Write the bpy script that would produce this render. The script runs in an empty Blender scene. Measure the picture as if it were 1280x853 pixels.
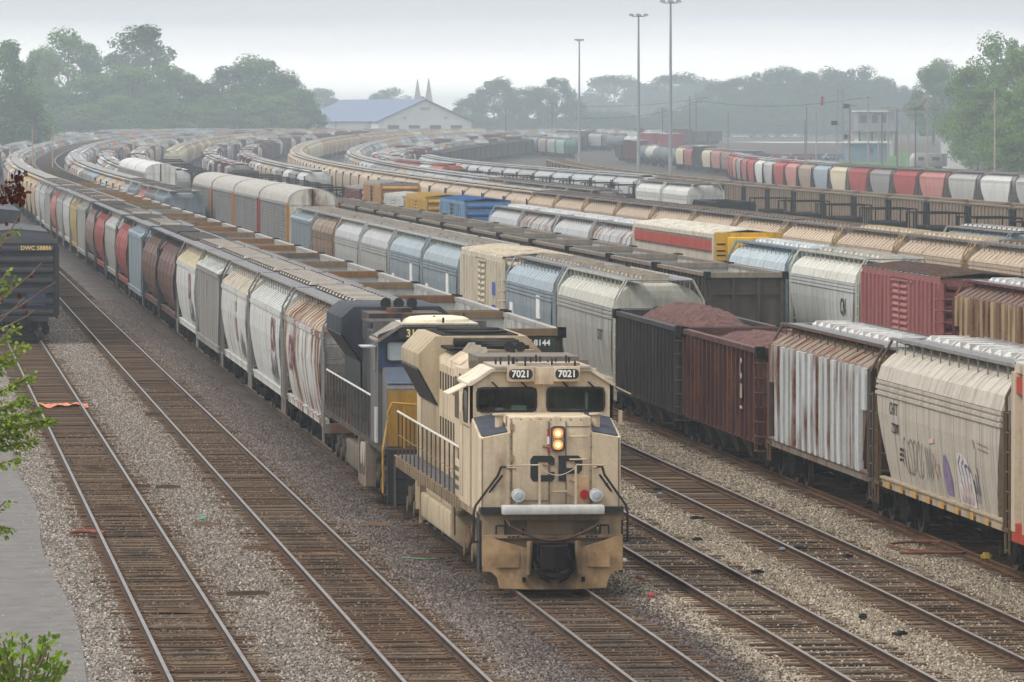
import bpy, bmesh, math, random
from mathutils import Vector, Matrix
R = math.radians
S = bpy.context.scene
COL = S.collection
random.seed(7)

# ---------------------------------------------------------------- camera, sky, sun, exposure
CAM_Z = 9.98                       # eye height over the yard (a road bridge)
FPX = 7400.0                       # focal length in photo pixels (1280 wide)
TH = math.atan(764.0 / FPX)        # the straight tracks run this far left of the view axis
CT, ST = math.cos(TH), math.sin(TH)
cam = bpy.data.objects.new('camera', bpy.data.cameras.new('camera'))
COL.objects.link(cam)
cam.location = (0, 0, CAM_Z)
cam.rotation_euler = (R(90) - math.atan(275.5 / FPX), 0, -TH)
cam.data.sensor_width = 36.0
cam.data.lens = FPX / 1280.0 * 36.0
cam.data.clip_start = 1.0
cam.data.clip_end = 20000.0
S.camera = cam

SUN_EL, SUN_AZ = 50.0, -113.0      # soft sun behind thin cloud, over the photographer's left shoulder
W = bpy.data.worlds.new('World'); S.world = W; W.use_nodes = True
nt = W.node_tree; nt.nodes.clear()
out = nt.nodes.new('ShaderNodeOutputWorld'); bg = nt.nodes.new('ShaderNodeBackground')
sky = nt.nodes.new('ShaderNodeTexSky'); sky.sky_type = 'NISHITA'; sky.sun_disc = False
sky.sun_elevation = R(SUN_EL); sky.sun_rotation = R(SUN_AZ)
sky.air_density = 1.0; sky.dust_density = 5.0; sky.ozone_density = 1.0
hs = nt.nodes.new('ShaderNodeHueSaturation'); hs.inputs['Saturation'].default_value = 0.35
tc = nt.nodes.new('ShaderNodeTexCoord'); sx = nt.nodes.new('ShaderNodeSeparateXYZ')
nz = nt.nodes.new('ShaderNodeTexNoise'); nz.inputs['Scale'].default_value = 9.0; nz.inputs['Detail'].default_value = 4.0
mp = nt.nodes.new('ShaderNodeMapping'); mp.inputs['Scale'].default_value = (1, 1, 14)
ma = nt.nodes.new('ShaderNodeMath'); ma.operation = 'MULTIPLY_ADD'; ma.inputs[1].default_value = 0.0045
mr = nt.nodes.new('ShaderNodeMapRange'); mr.inputs['From Min'].default_value = 0.0; mr.inputs['From Max'].default_value = 1.0
ramp = nt.nodes.new('ShaderNodeValToRGB')
cr = ramp.color_ramp
cr.elements[0].position = 0.0; cr.elements[0].color = (1.0, 0.965, 0.90, 1)
cr.elements[1].position = 1.0; cr.elements[1].color = (0.80, 0.80, 0.80, 1)
for q, k in ((0.0065, (1.0, 0.965, 0.90)), (0.0125, (0.70, 0.69, 0.67)), (0.019, (0.41, 0.428, 0.448)), (0.026, (0.33, 0.353, 0.38)), (0.08, (0.24, 0.25, 0.262)), (0.3, (0.42, 0.428, 0.436))):
    e = cr.elements.new(q); e.color = (*k, 1)
sc10 = nt.nodes.new('ShaderNodeMix'); sc10.data_type = 'RGBA'; sc10.blend_type = 'MULTIPLY'
sc10.inputs[0].default_value = 1.0; sc10.inputs[7].default_value = (15.2, 15.2, 15.2, 1)
mx = nt.nodes.new('ShaderNodeMix'); mx.data_type = 'RGBA'; mx.inputs[0].default_value = 0.8
L = nt.links.new
L(tc.outputs['Generated'], sx.inputs[0]); L(tc.outputs['Generated'], mp.inputs['Vector']); L(mp.outputs[0], nz.inputs['Vector'])
L(nz.outputs['Fac'], ma.inputs[0]); L(sx.outputs['Z'], ma.inputs[2]); L(ma.outputs[0], mr.inputs['Value'])
L(mr.outputs[0], ramp.inputs[0]); L(ramp.outputs[0], sc10.inputs[6])
L(sky.outputs[0], hs.inputs['Color']); L(hs.outputs[0], mx.inputs[6]); L(sc10.outputs[2], mx.inputs[7])
L(mx.outputs[2], bg.inputs['Color']); bg.inputs['Strength'].default_value = 0.115
L(bg.outputs[0], out.inputs[0])

sun = bpy.data.objects.new('sun', bpy.data.lights.new('sun', 'SUN')); COL.objects.link(sun)
sun.data.energy = 1.5; sun.data.angle = R(11); sun.data.color = (1.0, 0.95, 0.88)
sd = Vector((math.sin(R(SUN_AZ)) * math.cos(R(SUN_EL)), math.cos(R(SUN_AZ)) * math.cos(R(SUN_EL)), math.sin(R(SUN_EL))))
sun.rotation_euler = sd.to_track_quat('Z', 'Y').to_euler()
sun.location = (-60, 40, 90)

S.view_settings.view_transform = 'Standard'; S.view_settings.look = 'None'
S.view_settings.exposure = 0.5; S.view_settings.gamma = 1.0; S.view_settings.use_curve_mapping = False
S.render.engine = 'CYCLES'
S.cycles.use_denoising = True
S.cycles.max_bounces = 6; S.cycles.diffuse_bounces = 3; S.cycles.glossy_bounces = 2
S.cycles.transmission_bounces = 3; S.cycles.transparent_max_bounces = 8; S.cycles.volume_bounces = 2
S.cycles.caustics_reflective = False; S.cycles.caustics_refractive = False
S.cycles.sample_clamp_indirect = 4.0

# ---------------------------------------------------------------- placing helpers
RAIL = 0.18                        # height of the rail top over the ground
def ground_z(v):                   # the yard climbs gently to its far end
    t = min(1.0, max(0.0, (v - 1000.0) / 800.0))
    return 3.2 * t * t * (3 - 2 * t)
def at(x, Z):                      # ground point seen at column x, at depth Z
    u = (x + 124.0) * Z * CT / FPX
    return u, (Z - u * ST) / CT
def height(y, Z):                  # height of what shows at row y, at depth Z
    return CAM_Z - (y - 151.0) * Z / FPX

# ---------------------------------------------------------------- mesh builder
class MB:
    def __init__(s): s.v = []; s.f = []; s.m = []; s.mi = 0
    def add(s, vs, fs):
        n = len(s.v); s.v.extend([tuple(p) for p in vs])
        for f in fs: s.f.append(tuple(i + n for i in f)); s.m.append(s.mi)
        return s
    def mat(s, i): s.mi = i; return s
    def box(s, x0, x1, y0, y1, z0, z1):
        return s.add([(x0,y0,z0),(x1,y0,z0),(x1,y1,z0),(x0,y1,z0),(x0,y0,z1),(x1,y0,z1),(x1,y1,z1),(x0,y1,z1)],
                     [(3,2,1,0),(4,5,6,7),(0,1,5,4),(1,2,6,5),(2,3,7,6),(3,0,4,7)])
    def prism(s, poly, ax, lo, hi):
        n = len(poly)
        def P(a, b, t):
            return (t, a, b) if ax == 'x' else ((a, t, b) if ax == 'y' else (a, b, t))
        vs = [P(a, b, lo) for a, b in poly] + [P(a, b, hi) for a, b in poly]
        fs = [tuple(range(n - 1, -1, -1)), tuple(range(n, 2 * n))]
        for i in range(n):
            j = (i + 1) % n; fs.append((i, j, n + j, n + i))
        return s.add(vs, fs)
    def loft(s, rings, cap0=True, cap1=True, close=True):
        n = len(rings[0]); vs = [p for r in rings for p in r]; fs = []
        for k in range(len(rings) - 1):
            for i in range(n if close else n - 1):
                j = (i + 1) % n
                fs.append((k*n+i, k*n+j, (k+1)*n+j, (k+1)*n+i))
        if cap0: fs.append(tuple(range(n - 1, -1, -1)))
        if cap1: fs.append(tuple(range((len(rings)-1)*n, len(rings)*n)))
        return s.add(vs, fs)
    def tube(s, p, q, r, n=6, r2=None):
        p = Vector(p); q = Vector(q); d = (q - p)
        if d.length < 1e-6: return s
        d.normalize(); a = d.orthogonal().normalized(); b = d.cross(a)
        r2 = r if r2 is None else r2
        def ring(c, rr): return [tuple(c + (a*math.cos(2*math.pi*i/n) + b*math.sin(2*math.pi*i/n))*rr) for i in range(n)]
        return s.loft([ring(p, r), ring(q, r2)])
    def path(s, pts, r, n=6):
        for i in range(len(pts) - 1): s.tube(pts[i], pts[i+1], r, n)
        return s
    def cyl(s, c, ax, r, lo, hi, n=16):
        cx, cy = c
        return s.prism([(cx + r*math.cos(2*math.pi*i/n), cy + r*math.sin(2*math.pi*i/n)) for i in range(n)], ax, lo, hi)
    def mirror_x(s):
        n = len(s.v); fs = list(s.f); ms = list(s.m)
        s.v += [(-x, y, z) for x, y, z in s.v]
        s.f += [tuple(i + n for i in reversed(f)) for f in fs]; s.m += ms
        return s
    def mesh(s, name, mats, smooth=False, bevel=0, angle=35):
        me = bpy.data.meshes.new(name)
        me.from_pydata(s.v, [], s.f)
        for m in (mats if isinstance(mats, (list, tuple)) else [mats]): me.materials.append(m)
        me.polygons.foreach_set('material_index', s.m)
        bm = bmesh.new(); bm.from_mesh(me)
        if bevel:
            bmesh.ops.remove_doubles(bm, verts=bm.verts, dist=1e-5)
        bmesh.ops.recalc_face_normals(bm, faces=bm.faces)
        if bevel:
            es = [e for e in bm.edges if len(e.link_faces) == 2 and e.calc_face_angle(0) > R(25)]
            bmesh.ops.bevel(bm, geom=es, offset=bevel, segments=2, affect='EDGES', profile=0.5, clamp_overlap=True)
        bm.to_mesh(me); bm.free()
        if smooth or bevel:
            me.shade_smooth(); me.set_sharp_from_angle(angle=R(angle))
        me.update()
        return me

def link(name, data, parent=None, loc=(0,0,0), rot=(0,0,0), color=None):
    o = bpy.data.objects.new(name, data); COL.objects.link(o)
    o.location = loc; o.rotation_euler = rot
    if parent is not None: o.parent = parent
    if color is not None: o.color = color if len(color) == 4 else (*color, 0.0)
    return o
def tag(o, label, cat, group=None, kind=None):
    if label: o['label'] = label
    if cat: o['category'] = cat
    if group: o['group'] = group
    if kind: o['kind'] = kind
    return o
def thing(name, label, cat, loc=(0,0,0), rotz=0.0, group=None):
    o = link(name, None, None, loc, (0,0,rotz)); o.empty_display_size = 0.5
    return tag(o, label, cat, group)
def structure(name, data, loc=(0,0,0)):
    o = link(name, data, None, loc); o['kind'] = 'structure'; return o

# ---------------------------------------------------------------- materials
def new_mat(name):
    m = bpy.data.materials.new(name); m.use_nodes = True
    return m, m.node_tree, m.node_tree.nodes['Principled BSDF']
def N(t, typ, **kw):
    n = t.nodes.new(typ)
    for k, v in kw.items():
        if k in n.inputs: n.inputs[k].default_value = v
        else: setattr(n, k, v)
    return n
def mixc(t, fac, a, b, blend='MIX'):
    m = t.nodes.new('ShaderNodeMix'); m.data_type = 'RGBA'; m.blend_type = blend
    for sock, v in ((m.inputs[0], fac), (m.inputs[6], a), (m.inputs[7], b)):
        if hasattr(v, 'is_output'): t.links.new(v, sock)
        else: sock.default_value = v if not isinstance(v, tuple) or len(v) == 4 else (*v, 1)
    return m.outputs[2]
def maprange(t, v, a, b, c=0.0, d=1.0):
    m = N(t, 'ShaderNodeMapRange'); m.inputs['From Min'].default_value = a; m.inputs['From Max'].default_value = b
    m.inputs['To Min'].default_value = c; m.inputs['To Max'].default_value = d
    t.links.new(v, m.inputs['Value']); return m.outputs[0]
def noise(t, vec, scale, detail=4.0, rough=0.6):
    n = N(t, 'ShaderNodeTexNoise', Scale=scale, Detail=detail, Roughness=rough)
    if vec is not None: t.links.new(vec, n.inputs['Vector'])
    return n.outputs['Fac']
def mapping(t, vec, scale, loc=None):
    m = N(t, 'ShaderNodeMapping'); m.inputs['Scale'].default_value = scale
    t.links.new(vec, m.inputs['Vector'])
    if loc is not None: t.links.new(loc, m.inputs['Location'])
    return m.outputs[0]
def bump(t, b, h, strength, dist):
    n = N(t, 'ShaderNodeBump', Strength=strength, Distance=dist)
    t.links.new(h, n.inputs['Height']); t.links.new(n.outputs[0], b.inputs['Normal'])
def plain(name, col, rough=0.7, metal=0.0, var=0.25, scale=4.0, bmp=0.0):
    m, t, b = new_mat(name)
    tcn = N(t, 'ShaderNodeTexCoord')
    f = noise(t, tcn.outputs['Object'], scale, 5.0)
    dark = tuple(c * (1 - var) for c in col); lite = tuple(min(1, c * (1 + var)) for c in col)
    c = mixc(t, maprange(t, f, 0.3, 0.7), dark, lite)
    t.links.new(c, b.inputs['Base Color']); b.inputs['Roughness'].default_value = rough; b.inputs['Metallic'].default_value = metal; b.inputs['Specular IOR Level'].default_value = 0.08 if rough >= 0.7 else 0.4
    if bmp: bump(t, b, f, 0.5, bmp)
    return m

# paint of every vehicle: the colour is the object's own, its alpha says how rusty the paint is
def make_paint():
    m, t, b = new_mat('weathered_paint')
    oi = N(t, 'ShaderNodeObjectInfo'); tcn = N(t, 'ShaderNodeTexCoord')
    rnd = N(t, 'ShaderNodeMath', operation='MULTIPLY'); t.links.new(oi.outputs['Random'], rnd.inputs[0]); rnd.inputs[1].default_value = 57.0
    streak = noise(t, mapping(t, tcn.outputs['Object'], (1.1, 1.1, 0.10), rnd.outputs[0]), 2.6, 6.0, 0.65)
    rstreak = noise(t, mapping(t, tcn.outputs['Object'], (1.0, 1.0, 0.08), rnd.outputs[0]), 1.35, 2.2, 0.5)
    blot = noise(t, mapping(t, tcn.outputs['Object'], (1, 1, 0.55), rnd.outputs[0]), 1.1, 6.0, 0.62)
    fine = noise(t, tcn.outputs['Object'], 9.0, 5.0, 0.7)
    base = oi.outputs['Color']
    c = mixc(t, maprange(t, blot, 0.35, 0.7, 0.0, 0.14), base, (0.26, 0.23, 0.19))
    grime = mixc(t, 1.0, c, (0.42, 0.37, 0.32), 'MULTIPLY')
    c = mixc(t, maprange(t, streak, 0.47, 0.74, 0.0, 0.80), c, grime)
    c = mixc(t, maprange(t, fine, 0.3, 0.7, 0.0, 0.32), c, grime)
    # rust: streaks run down and widen with the rust amount
    sm = N(t, 'ShaderNodeMath', operation='ADD'); t.links.new(rstreak, sm.inputs[0])
    b2 = N(t, 'ShaderNodeMath', operation='MULTIPLY'); t.links.new(blot, b2.inputs[0]); b2.inputs[1].default_value = 0.7
    t.links.new(b2.outputs[0], sm.inputs[1])
    al = N(t, 'ShaderNodeMath', operation='MULTIPLY_ADD'); t.links.new(oi.outputs['Alpha'], al.inputs[0])
    al.inputs[1].default_value = 0.62; al.inputs[2].default_value = -1.11
    r = N(t, 'ShaderNodeMath', operation='ADD'); t.links.new(sm.outputs[0], r.inputs[0]); t.links.new(al.outputs[0], r.inputs[1])
    rust = mixc(t, maprange(t, fine, 0.35, 0.65), (0.085, 0.034, 0.018), (0.20, 0.085, 0.035))
    c = mixc(t, maprange(t, r.outputs[0], -0.02, 0.17), c, rust)
    t.links.new(c, b.inputs['Base Color'])
    t.links.new(maprange(t, blot, 0.3, 0.7, 0.45, 0.75), b.inputs['Roughness'])
    b.inputs['Specular IOR Level'].default_value = 0.25
    bump(t, b, fine, 0.12, 0.01)
    return m
PAINT = make_paint()
STEEL = plain('dirty_steel', (0.014, 0.012, 0.011), 0.75, 0.0, 0.5, 3.0)
GRIMY = plain('grimy_frame', (0.038, 0.031, 0.026), 0.8, 0.0, 0.5, 2.0)
WHEEL = plain('rolled_steel', (0.16, 0.15, 0.14), 0.42, 0.8, 0.4, 2.0)
GRATE = plain('roof_grating', (0.17, 0.17, 0.18), 0.7, 0.0, 0.35, 6.0)
BLACK = plain('black_rubber', (0.012, 0.012, 0.013), 0.6, 0.0, 0.3)
ROOFG = plain('galvanised_roof', (0.30, 0.295, 0.28), 0.55, 0.0, 0.3, 0.8)
LINER = plain('gondola_liner', (0.33, 0.33, 0.315), 0.65, 0.0, 0.45, 0.9)
SILVER = plain('worn_aluminium', (0.52, 0.52, 0.50), 0.45, 0.25, 0.25, 3.0)
REDLENS = plain('red_lens', (0.32, 0.01, 0.02), 0.2, 0.0, 0.1)
WHITEP = plain('white_lettering', (0.75, 0.74, 0.70), 0.6, 0.0, 0.08)
BLACKP = plain('black_lettering', (0.015, 0.015, 0.017), 0.55, 0.0, 0.1)
YELLOWP = plain('yellow_lettering', (0.65, 0.48, 0.14), 0.6, 0.0, 0.1)
MAROONP = plain('maroon_lettering', (0.16, 0.035, 0.045), 0.6, 0.0, 0.1)
def make_glass():
    m, t, b = new_mat('cab_glass')
    o_ = t.nodes['Material Output']
    gl = N(t, 'ShaderNodeBsdfGlossy', Roughness=0.03); gl.inputs['Color'].default_value = (0.8, 0.85, 0.85, 1)
    tr = N(t, 'ShaderNodeBsdfTransparent'); tr.inputs['Color'].default_value = (0.72, 0.79, 0.77, 1)
    fr = N(t, 'ShaderNodeFresnel', IOR=1.42); ms = N(t, 'ShaderNodeMixShader')
    t.links.new(fr.outputs[0], ms.inputs[0]); t.links.new(tr.outputs[0], ms.inputs[1]); t.links.new(gl.outputs[0], ms.inputs[2])
    t.links.new(ms.outputs[0], o_.inputs['Surface'])
    return m
GLASS = make_glass()
def make_lens(name, col, emit):
    m, t, b = new_mat(name)
    b.inputs['Base Color'].default_value = (*col, 1); b.inputs['Roughness'].default_value = 0.15
    if emit: b.inputs['Emission Color'].default_value = (*emit[0], 1); b.inputs['Emission Strength'].default_value = emit[1]
    return m
LAMP_ON = make_lens('lit_lamp', (0.25, 0.10, 0.03), ((1.0, 0.40, 0.10), 0.72))
LAMP_CORE = make_lens('lit_lamp_core', (0.3, 0.2, 0.08), ((1.0, 0.74, 0.38), 1.15))
LENS = make_lens('lamp_glass', (0.36, 0.39, 0.41), None)

def lin(r, g, b, k=1.0):
    f = lambda c: ((c/255.0 + 0.055)/1.055)**2.4 if c > 10 else c/255.0/12.92
    return (f(r)*k, f(g)*k, f(b)*k)

def text_mesh(txt, size, mat, bold=0.0, sx=1.0, depth=0.004):
    cu = bpy.data.curves.new('lettering', 'FONT'); cu.body = txt; cu.size = size; cu.extrude = depth; cu.offset = bold
    cu.align_x = 'CENTER'; cu.align_y = 'CENTER'; cu.resolution_u = 3
    o = bpy.data.objects.new('lettering', cu); COL.objects.link(o)
    dg = bpy.context.evaluated_depsgraph_get()
    me = bpy.data.meshes.new_from_object(o.evaluated_get(dg))
    bpy.data.objects.remove(o); bpy.data.curves.remove(cu)
    me.name = 'lettering'; me.materials.clear(); me.materials.append(mat)
    if sx != 1.0: me.transform(Matrix.Diagonal((sx, 1, 1, 1)))
    return me
FRONT = (R(90), 0, 0)              # lettering that faces the camera end of a car
LEFT = (R(90), 0, R(-90))          # lettering on the left side of a car
# ---------------------------------------------------------------- rail vehicles: shared meshes
# A vehicle kit is a list of parts (name, mesh, role, children); local axes: x across, y along (away from the camera), z over the rail
def P(name, mesh, role=None, kids=(), loc=(0,0,0), rot=(0,0,0)): return (name, mesh, role, kids, loc, rot)
def build_kit(kit, root, colors):
    for name, mesh, role, kids, loc, rot in kit:
        o = link(name, mesh, root, loc, rot, colors.get(role, colors['body']))
        for n2, m2, r2, k2, l2, t2 in kids:
            link(n2, m2, o, l2, t2, colors.get(r2, colors['body']))
CACHE = {}
def cached(fn):
    def w(*a):
        k = (fn.__name__,) + a
        if k not in CACHE: CACHE[k] = fn(*a)
        return CACHE[k]
    return w

RUSTWALL = plain('rusty_panel', (0.13, 0.085, 0.062), 0.85, 0, 0.5, 2.0); GONFLOOR = plain('gondola_floor', (0.13, 0.12, 0.11), 0.8, 0, 0.5, 0.6); SEAM = plain('panel_seam', (0.26, 0.24, 0.215), 0.8, 0, 0.3, 2.0); LIDSIDE_SHADE = plain('shaded_grimy_hatch_side', (0.13, 0.112, 0.095), 0.8, 0, 0.4, 2.0)
@cached
def wheelset_mesh():
    b = MB()
    for s in (-1, 1):
        x = 0.75 * s
        b.mat(0).cyl((0, 0.46), 'x', 0.46, min(x-0.065, x+0.065), max(x-0.065, x+0.065), 24)
        b.cyl((0, 0.46), 'x', 0.49, min(x-0.065*s, x-0.03*s), max(x-0.065*s, x-0.03*s), 24)
        b.mat(1).cyl((0, 0.46), 'x', 0.35, min(x+0.055*s, x+0.07*s), max(x+0.055*s, x+0.07*s), 20)
    b.mat(1).cyl((0, 0.46), 'x', 0.08, -1.05, 1.05, 10)
    return b.mesh('wheelset', [WHEEL, STEEL], True)
@cached
def side_frame_mesh():
    b = MB()
    prof = [(-1.12,0.62),(-0.86,0.66),(-0.42,0.90),(0.42,0.90),(0.86,0.66),(1.12,0.62),(1.12,0.36),(0.84,0.34),(0.70,0.52),(0.46,0.52),(0.34,0.22),(-0.34,0.22),(-0.46,0.52),(-0.70,0.52),(-0.84,0.34),(-1.12,0.36)]
    b.prism(prof, 'x', -0.09, 0.09)
    for y in (-0.88, 0.88): b.cyl((y, 0.46), 'x', 0.15, -0.16, 0.16, 14)
    for y in (-0.14, 0.14): b.tube((0.0, y, 0.30), (0.0, y, 0.78), 0.085, 10)
    b.mat(0).box(-0.07, 0.07, -0.05, 0.05, 0.2, 0.92)
    return b.mesh('side_frame', [STEEL])
@cached
def bolster_mesh():
    b = MB(); b.box(-1.1, 1.1, -0.2, 0.2, 0.55, 0.86); b.cyl((0, 0), 'z', 0.3, 0.8, 1.0, 16)
    b.box(-0.8, 0.8, -0.98, -0.9, 0.4, 0.62); b.box(-0.8, 0.8, 0.9, 0.98, 0.4, 0.62)
    return b.mesh('truck', [STEEL])
def truck_kit(y):
    return P('truck', bolster_mesh(), None, [P('wheelset', wheelset_mesh(), None, (), (0,-0.88,0)), P('wheelset', wheelset_mesh(), None, (), (0,0.88,0)),
             P('side_frame', side_frame_mesh(), None, (), (-1.0,0,0)), P('side_frame', side_frame_mesh(), None, (), (1.0,0,0))], (0, y, 0))
@cached
def simple_truck_mesh():
    b = MB()
    b.box(-1.1, 1.1, -0.2, 0.2, 0.55, 0.95)
    for s in (-1, 1):
        b.prism([(-1.1,0.62),(-0.4,0.88),(0.4,0.88),(1.1,0.62),(1.1,0.38),(0.4,0.25),(-0.4,0.25),(-1.1,0.38)], 'x', s*1.0-0.08, s*1.0+0.08)
        for y in (-0.88, 0.88): b.cyl((y, 0.46), 'x', 0.46, s*0.75-0.065, s*0.75+0.065, 12)
    return b.mesh('truck', [STEEL])
@cached
def coupler_mesh():
    b = MB(); b.box(-0.14, 0.14, 0.0, 0.9, 0.74, 0.98)
    b.prism([(-0.17,-0.22),(0.05,-0.25),(0.2,-0.12),(0.2,0.12),(-0.2,0.12)], 'z', 0.68, 1.06)
    b.path([(0.25,0.3,0.85),(0.32,0.05,0.55),(0.3,-0.2,0.42),(0.22,-0.32,0.5)], 0.03, 6)
    return b.mesh('coupler', [STEEL])

# ---- covered hoppers
def ring_at(z, w, l, nw=0):
    return [(-w,-l,z),(w,-l,z),(w,l,z),(-w,l,z)]
# (z, half width, half length) up to the eave, then the roof
SHAPES = {
 'curved': ([(1.18,1.36,6.9),(1.7,1.44,7.2),(2.3,1.51,7.6),(2.8,1.545,7.9),(3.2,1.54,8.05),(3.58,1.50,8.1)], [(3.58,1.50,8.1),(3.90,1.40,8.08),(4.14,1.16,8.05),(4.32,0.86,8.0),(4.40,0.55,7.95)]),
 'plain': ([(1.18,1.32,6.6),(1.7,1.43,7.0),(2.3,1.51,7.5),(2.8,1.55,7.85),(3.3,1.53,8.03),(3.72,1.48,8.1)], [(3.72,1.48,8.1),(3.84,1.42,8.08),(4.30,0.86,8.0),(4.40,0.55,7.95)]),
 'taper': ([(1.18,1.36,5.4),(1.7,1.44,6.2),(2.3,1.51,7.0),(2.8,1.545,7.6),(3.3,1.54,7.95),(3.80,1.49,8.05)], [(3.80,1.49,8.05),(4.06,1.22,8.0),(4.32,0.86,7.95),(4.40,0.55,7.9)]),
 'flat':   ([(1.18,1.50,7.0),(1.8,1.52,7.5),(2.6,1.52,8.0),(3.0,1.52,8.15),(3.98,1.52,8.15)], [(3.98,1.52,8.15),(4.08,1.46,8.12),(4.34,0.80,8.05),(4.40,0.5,8.0)]),
 'barrel': ([(1.18,1.10,4.8),(1.45,1.30,5.6),(1.9,1.48,6.6),(2.4,1.57,7.4),(2.9,1.58,7.8),(3.4,1.49,8.0),(3.8,1.29,8.05)], [(3.8,1.29,8.05),(4.1,1.0,8.0),(4.3,0.62,7.95),(4.34,0.4,7.9)]),
 'ribbed': ([(1.18,1.42,6.9),(1.8,1.43,7.2),(2.6,1.43,7.65),(3.2,1.43,7.98),(3.75,1.43,8.1)], [(3.75,1.43,8.1),(3.80,1.40,8.1),(4.12,0.86,8.05),(4.16,0.5,8.0)]),
}
@cached
def hopper_body(shape):
    b = MB(); sides, _ = SHAPES[shape]
    b.mat(1 if shape == 'ribbed' else 0).loft([ring_at(*r) for r in sides]); b.mat(0)
    def prof_w(z):
        for (z0,w0,_),(z1,w1,_) in zip(sides, sides[1:]):
            if z <= z1: return w0 + (w1-w0)*max(0,(z-z0))/(z1-z0)
        return sides[-1][1]
    def prof_zmin(y):
        for (z0,_,l0),(z1,_,l1) in zip(sides, sides[1:]):
            if abs(y) <= l0: return z0
            if abs(y) <= l1: return z0 + (z1-z0)*(abs(y)-l0)/max(1e-6,(l1-l0))
        return None
    if True:
        if shape == 'ribbed': ys = [-7.72 + 0.965*i for i in range(17)]; hw, d = 0.27, 0.11
        elif shape in ('curved', 'plain', 'taper'): ys = [-7.2 + 1.6*i for i in range(10)]; hw, d = 0.013, 0.007
        elif shape == 'barrel': ys = [-5.4 + 3.6*i for i in range(4)]; hw, d = 0.03, 0.02
        else: ys = [-6.3 + 1.4*i for i in range(10)]; hw, d = 0.018, 0.012
        for y in ys:
            zm = prof_zmin(y)
            if zm is None: continue
            zz = [zm] + [r[0] for r in sides if r[0] > zm + 0.05]
            b.mat(1 if shape == 'curved' else 0)
            for s in (-1, 1):
                b.loft([[(s*(prof_w(z)-0.02), y-hw, z), (s*(prof_w(z)+d), y-hw, z), (s*(prof_w(z)+d), y+hw, z), (s*(prof_w(z)-0.02), y+hw, z)] for z in zz])
    if shape != 'barrel':        # stiffening band under the eave
        zt = sides[-1][0]; b.mat(0)
        for k, dz in enumerate((0.02, 0.15, 0.28) if shape == 'curved' else (0.03,)):
            h = 0.07 if shape == 'curved' else 0.14
            for s in (-1, 1):
                w = prof_w(zt-dz-h/2)
                b.box(min(s*(w-0.03), s*(w+0.045)), max(s*(w-0.03), s*(w+0.045)), -8.12, 8.12, zt-dz-h, zt-dz)
    return b.mesh('body', [PAINT, RUSTWALL if shape == 'ribbed' else SEAM])
@cached
def hopper_roof(shape):
    b = MB(); _, roof = SHAPES[shape]
    rr = [(z+0.005, w+0.03, l+0.02) for z, w, l in roof]
    b.loft([ring_at(*r) for r in rr])
    for i in range(15):                               # roof stiffeners
        y = -7.0 + i
        for s in (-1, 1):
            b.loft([[(s*w, y-0.03, z), (s*w, y-0.03, z+(0.012 if shape == 'curved' else 0.035)), (s*w, y+0.03, z+(0.012 if shape == 'curved' else 0.035)), (s*w, y+0.03, z)] for z, w, l in rr[:-1]])
    return b.mesh('roof', [PAINT])
@cached
def hopper_walk(shape):
    _, roof = SHAPES[shape]; zt = roof[-1][0]; b = MB()
    for s in (-1, 1):
        a, c = (0.58*s, 1.12*s)
        b.mat(0).box(min(a,c), max(a,c), -8.3, 8.3, zt+0.10, zt+0.135)
        b.mat(1).box(min(c-0.012*s,c+0.012*s), max(c-0.012*s,c+0.012*s), -8.3, 8.3, zt+0.09, zt+0.17)
        for i in range(14):
            y = -7.8 + 1.2*i
            wz = [r for r in roof if r[1] < 1.12][0] if any(r[1] < 1.12 for r in roof) else roof[-1]
            b.tube((s*1.10, y, zt+0.10), (s*1.10, y, zt-0.24), 0.022, 4)
            b.tube((s*1.10, y, zt+0.08), (s*0.7, y, zt-0.05), 0.018, 4)
    for s in (-1, 1):
        b.mat(0).box(-1.12, 1.12, min(s*8.3,s*8.75), max(s*8.3,s*8.75), zt+0.10, zt+0.135)
    return b.mesh('roof_walk', [GRATE, PAINT])
@cached
def trough_hatch(shape, L_):
    z = SHAPES[shape][1][-1][0]; b = MB()
    b.prism([(-0.42,z),(-0.42,z+0.14),(-0.30,z+0.23),(0.30,z+0.23),(0.42,z+0.14),(0.42,z)], 'y', -L_/2, L_/2)
    for i in range(int(L_/1.2)+1):
        y = -L_/2 + 0.2 + i*1.2
        if y < L_/2: b.box(-0.46, 0.46, y-0.03, y+0.03, z+0.0, z+0.26)
    return b.mesh('hatch_cover', [PAINT])
@cached
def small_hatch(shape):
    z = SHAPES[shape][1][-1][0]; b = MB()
    b.mat(1).box(-0.50, 0.50, -0.42, 0.42, z, z+0.17); b.mat(0)  # sides grimy, and coloured darker than the lids to stand in for shade
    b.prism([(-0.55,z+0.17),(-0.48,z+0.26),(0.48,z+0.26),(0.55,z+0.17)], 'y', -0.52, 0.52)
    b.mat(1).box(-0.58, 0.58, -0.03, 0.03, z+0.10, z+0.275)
    return b.mesh('hatch_cover', [PAINT, LIDSIDE_SHADE])
@cached
def hopper_sill(shape):
    b = MB(); w = SHAPES[shape][0][0][1]
    x = max(w, 1.34)
    b.box(-x-0.05, -x+0.06, -8.3, 8.3, 0.98, 1.20); b.box(-x-0.09, -x+0.06, -8.3, 8.3, 1.18, 1.23)
    return b.mesh('side_sill', [PAINT])
@cached
def hopper_sill_r(shape):
    b = MB(); w = SHAPES[shape][0][0][1]; x = max(w, 1.34)
    b.box(x-0.06, x+0.05, -8.3, 8.3, 0.98, 1.20); b.box(x-0.06, x+0.09, -8.3, 8.3, 1.18, 1.23)
    return b.mesh('side_sill', [PAINT])
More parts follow.
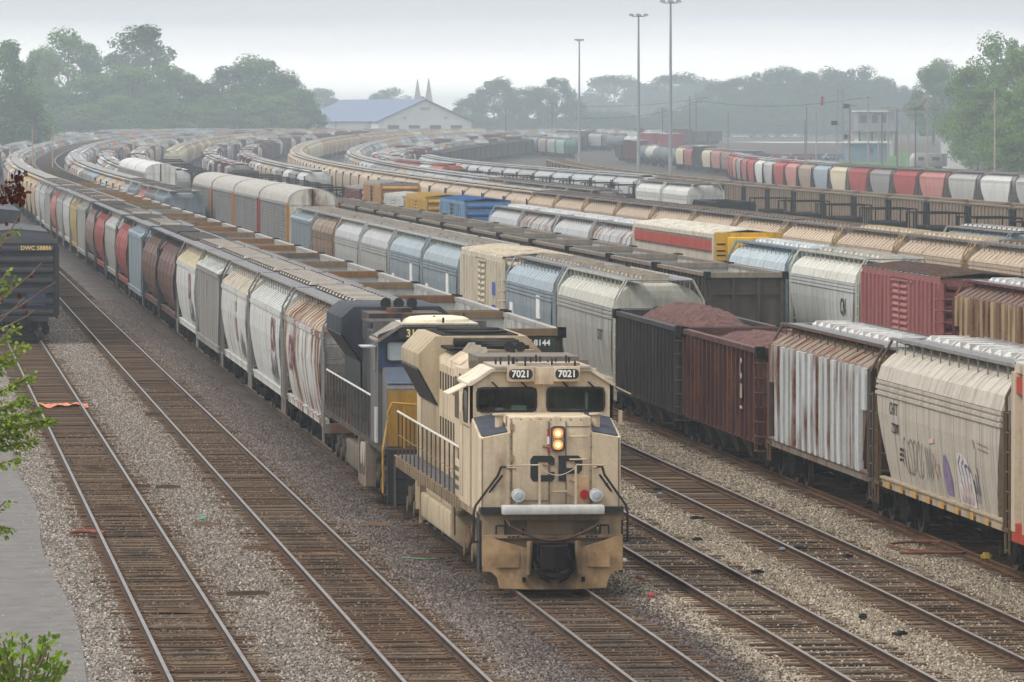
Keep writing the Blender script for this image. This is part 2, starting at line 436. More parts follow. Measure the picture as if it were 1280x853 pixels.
@cached
def hopper_chute(n):
    b = MB()
    b.loft([[(-1.0,-2.3,1.5),(1.0,-2.3,1.5),(1.0,2.3,1.5),(-1.0,2.3,1.5)], [(-0.35,-0.35,0.38),(0.35,-0.35,0.38),(0.35,0.35,0.38),(-0.35,0.35,0.38)]])
    b.box(-0.55, 0.55, -0.4, 0.4, 0.28, 0.40)
    return b.mesh('discharge_chute', [GRIMY])
@cached
def hopper_end(shape, bars):
    """end platform, corner posts, ladders and the hand-rail hoop; built for the end at -y"""
    b = MB(); z1 = SHAPES[shape][1][-1][0]; we = SHAPES[shape][0][-1][1]
    b.box(-1.5, 1.5, -8.85, -8.0, 1.02, 1.10); b.box(-1.5, 1.5, -8.9, -8.78, 0.86, 1.12)
    b.box(-0.2, 0.2, -8.8, -5.5, 0.7, 1.02)
    for s in (-1, 1):
        x = s*1.46
        b.box(min(x-0.05*s,x+0.05*s), max(x-0.05*s,x+0.05*s), -8.30, -8.18, 1.1, SHAPES[shape][0][-1][0])
        for y in (-8.75,):
            b.path([(x, y, 0.55), (x, y, z1-0.55), (s*1.1, y, z1+0.12)] if bars else [(x, y, 0.55), (x, y, 3.2)], 0.026, 6)
        b.path([(x, -8.3, 0.55), (x, -8.3, z1-0.5), (s*1.12, -8.3, z1+0.12)] , 0.034, 6)
        for k in range(9):
            z = 0.62 + 0.42*k
            if z < z1-0.6: b.tube((x, -8.75, z), (x, -8.3, z), 0.018, 5)
        b.tube((s*0.5, -8.1, 1.1), (s*0.5, -7.75, 3.2), 0.05, 6)
        b.tube((s*1.0, -8.7, 1.1), (s*1.0, -8.7, 2.1), 0.02, 5)
        for k in range(6): b.tube((s*0.95, -8.72, 1.3+0.42*k), (s*1.4, -8.72, 1.3+0.42*k), 0.018, 5)
    b.tube((-1.0, -8.7, 2.1), (1.0, -8.7, 2.1), 0.02, 5)
    b.mat(1).box(-0.35, 0.35, -7.6, -7.1, 1.3, 1.8)
    b.cyl((0.55, 2.35), 'y', 0.26, -8.62, -8.58, 16)
    return b.mesh('end_platform', [PAINT, STEEL])
@cached
def lod_body(shape):
    b = MB(); sides, roof = SHAPES[shape]
    b.mat(0).loft([ring_at(*r) for r in sides], True, False); b.loft([ring_at(*r) for r in roof], False, True)
    if shape == 'ribbed':
        for i in range(20):
            y = -7.6 + 0.8*i; zm = 1.2 if abs(y) < 5.9 else 2.4
            for s in (-1, 1): b.box(min(s*1.40,s*1.52), max(s*1.40,s*1.52), y-0.07, y+0.07, zm, 3.74)
    zt = roof[-1][0]
    b.mat(0)
    for s in (-1, 1): b.box(min(s*0.62,s*1.1), max(s*0.62,s*1.1), -8.5, 8.5, zt+0.08, zt+0.13)
    for i in range(12): b.mat(2).box(-0.42, 0.42, -7.2+1.3*i-0.4, -7.2+1.3*i+0.4, zt, zt+0.18); b.mat(1).box(-0.48, 0.48, -7.2+1.3*i-0.45, -7.2+1.3*i+0.45, zt+0.18, zt+0.26)
    b.mat(2)
    for s in (-1, 1):
        b.box(-1.5, 1.5, min(s*8.1,s*8.85), max(s*8.1,s*8.85), 0.95, 1.12)
        for t in (-1, 1):
            b.box(t*1.46-0.05, t*1.46+0.05, s*8.28-0.05, s*8.28+0.05, 1.1, zt-0.4)
            b.box(t*1.46-0.04, t*1.46+0.04, s*8.75-0.04, s*8.75+0.04, 0.6, zt-0.6)
        b.box(-1.05, 1.05, s*6.5-1.3, s*6.5+1.3, 0.15, 0.8)
    b.box(-1.4, 1.4, -8.1, 8.1, 0.98, 1.2)
    for i in (-1, 0, 1): b.loft([[(-0.9,i*3.6-1.6,1.3),(0.9,i*3.6-1.6,1.3),(0.9,i*3.6+1.6,1.3),(-0.9,i*3.6+1.6,1.3)], [(-0.4,i*3.6-0.4,0.35),(0.4,i*3.6-0.4,0.35),(0.4,i*3.6+0.4,0.35),(-0.4,i*3.6+0.4,0.35)]])
    return b.mesh('covered_hopper', [PAINT, ROOFG, STEEL])
@cached
def lod_roofgear(shape):
    b = MB(); zt = SHAPES[shape][1][-1][0]
    b.mat(0)
    for i in range(14): b.box(-0.42, 0.42, -7.3+1.12*i-0.4, -7.3+1.12*i+0.4, zt, zt+0.24)
    return b.mesh('hatch_covers', [PAINT])

def hopper_kit(shape, hatch, lod, bars=True):
    kit = [P('body', hopper_body(shape), 'body'), P('roof', hopper_roof(shape), 'roof'), P('roof_walk', hopper_walk(shape), 'walk'),
           P('side_sill', hopper_sill(shape), 'sill'), P('side_sill', hopper_sill_r(shape), 'sill'),
           P('end_platform', hopper_end(shape, bars), 'end'), P('end_platform', hopper_end(shape, bars), 'end', (), (0,0,0), (0,0,math.pi))]
    if hatch == 'trough':
        for i in range(4): kit.append(P('hatch_cover', trough_hatch(shape, 3.6), 'hatch', (), (0,-5.85+3.9*i,0)))
    else:
        for i in range(12): kit.append(P('hatch_cover', small_hatch(shape), 'hatch', (), (0,-7.15+1.3*i,0)))
    if lod == 0:
        for i in (-1, 0, 1): kit.append(P('discharge_chute', hopper_chute(0), None, (), (0, 3.7*i, 0)))
        kit += [truck_kit(-6.9), truck_kit(6.9), P('coupler', coupler_mesh(), None, (), (0,-9.0,0)), P('coupler', coupler_mesh(), None, (), (0,9.0,0), (0,0,math.pi))]
    else:
        kit += [P('truck', simple_truck_mesh(), None, (), (0,-6.9,0)), P('truck', simple_truck_mesh(), None, (), (0,6.9,0))]
    return kit

# ---- open gondolas and ore hoppers
@cached
def gon_body(L_, h, nposts, deep):
    b = MB(); hl = L_/2 - 0.35; w = 1.48
    b.mat(0)
    for s in (-1, 1):
        b.box(min(s*w,s*(w-0.05)), max(s*w,s*(w-0.05)), -hl, hl, 1.0, h)
        for i in range(nposts):
            y = -hl + 0.12 + (2*hl-0.24)*i/(nposts-1)
            b.box(min(s*w,s*(w+0.10)), max(s*w,s*(w+0.10)), y-0.06, y+0.06, 0.95, h-0.06)
    for s in (-1, 1):
        b.box(-w, w, min(s*hl,s*(hl-0.05)), max(s*hl,s*(hl-0.05)), 1.0, h)
        for x in (-1.42, -0.5, 0.5, 1.42):
            b.box(x-0.06, x+0.06, min(s*hl,s*(hl+0.10)), max(s*hl,s*(hl+0.10)), 0.95, h-0.05)
        b.box(-w, w, min(s*hl,s*(hl+0.08)), max(s*hl,s*(hl+0.08)), h-0.75, h-0.68)
    b.box(-1.5, 1.5, -hl, hl, 0.9, 1.02)
    for s in (-1, 1): b.box(-1.35, 1.35, min(s*hl,s*(hl+0.3)), max(s*hl,s*(hl+0.3)), 0.9, 1.1)
    return b.mesh('body', [PAINT])
@cached
def gon_liner(L_, h, deep):
    b = MB(); hl = L_/2 - 0.41; w = 1.42; zf = h - deep
    b.add([(-w,-hl,zf),(w,-hl,zf),(w,hl,zf),(-w,hl,zf),(-w,-hl,h-0.02),(w,-hl,h-0.02),(w,hl,h-0.02),(-w,hl,h-0.02)],
          [(0,1,2,3),(0,1,5,4),(1,2,6,5),(2,3,7,6),(3,0,4,7)])
    n = 9
    for i in range(n):
        y = -hl + (i+0.5)*2*hl/n
        for s in (-1, 1): b.box(min(s*w,s*(w-0.03)), max(s*w,s*(w-0.03)), y-0.03, y+0.03, zf, h-0.1)
    return b.mesh('liner', [LINER])
@cached
def gon_chord(L_, h):
    b = MB(); hl = L_/2 - 0.30
    for s in (-1, 1): b.box(min(s*1.40,s*1.60), max(s*1.40,s*1.60), -hl, hl, h-0.04, h+0.10)
    return b.mesh('top_chord', [PAINT])
@cached
def gon_endsill(L_, h):
    b = MB(); hl = L_/2 - 0.36
    b.box(-1.6, 1.6, -hl-0.14, -hl+0.10, h-0.08, h+0.13); b.mat(1)
    for s in (-1, 1): b.box(s*1.54-0.12, s*1.54+0.12, -hl-0.2, -hl+0.22, h-0.14, h+0.16)
    return b.mesh('end_sill', [PAINT, STEEL])
@cached
def gon_ladder(L_, h):
    b = MB(); hl = L_/2 - 0.3
    for k in range(8):
        z = 0.75 + k*0.40
        if z > h - 0.2: break
        b.tube((-1.62, -hl+0.03, z), (-1.62, -hl+0.47, z), 0.02, 5)
        b.path([(-1.62, -hl+0.03, z), (-1.45, -hl-0.18, z), (-0.95, -hl-0.18, z)], 0.02, 5)
    b.tube((-1.62, -hl+0.03, 0.7), (-1.62, -hl+0.03, h-0.4), 0.02, 5); b.tube((-1.62, -hl+0.47, 0.7), (-1.62, -hl+0.47, h-0.4), 0.02, 5)
    return b.mesh('ladder', [PAINT])
@cached
def ore_chutes():
    b = MB()
    for i in range(4):
        y = -4.2 + 2.8*i
        for s in (-1, 1):
            b.loft([[(s*0.2,y-1.1,1.0),(s*1.45,y-1.1,1.0),(s*1.45,y+1.1,1.0),(s*0.2,y+1.1,1.0)], [(s*0.3,y-0.15,0.35),(s*1.2,y-0.15,0.35),(s*1.2,y+0.15,0.35),(s*0.3,y+0.15,0.35)]])
    return b.mesh('chute_bank', [GRIMY])
def gon_kit(L_, h, posts, deep, lod, ore=False):
    tr = L_/2 - 2.2
    kit = [P('body', gon_body(L_, h, posts, deep), 'body'), P('liner', gon_liner(L_, h, deep)), P('top_chord', gon_chord(L_, h), 'chord'),
           P('end_sill', gon_endsill(L_, h), 'sill'), P('end_sill', gon_endsill(L_, h), 'sill2', (), (0,0,0), (0,0,math.pi))]
    if ore: kit.append(P('chute_bank', ore_chutes()))
    if lod == 0:
        kit += [P('ladder', gon_ladder(L_, h), 'body'), P('ladder', gon_ladder(L_, h), 'body', (), (0,0,0), (0,0,math.pi)), truck_kit(-tr), truck_kit(tr), P('coupler', coupler_mesh(), None, (), (0,-L_/2+0.1,0))]
    else:
        kit += [P('truck', simple_truck_mesh(), None, (), (0,-tr,0)), P('truck', simple_truck_mesh(), None, (), (0,tr,0))]
    return kit
@cached
def lod_gon(L_, h):
    b = MB(); hl = L_/2 - 0.3
    b.mat(0)
    for s in (-1, 1):
        b.box(min(s*1.5,s*1.42), max(s*1.5,s*1.42), -hl, hl, 0.9, h)
        for i in range(12):
            y = -hl + 0.2 + (2*hl-0.4)*i/11
            b.box(min(s*1.5,s*1.6), max(s*1.5,s*1.6), y-0.08, y+0.08, 0.9, h)
        b.box(-1.5, 1.5, min(s*hl,s*(hl-0.08)), max(s*hl,s*(hl-0.08)), 0.9, h)
    b.mat(2)
    for s in (-1, 1): b.box(-1.64, 1.64, min(s*(hl-0.35),s*(hl+0.3)), max(s*(hl-0.35),s*(hl+0.3)), 1.0, h-0.1)
    b.mat(1).box(-1.42, 1.42, -hl+0.08, hl-0.08, 0.9, h-1.3)
    b.mat(0)
    for s in (-1, 1): b.box(min(s*1.36,s*1.62), max(s*1.36,s*1.62), -hl, hl, h, h+0.12); b.box(-1.36, 1.36, s*hl-0.12, s*hl+0.12, h, h+0.12)
    b.mat(2)
    for s in (-1, 1): b.box(-1.05, 1.05, s*(hl-2)-1.3, s*(hl-2)+1.3, 0.15, 0.9)
    return b.mesh('open_gondola', [PAINT, GONFLOOR, STEEL])

# ---- box cars, autoracks, tank cars, frame flats
@cached
def box_body(L_, h, posts):
    b = MB(); hl = L_/2 - 0.45; w = 1.42
    b.box(-w, w, -hl, hl, 1.05, h-0.05)
    for i in range(posts):
        y = -hl + 0.1 + (2*hl-0.2)*i/(posts-1)
        if posts > 4 and abs(y) < 1.7: continue
        for s in (-1, 1):
            b.prism([(s*w, y-0.24), (s*(w+0.16), y-0.19), (s*(w+0.16), y+0.19), (s*w, y+0.24)], 'z', 1.12, h-0.2)
    for s in (-1, 1):
        b.box(min(s*w,s*(w+0.11)), max(s*w,s*(w+0.11)), -hl, hl, 0.98, 1.14); b.box(min(s*w,s*(w+0.11)), max(s*w,s*(w+0.11)), -hl, hl, h-0.22, h-0.04)
        b.box(s*(w+0.04)-0.06, s*(w+0.04)+0.06, -hl-0.03, -hl+0.1, 1.0, h); b.box(s*(w+0.04)-0.06, s*(w+0.04)+0.06, hl-0.1, hl+0.03, 1.0, h)
        b.box(-1.1, 1.1, min(s*hl,s*(hl+0.4)), max(s*hl,s*(hl+0.4)), 0.85, 1.08)
    return b.mesh('body', [PAINT])
@cached
def box_roof(L_, h):
    b = MB(); hl = L_/2 - 0.42
    b.prism([(-1.52,h-0.06),(-1.52,h),(0,h+0.16),(1.52,h),(1.52,h-0.06)], 'y', -hl, hl)
    n = int(2*hl/1.1)
    for i in range(n+1):
        y = -hl + 2*hl*i/n
        b.prism([(-1.53,h-0.02),(-1.53,h+0.05),(0,h+0.21),(1.53,h+0.05),(1.53,h-0.02)], 'y', max(-hl, y-0.05), min(hl, y+0.05))
    return b.mesh('roof', [PAINT])
@cached
def corrugated_end(h):
    b = MB(); n = 7
    for i in range(n):
        z = 1.25 + (h-1.6)*i/(n-1)
        b.prism([(0.0, z-0.17), (-0.14, z-0.05), (-0.14, z+0.05), (0.0, z+0.17)], 'x', -1.32, 1.32)
    return b.mesh('end_wall', [PAINT])
@cached
def box_door(h, wide):
    b = MB()
    b.box(-1.50, -1.46, -wide/2, wide/2, 1.15, h-0.3)
    n = 12
    for i in range(n):
        z = 1.3 + (h-1.85)*i/(n-1)
        b.prism([(-1.50, z-0.10), (-1.56, z-0.02), (-1.56, z+0.02), (-1.50, z+0.10)], 'y', -wide/2+0.05, wide/2-0.05)
    b.box(-1.57, -1.50, -0.05, 0.05, 1.15, h-0.3); b.box(-1.58, -1.48, -wide/2-1.6, wide/2+0.2, h-0.34, h-0.26); b.box(-1.58, -1.48, -wide/2-1.6, wide/2+0.2, 1.08, 1.15)
    return b.mesh('door', [PAINT])
def box_kit(L_, h, posts, lod, door=2.6):
    tr = L_/2 - 2.2; hl = L_/2 - 0.45
    kit = [P('body', box_body(L_, h, posts), 'body'), P('roof', box_roof(L_, h), 'roof'), P('end_wall', corrugated_end(h), 'end', (), (0,-hl,0)),
           P('end_wall', corrugated_end(h), 'end', (), (0,hl,0), (0,0,math.pi)), P('door', box_door(h, door), 'door'), P('door', box_door(h, door), 'door', (), (0,0,0), (0,0,math.pi))]
    if lod == 0: kit += [truck_kit(-tr), truck_kit(tr), P('ladder', gon_ladder(L_-0.3, h), 'body'), P('coupler', coupler_mesh(), None, (), (0,-L_/2+0.1,0))]
    else: kit += [P('truck', simple_truck_mesh(), None, (), (0,-tr,0)), P('truck', simple_truck_mesh(), None, (), (0,tr,0))]
    return kit
@cached
def lod_box(L_, h, dark=0):
    b = MB(); hl = L_/2 - 0.45
    b.mat(0).box(-1.45, 1.45, -hl, hl, 1.0, h)
    n = 14
    for i in range(n):
        y = -hl + 0.3 + (2*hl-0.6)*i/(n-1)
        for s in (-1, 1): b.box(min(s*1.45,s*1.54), max(s*1.45,s*1.54), y-0.1, y+0.1, 1.05, h-0.1)
    for i in range(6):
        z = 1.4 + (h-1.9)*i/5
        for s in (-1, 1): b.box(-1.3, 1.3, min(s*hl,s*(hl+0.1)), max(s*hl,s*(hl+0.1)), z-0.1, z+0.1)
    b.mat(1).prism([(-1.52,h-0.03),(-1.52,h+0.02),(0,h+0.16),(1.52,h+0.02),(1.52,h-0.03)], 'y', -hl-0.02, hl+0.02)
    b.mat(2)
    for s in (-1, 1): b.box(-1.05, 1.05, s*(hl-1.9)-1.3, s*(hl-1.9)+1.3, 0.15, 1.0)
    return b.mesh('box_car', [PAINT, PAINT if dark else ROOFG, STEEL])
@cached
def rack_body():
    b = MB(); hl = 13.9
    b.box(-1.45, 1.45, -hl, hl, 1.05, 4.75)
    n = 19
    for i in range(n):
        z = 1.5 + 3.0*i/(n-1)
        for s in (-1, 1):
            b.prism([(s*1.45, z-0.07), (s*1.49, z-0.02), (s*1.49, z+0.03), (s*1.45, z+0.07)], 'y', -hl+0.3, hl-0.3)
    for s in (-1, 1):
        for i in range(27):
            y = -hl + 0.5 + (2*hl-1.0)*i/26
            b.box(min(s*1.45,s*1.52), max(s*1.45,s*1.52), y-0.05, y+0.05, 1.1, 4.7)
        b.box(min(s*1.45,s*1.55), max(s*1.45,s*1.55), -hl, hl, 4.62, 4.80); b.box(min(s*1.45,s*1.55), max(s*1.45,s*1.55), -hl, hl, 0.95, 1.35)
    return b.mesh('body', [PAINT])
@cached
def rack_roof():
    b = MB(); hl = 14.0
    arc = [(-1.54,4.72)] + [(-1.52*math.cos(math.pi*i/10), 4.78 + 0.90*math.sin(math.pi*i/10)**0.8) for i in range(11)] + [(1.54,4.72)]
    b.prism(arc, 'y', -hl, hl)
    return b.mesh('roof', [PAINT], True)
@cached
def rack_end():
    b = MB(); y = -14.02
    b.prism([(-1.4,1.1),(-1.4,4.7)] + [(-1.38*math.cos(math.pi*i/8), 4.72 + 0.92*math.sin(math.pi*i/8)**0.8) for i in range(1, 8)] + [(1.4,4.7),(1.4,1.1)], 'y', y-0.06, y+0.04)
    b.mat(1).box(-0.05, 0.05, y-0.10, y-0.05, 1.1, 5.6)
    b.mat(0)
    for x in (-0.72, 0.72): b.box(x-0.05, x+0.05, y-0.11, y-0.05, 1.1, 5.3)
    for z in (2.2, 3.6, 4.7): b.box(-1.38, -0.08, y-0.09, y-0.05, z-0.04, z+0.04); b.box(0.08, 1.38, y-0.09, y-0.05, z-0.04, z+0.04)
    return b.mesh('end_door', [PAINT, STEEL])
@cached
def rack_post(s):
    b = MB(); b.box(min(s*1.40,s*1.60), max(s*1.40,s*1.60), -14.02, -13.55, 0.95, 4.72)
    return b.mesh('corner_post', [PAINT])
def rack_kit(lod=1):
    return [P('body', rack_body(), 'body'), P('roof', rack_roof(), 'roof'), P('end_door', rack_end(), 'end'), P('end_door', rack_end(), 'end', (), (0,0,0), (0,0,math.pi)),
            P('corner_post', rack_post(-1), 'post'), P('corner_post', rack_post(1), 'post'), P('corner_post', rack_post(-1), 'post2', (), (0,0,0), (0,0,math.pi)), P('corner_post', rack_post(1), 'post2', (), (0,0,0), (0,0,math.pi)),
            P('truck', simple_truck_mesh(), None, (), (0,-10.5,0)), P('truck', simple_truck_mesh(), None, (), (0,10.5,0))]
@cached
def tank_mesh():
    b = MB(); r = 1.42; zc = 2.62; n = 20
    def ring(y, rr): return [(rr*math.cos(2*math.pi*i/n), y, zc + rr*math.sin(2*math.pi*i/n)) for i in range(n)]
    b.loft([ring(-7.9,0.3), ring(-7.75,0.8), ring(-7.4,1.2), ring(-6.9,r), ring(6.9,r), ring(7.4,1.2), ring(7.75,0.8), ring(7.9,0.3)])
    return b.mesh('tank', [PAINT], True, 0, 50)
@cached
def tank_under():
    b = MB()
    b.box(-1.45, 1.45, -8.3, -6.6, 0.95, 1.15); b.box(-1.45, 1.45, 6.6, 8.3, 0.95, 1.15); b.box(-0.3, 0.3, -8.3, 8.3, 0.8, 1.05)
    for s in (-1, 1):
        b.box(-1.2, 1.2, s*5.8-0.2, s*5.8+0.2, 0.9, 1.7)
        for x in (-1.4, 1.4): b.tube((x, s*8.2, 1.1), (x, s*8.2, 2.2), 0.03, 5); b.tube((x, s*6.7, 1.1), (x, s*6.7, 2.2), 0.03, 5); b.tube((x, s*6.7, 2.2), (x, s*8.2, 2.2), 0.03, 5)
    return b.mesh('underframe', [STEEL])
@cached
def tank_dome():
    b = MB(); b.cyl((0, 0), 'z', 0.55, 3.95, 4.35, 16); b.box(-1.0, 1.0, -1.2, 1.2, 4.03, 4.08)
    for x in (-1, 1):
        for y in (-1.2, 1.2): b.tube((x, y, 4.05), (x, y, 4.75), 0.03, 5)
        b.tube((x, -1.2, 4.75), (x, 1.2, 4.75), 0.03, 5)
    return b.mesh('dome', [PAINT])
def tank_kit():
    return [P('tank', tank_mesh(), 'body'), P('underframe', tank_under()), P('dome', tank_dome(), 'body'),
            P('truck', simple_truck_mesh(), None, (), (0,-6.5,0)), P('truck', simple_truck_mesh(), None, (), (0,6.5,0))]
@cached
def flat_deck():
    b = MB(); b.box(-1.45, 1.45, -9.0, 9.0, 1.0, 1.2)
    for s in (-1, 1): b.prism([(-8.8,1.0),(-6,0.55),(6,0.55),(8.8,1.0)], 'x', s*0.9-0.08, s*0.9+0.08)
    return b.mesh('deck', [GRIMY])
@cached
def flat_frame():
    b = MB()
    for x in (-1.4, 1.4):
        b.box(x-0.04, x+0.04, -9.0, -8.9, 1.2, 3.9); b.box(x-0.04, x+0.04, -6.2, -6.1, 1.2, 3.9)
        b.box(x-0.035, x+0.035, -8.9, -6.2, 3.82, 3.9); b.box(x-0.03, x+0.03, -8.9, -6.2, 2.6, 2.66)
    b.box(-1.4, 1.4, -9.0, -8.92, 3.82, 3.9); b.box(-1.4, 1.4, -6.18, -6.1, 3.82, 3.9)
    return b.mesh('end_frame', [STEEL])
@cached
def flat_box():
    b = MB(); b.box(-0.9, 0.9, -8.0, -6.9, 1.2, 2.9); b.cyl((-7.4, 2.6), 'x', 0.45, -0.95, 0.95, 14)
    return b.mesh('end_locker', [STEEL])
def flat_kit():
    return [P('deck', flat_deck()), P('end_frame', flat_frame()), P('end_frame', flat_frame(), None, (), (0,0,0), (0,0,math.pi)),
            P('end_locker', flat_box()), P('end_locker', flat_box(), None, (), (0,0,0), (0,0,math.pi)),
            P('truck', simple_truck_mesh(), None, (), (0,-6.8,0)), P('truck', simple_truck_mesh(), None, (), (0,6.8,0))]
# ---------------------------------------------------------------- the yard's tracks
# name: (distance right of the camera's line, where the curve begins, how tightly it bends)
TRACKS = {'A': (5.44, 640, 3.4e-5), 'B': (9.49, 610, 3.7e-5), 'C': (13.50, 585, 3.9e-5), 'D': (17.30, 565, 4.0e-5), 'E': (21.1, 545, 4.1e-5), 'F': (24.95, 525, 4.3e-5),
          'G': (33.0, 480, 4.6e-5), 'H': (37.7, 455, 4.8e-5), 'Y': (29.0, 505, 4.4e-5), 'X': (41.8, 430, 5.0e-5), 'I': (47.6, 395, 5.2e-5), 'M': (53.2, 400, 6.4e-5), 'P': (55.5, 430, 8.0e-5), 'Q': (57.5, 480, 1.0e-4),
          'N': (66.5, 720, 1.9e-4), 'O': (71.0, 640, 1.35e-4), 'K': (76.5, 437, 1.08e-4), 'J': (110.5, 585, 1.8e-4)}
def track_u(t, v):
    u0, vc, k = TRACKS[t]
    return u0 + k * max(0.0, v - vc) ** 2 + (1.5e-7 * max(0.0, v - 1100.0) ** 3 if u0 < 60 else 0.0)
def track_dir(t, v):
    return math.atan((track_u(t, v + 1.0) - track_u(t, v - 1.0)) / 2.0)
def z2v(t, Z):                     # depth along the view axis -> distance along the yard
    v = Z
    for _ in range(4): v = (Z - track_u(t, v) * ST) / CT
    return v

# ---------------------------------------------------------------- ground
def ground_mat():
    m, t, b = new_mat('yard_ground')
    tcn = N(t, 'ShaderNodeTexCoord'); o = tcn.outputs['Object']
    sep = N(t, 'ShaderNodeSeparateXYZ'); t.links.new(o, sep.inputs[0])
    wob = noise(t, o, 0.55, 5.0, 0.65)
    w1 = N(t, 'ShaderNodeMath', operation='MULTIPLY_ADD'); t.links.new(wob, w1.inputs[0]); w1.inputs[1].default_value = 1.1
    w2 = N(t, 'ShaderNodeMath', operation='ADD'); t.links.new(sep.outputs['X'], w2.inputs[0]); w2.inputs[1].default_value = -0.55
    t.links.new(w2.outputs[0], w1.inputs[2])
    f = maprange(t, w1.outputs[0], 0.0, 40.0)
    rp = N(t, 'ShaderNodeValToRGB'); t.links.new(f, rp.inputs[0]); cr = rp.color_ramp
    grey = (0.20, 0.178, 0.158, 1); brown = (0.098, 0.064, 0.040, 1); purple = (0.092, 0.077, 0.071, 1); sand = (0.30, 0.262, 0.205, 1); mid = (0.15, 0.13, 0.115, 1)
    stops = [(0.0, (0.24, 0.22, 0.195, 1)), (4.0, grey), (4.5, brown), (6.4, brown), (6.9, mid), (7.6, grey), (8.5, brown), (10.4, brown), (10.9, mid), (11.5, (0.122,0.109,0.10,1)), (12.2, purple),
             (14.9, purple), (15.6, sand), (16.6, sand), (17.2, (0.20, 0.165, 0.125, 1)), (18.0, (0.20, 0.165, 0.125, 1)), (18.8, sand), (20.0, (0.15, 0.118, 0.09, 1)), (22.2, (0.15, 0.118, 0.09, 1)), (22.9, sand), (23.7, sand), (24.4, (0.10,0.082,0.068,1)), (27.5, (0.15,0.13,0.11,1)), (32.0, (0.14,0.125,0.11,1))]  # bed under the right-hand car row darkened to stand in for shade
    cr.elements[0].position = 0; cr.elements[0].color = stops[0][1]; cr.elements[1].position = 1.0; cr.elements[1].color = (0.15, 0.135, 0.12, 1)
    for x, c in stops[1:]:
        e = cr.elements.new(x / 40.0); e.color = c
    c = rp.outputs['Color']
    vor = N(t, 'ShaderNodeTexVoronoi', Scale=16.0); t.links.new(o, vor.inputs['Vector'])
    vs = N(t, 'ShaderNodeSeparateColor'); t.links.new(vor.outputs['Color'], vs.inputs[0])
    c = mixc(t, 1.0, c, mixc(t, vs.outputs[0], (0.55, 0.55, 0.55), (1.45, 1.45, 1.45)), 'MULTIPLY')
    big = noise(t, mapping(t, o, (1, 0.35, 1)), 0.5, 6.0, 0.7)
    c = mixc(t, 1.0, c, mixc(t, maprange(t, big, 0.3, 0.7), (0.62, 0.60, 0.58), (1.30, 1.30, 1.30)), 'MULTIPLY')
    # grass and verge far to the sides
    g = noise(t, o, 0.03, 5.0)
    sidev = N(t, 'ShaderNodeMath', operation='ABSOLUTE')
    t.links.new(sep.outputs['X'], sidev.inputs[0])
    y = maprange(t, sep.outputs['Y'], 900, 1100)
    green = mixc(t, g, (0.06, 0.085, 0.03), (0.10, 0.12, 0.055))
    st2 = noise(t, mapping(t, o, (1, 0.25, 1)), 0.9, 4.0, 0.6)
    c = mixc(t, maprange(t, st2, 0.60, 0.72, 0.0, 0.75), c, (0.045, 0.036, 0.030))
    c = mixc(t, maprange(t, sep.outputs['Y'], 420, 640), c, mixc(t, g, (0.060, 0.048, 0.040), (0.115, 0.095, 0.082)))
    lf = maprange(t, sep.outputs['X'], -8.0, -14.0)
    c = mixc(t, lf, c, green)
    t.links.new(c, b.inputs['Base Color']); b.inputs['Roughness'].default_value = 0.95; b.inputs['Specular IOR Level'].default_value = 0.05
    hn = N(t, 'ShaderNodeMath', operation='ADD'); t.links.new(vor.outputs['Distance'], hn.inputs[0])
    t.links.new(noise(t, o, 5.0, 5.0, 0.7), hn.inputs[1])
    bump(t, b, hn.outputs[0], 0.9, 0.05)
    return m
GROUND = ground_mat()
def build_ground():
    us = [-900, -400, -150, -60, -20, -8, 0, 4, 8, 12, 16, 20, 24, 28, 32, 40, 60, 90, 130, 200, 400, 800, 1500]
    vs = [-60, 0, 60] + [90 + 15*i for i in range(20)] + [400, 450, 500, 600, 700, 800, 900] + [1000 + 50*i for i in range(17)] + [1900, 2200, 3000, 4200, 5600]
    b = MB()
    vv = [(u, v, ground_z(v)) for v in vs for u in us]; n = len(us)
    b.add(vv, [(j*n+i, j*n+i+1, (j+1)*n+i+1, (j+1)*n+i) for j in range(len(vs)-1) for i in range(n-1)])
    structure('ground', b.mesh('ground', [GROUND]))
build_ground()

CONCRETE = plain('worn_concrete', (0.150, 0.142, 0.134), 0.9, 0, 0.22, 1.5, 0.01)
def build_path():
    b = MB(); w = [3.35 + 0.12*math.sin(i*0.9) for i in range(40)]
    pts = [(v, w[i]) for i, v in enumerate(range(40, 240, 5))]
    b.loft([[(1.85 + 0.1*math.sin(v*0.31), v, 0.004), (r, v, 0.004), (r, v, 0.03), (1.85 + 0.1*math.sin(v*0.31), v, 0.03)] for v, r in pts])
    structure('path', b.mesh('path', [CONCRETE]))
build_path()

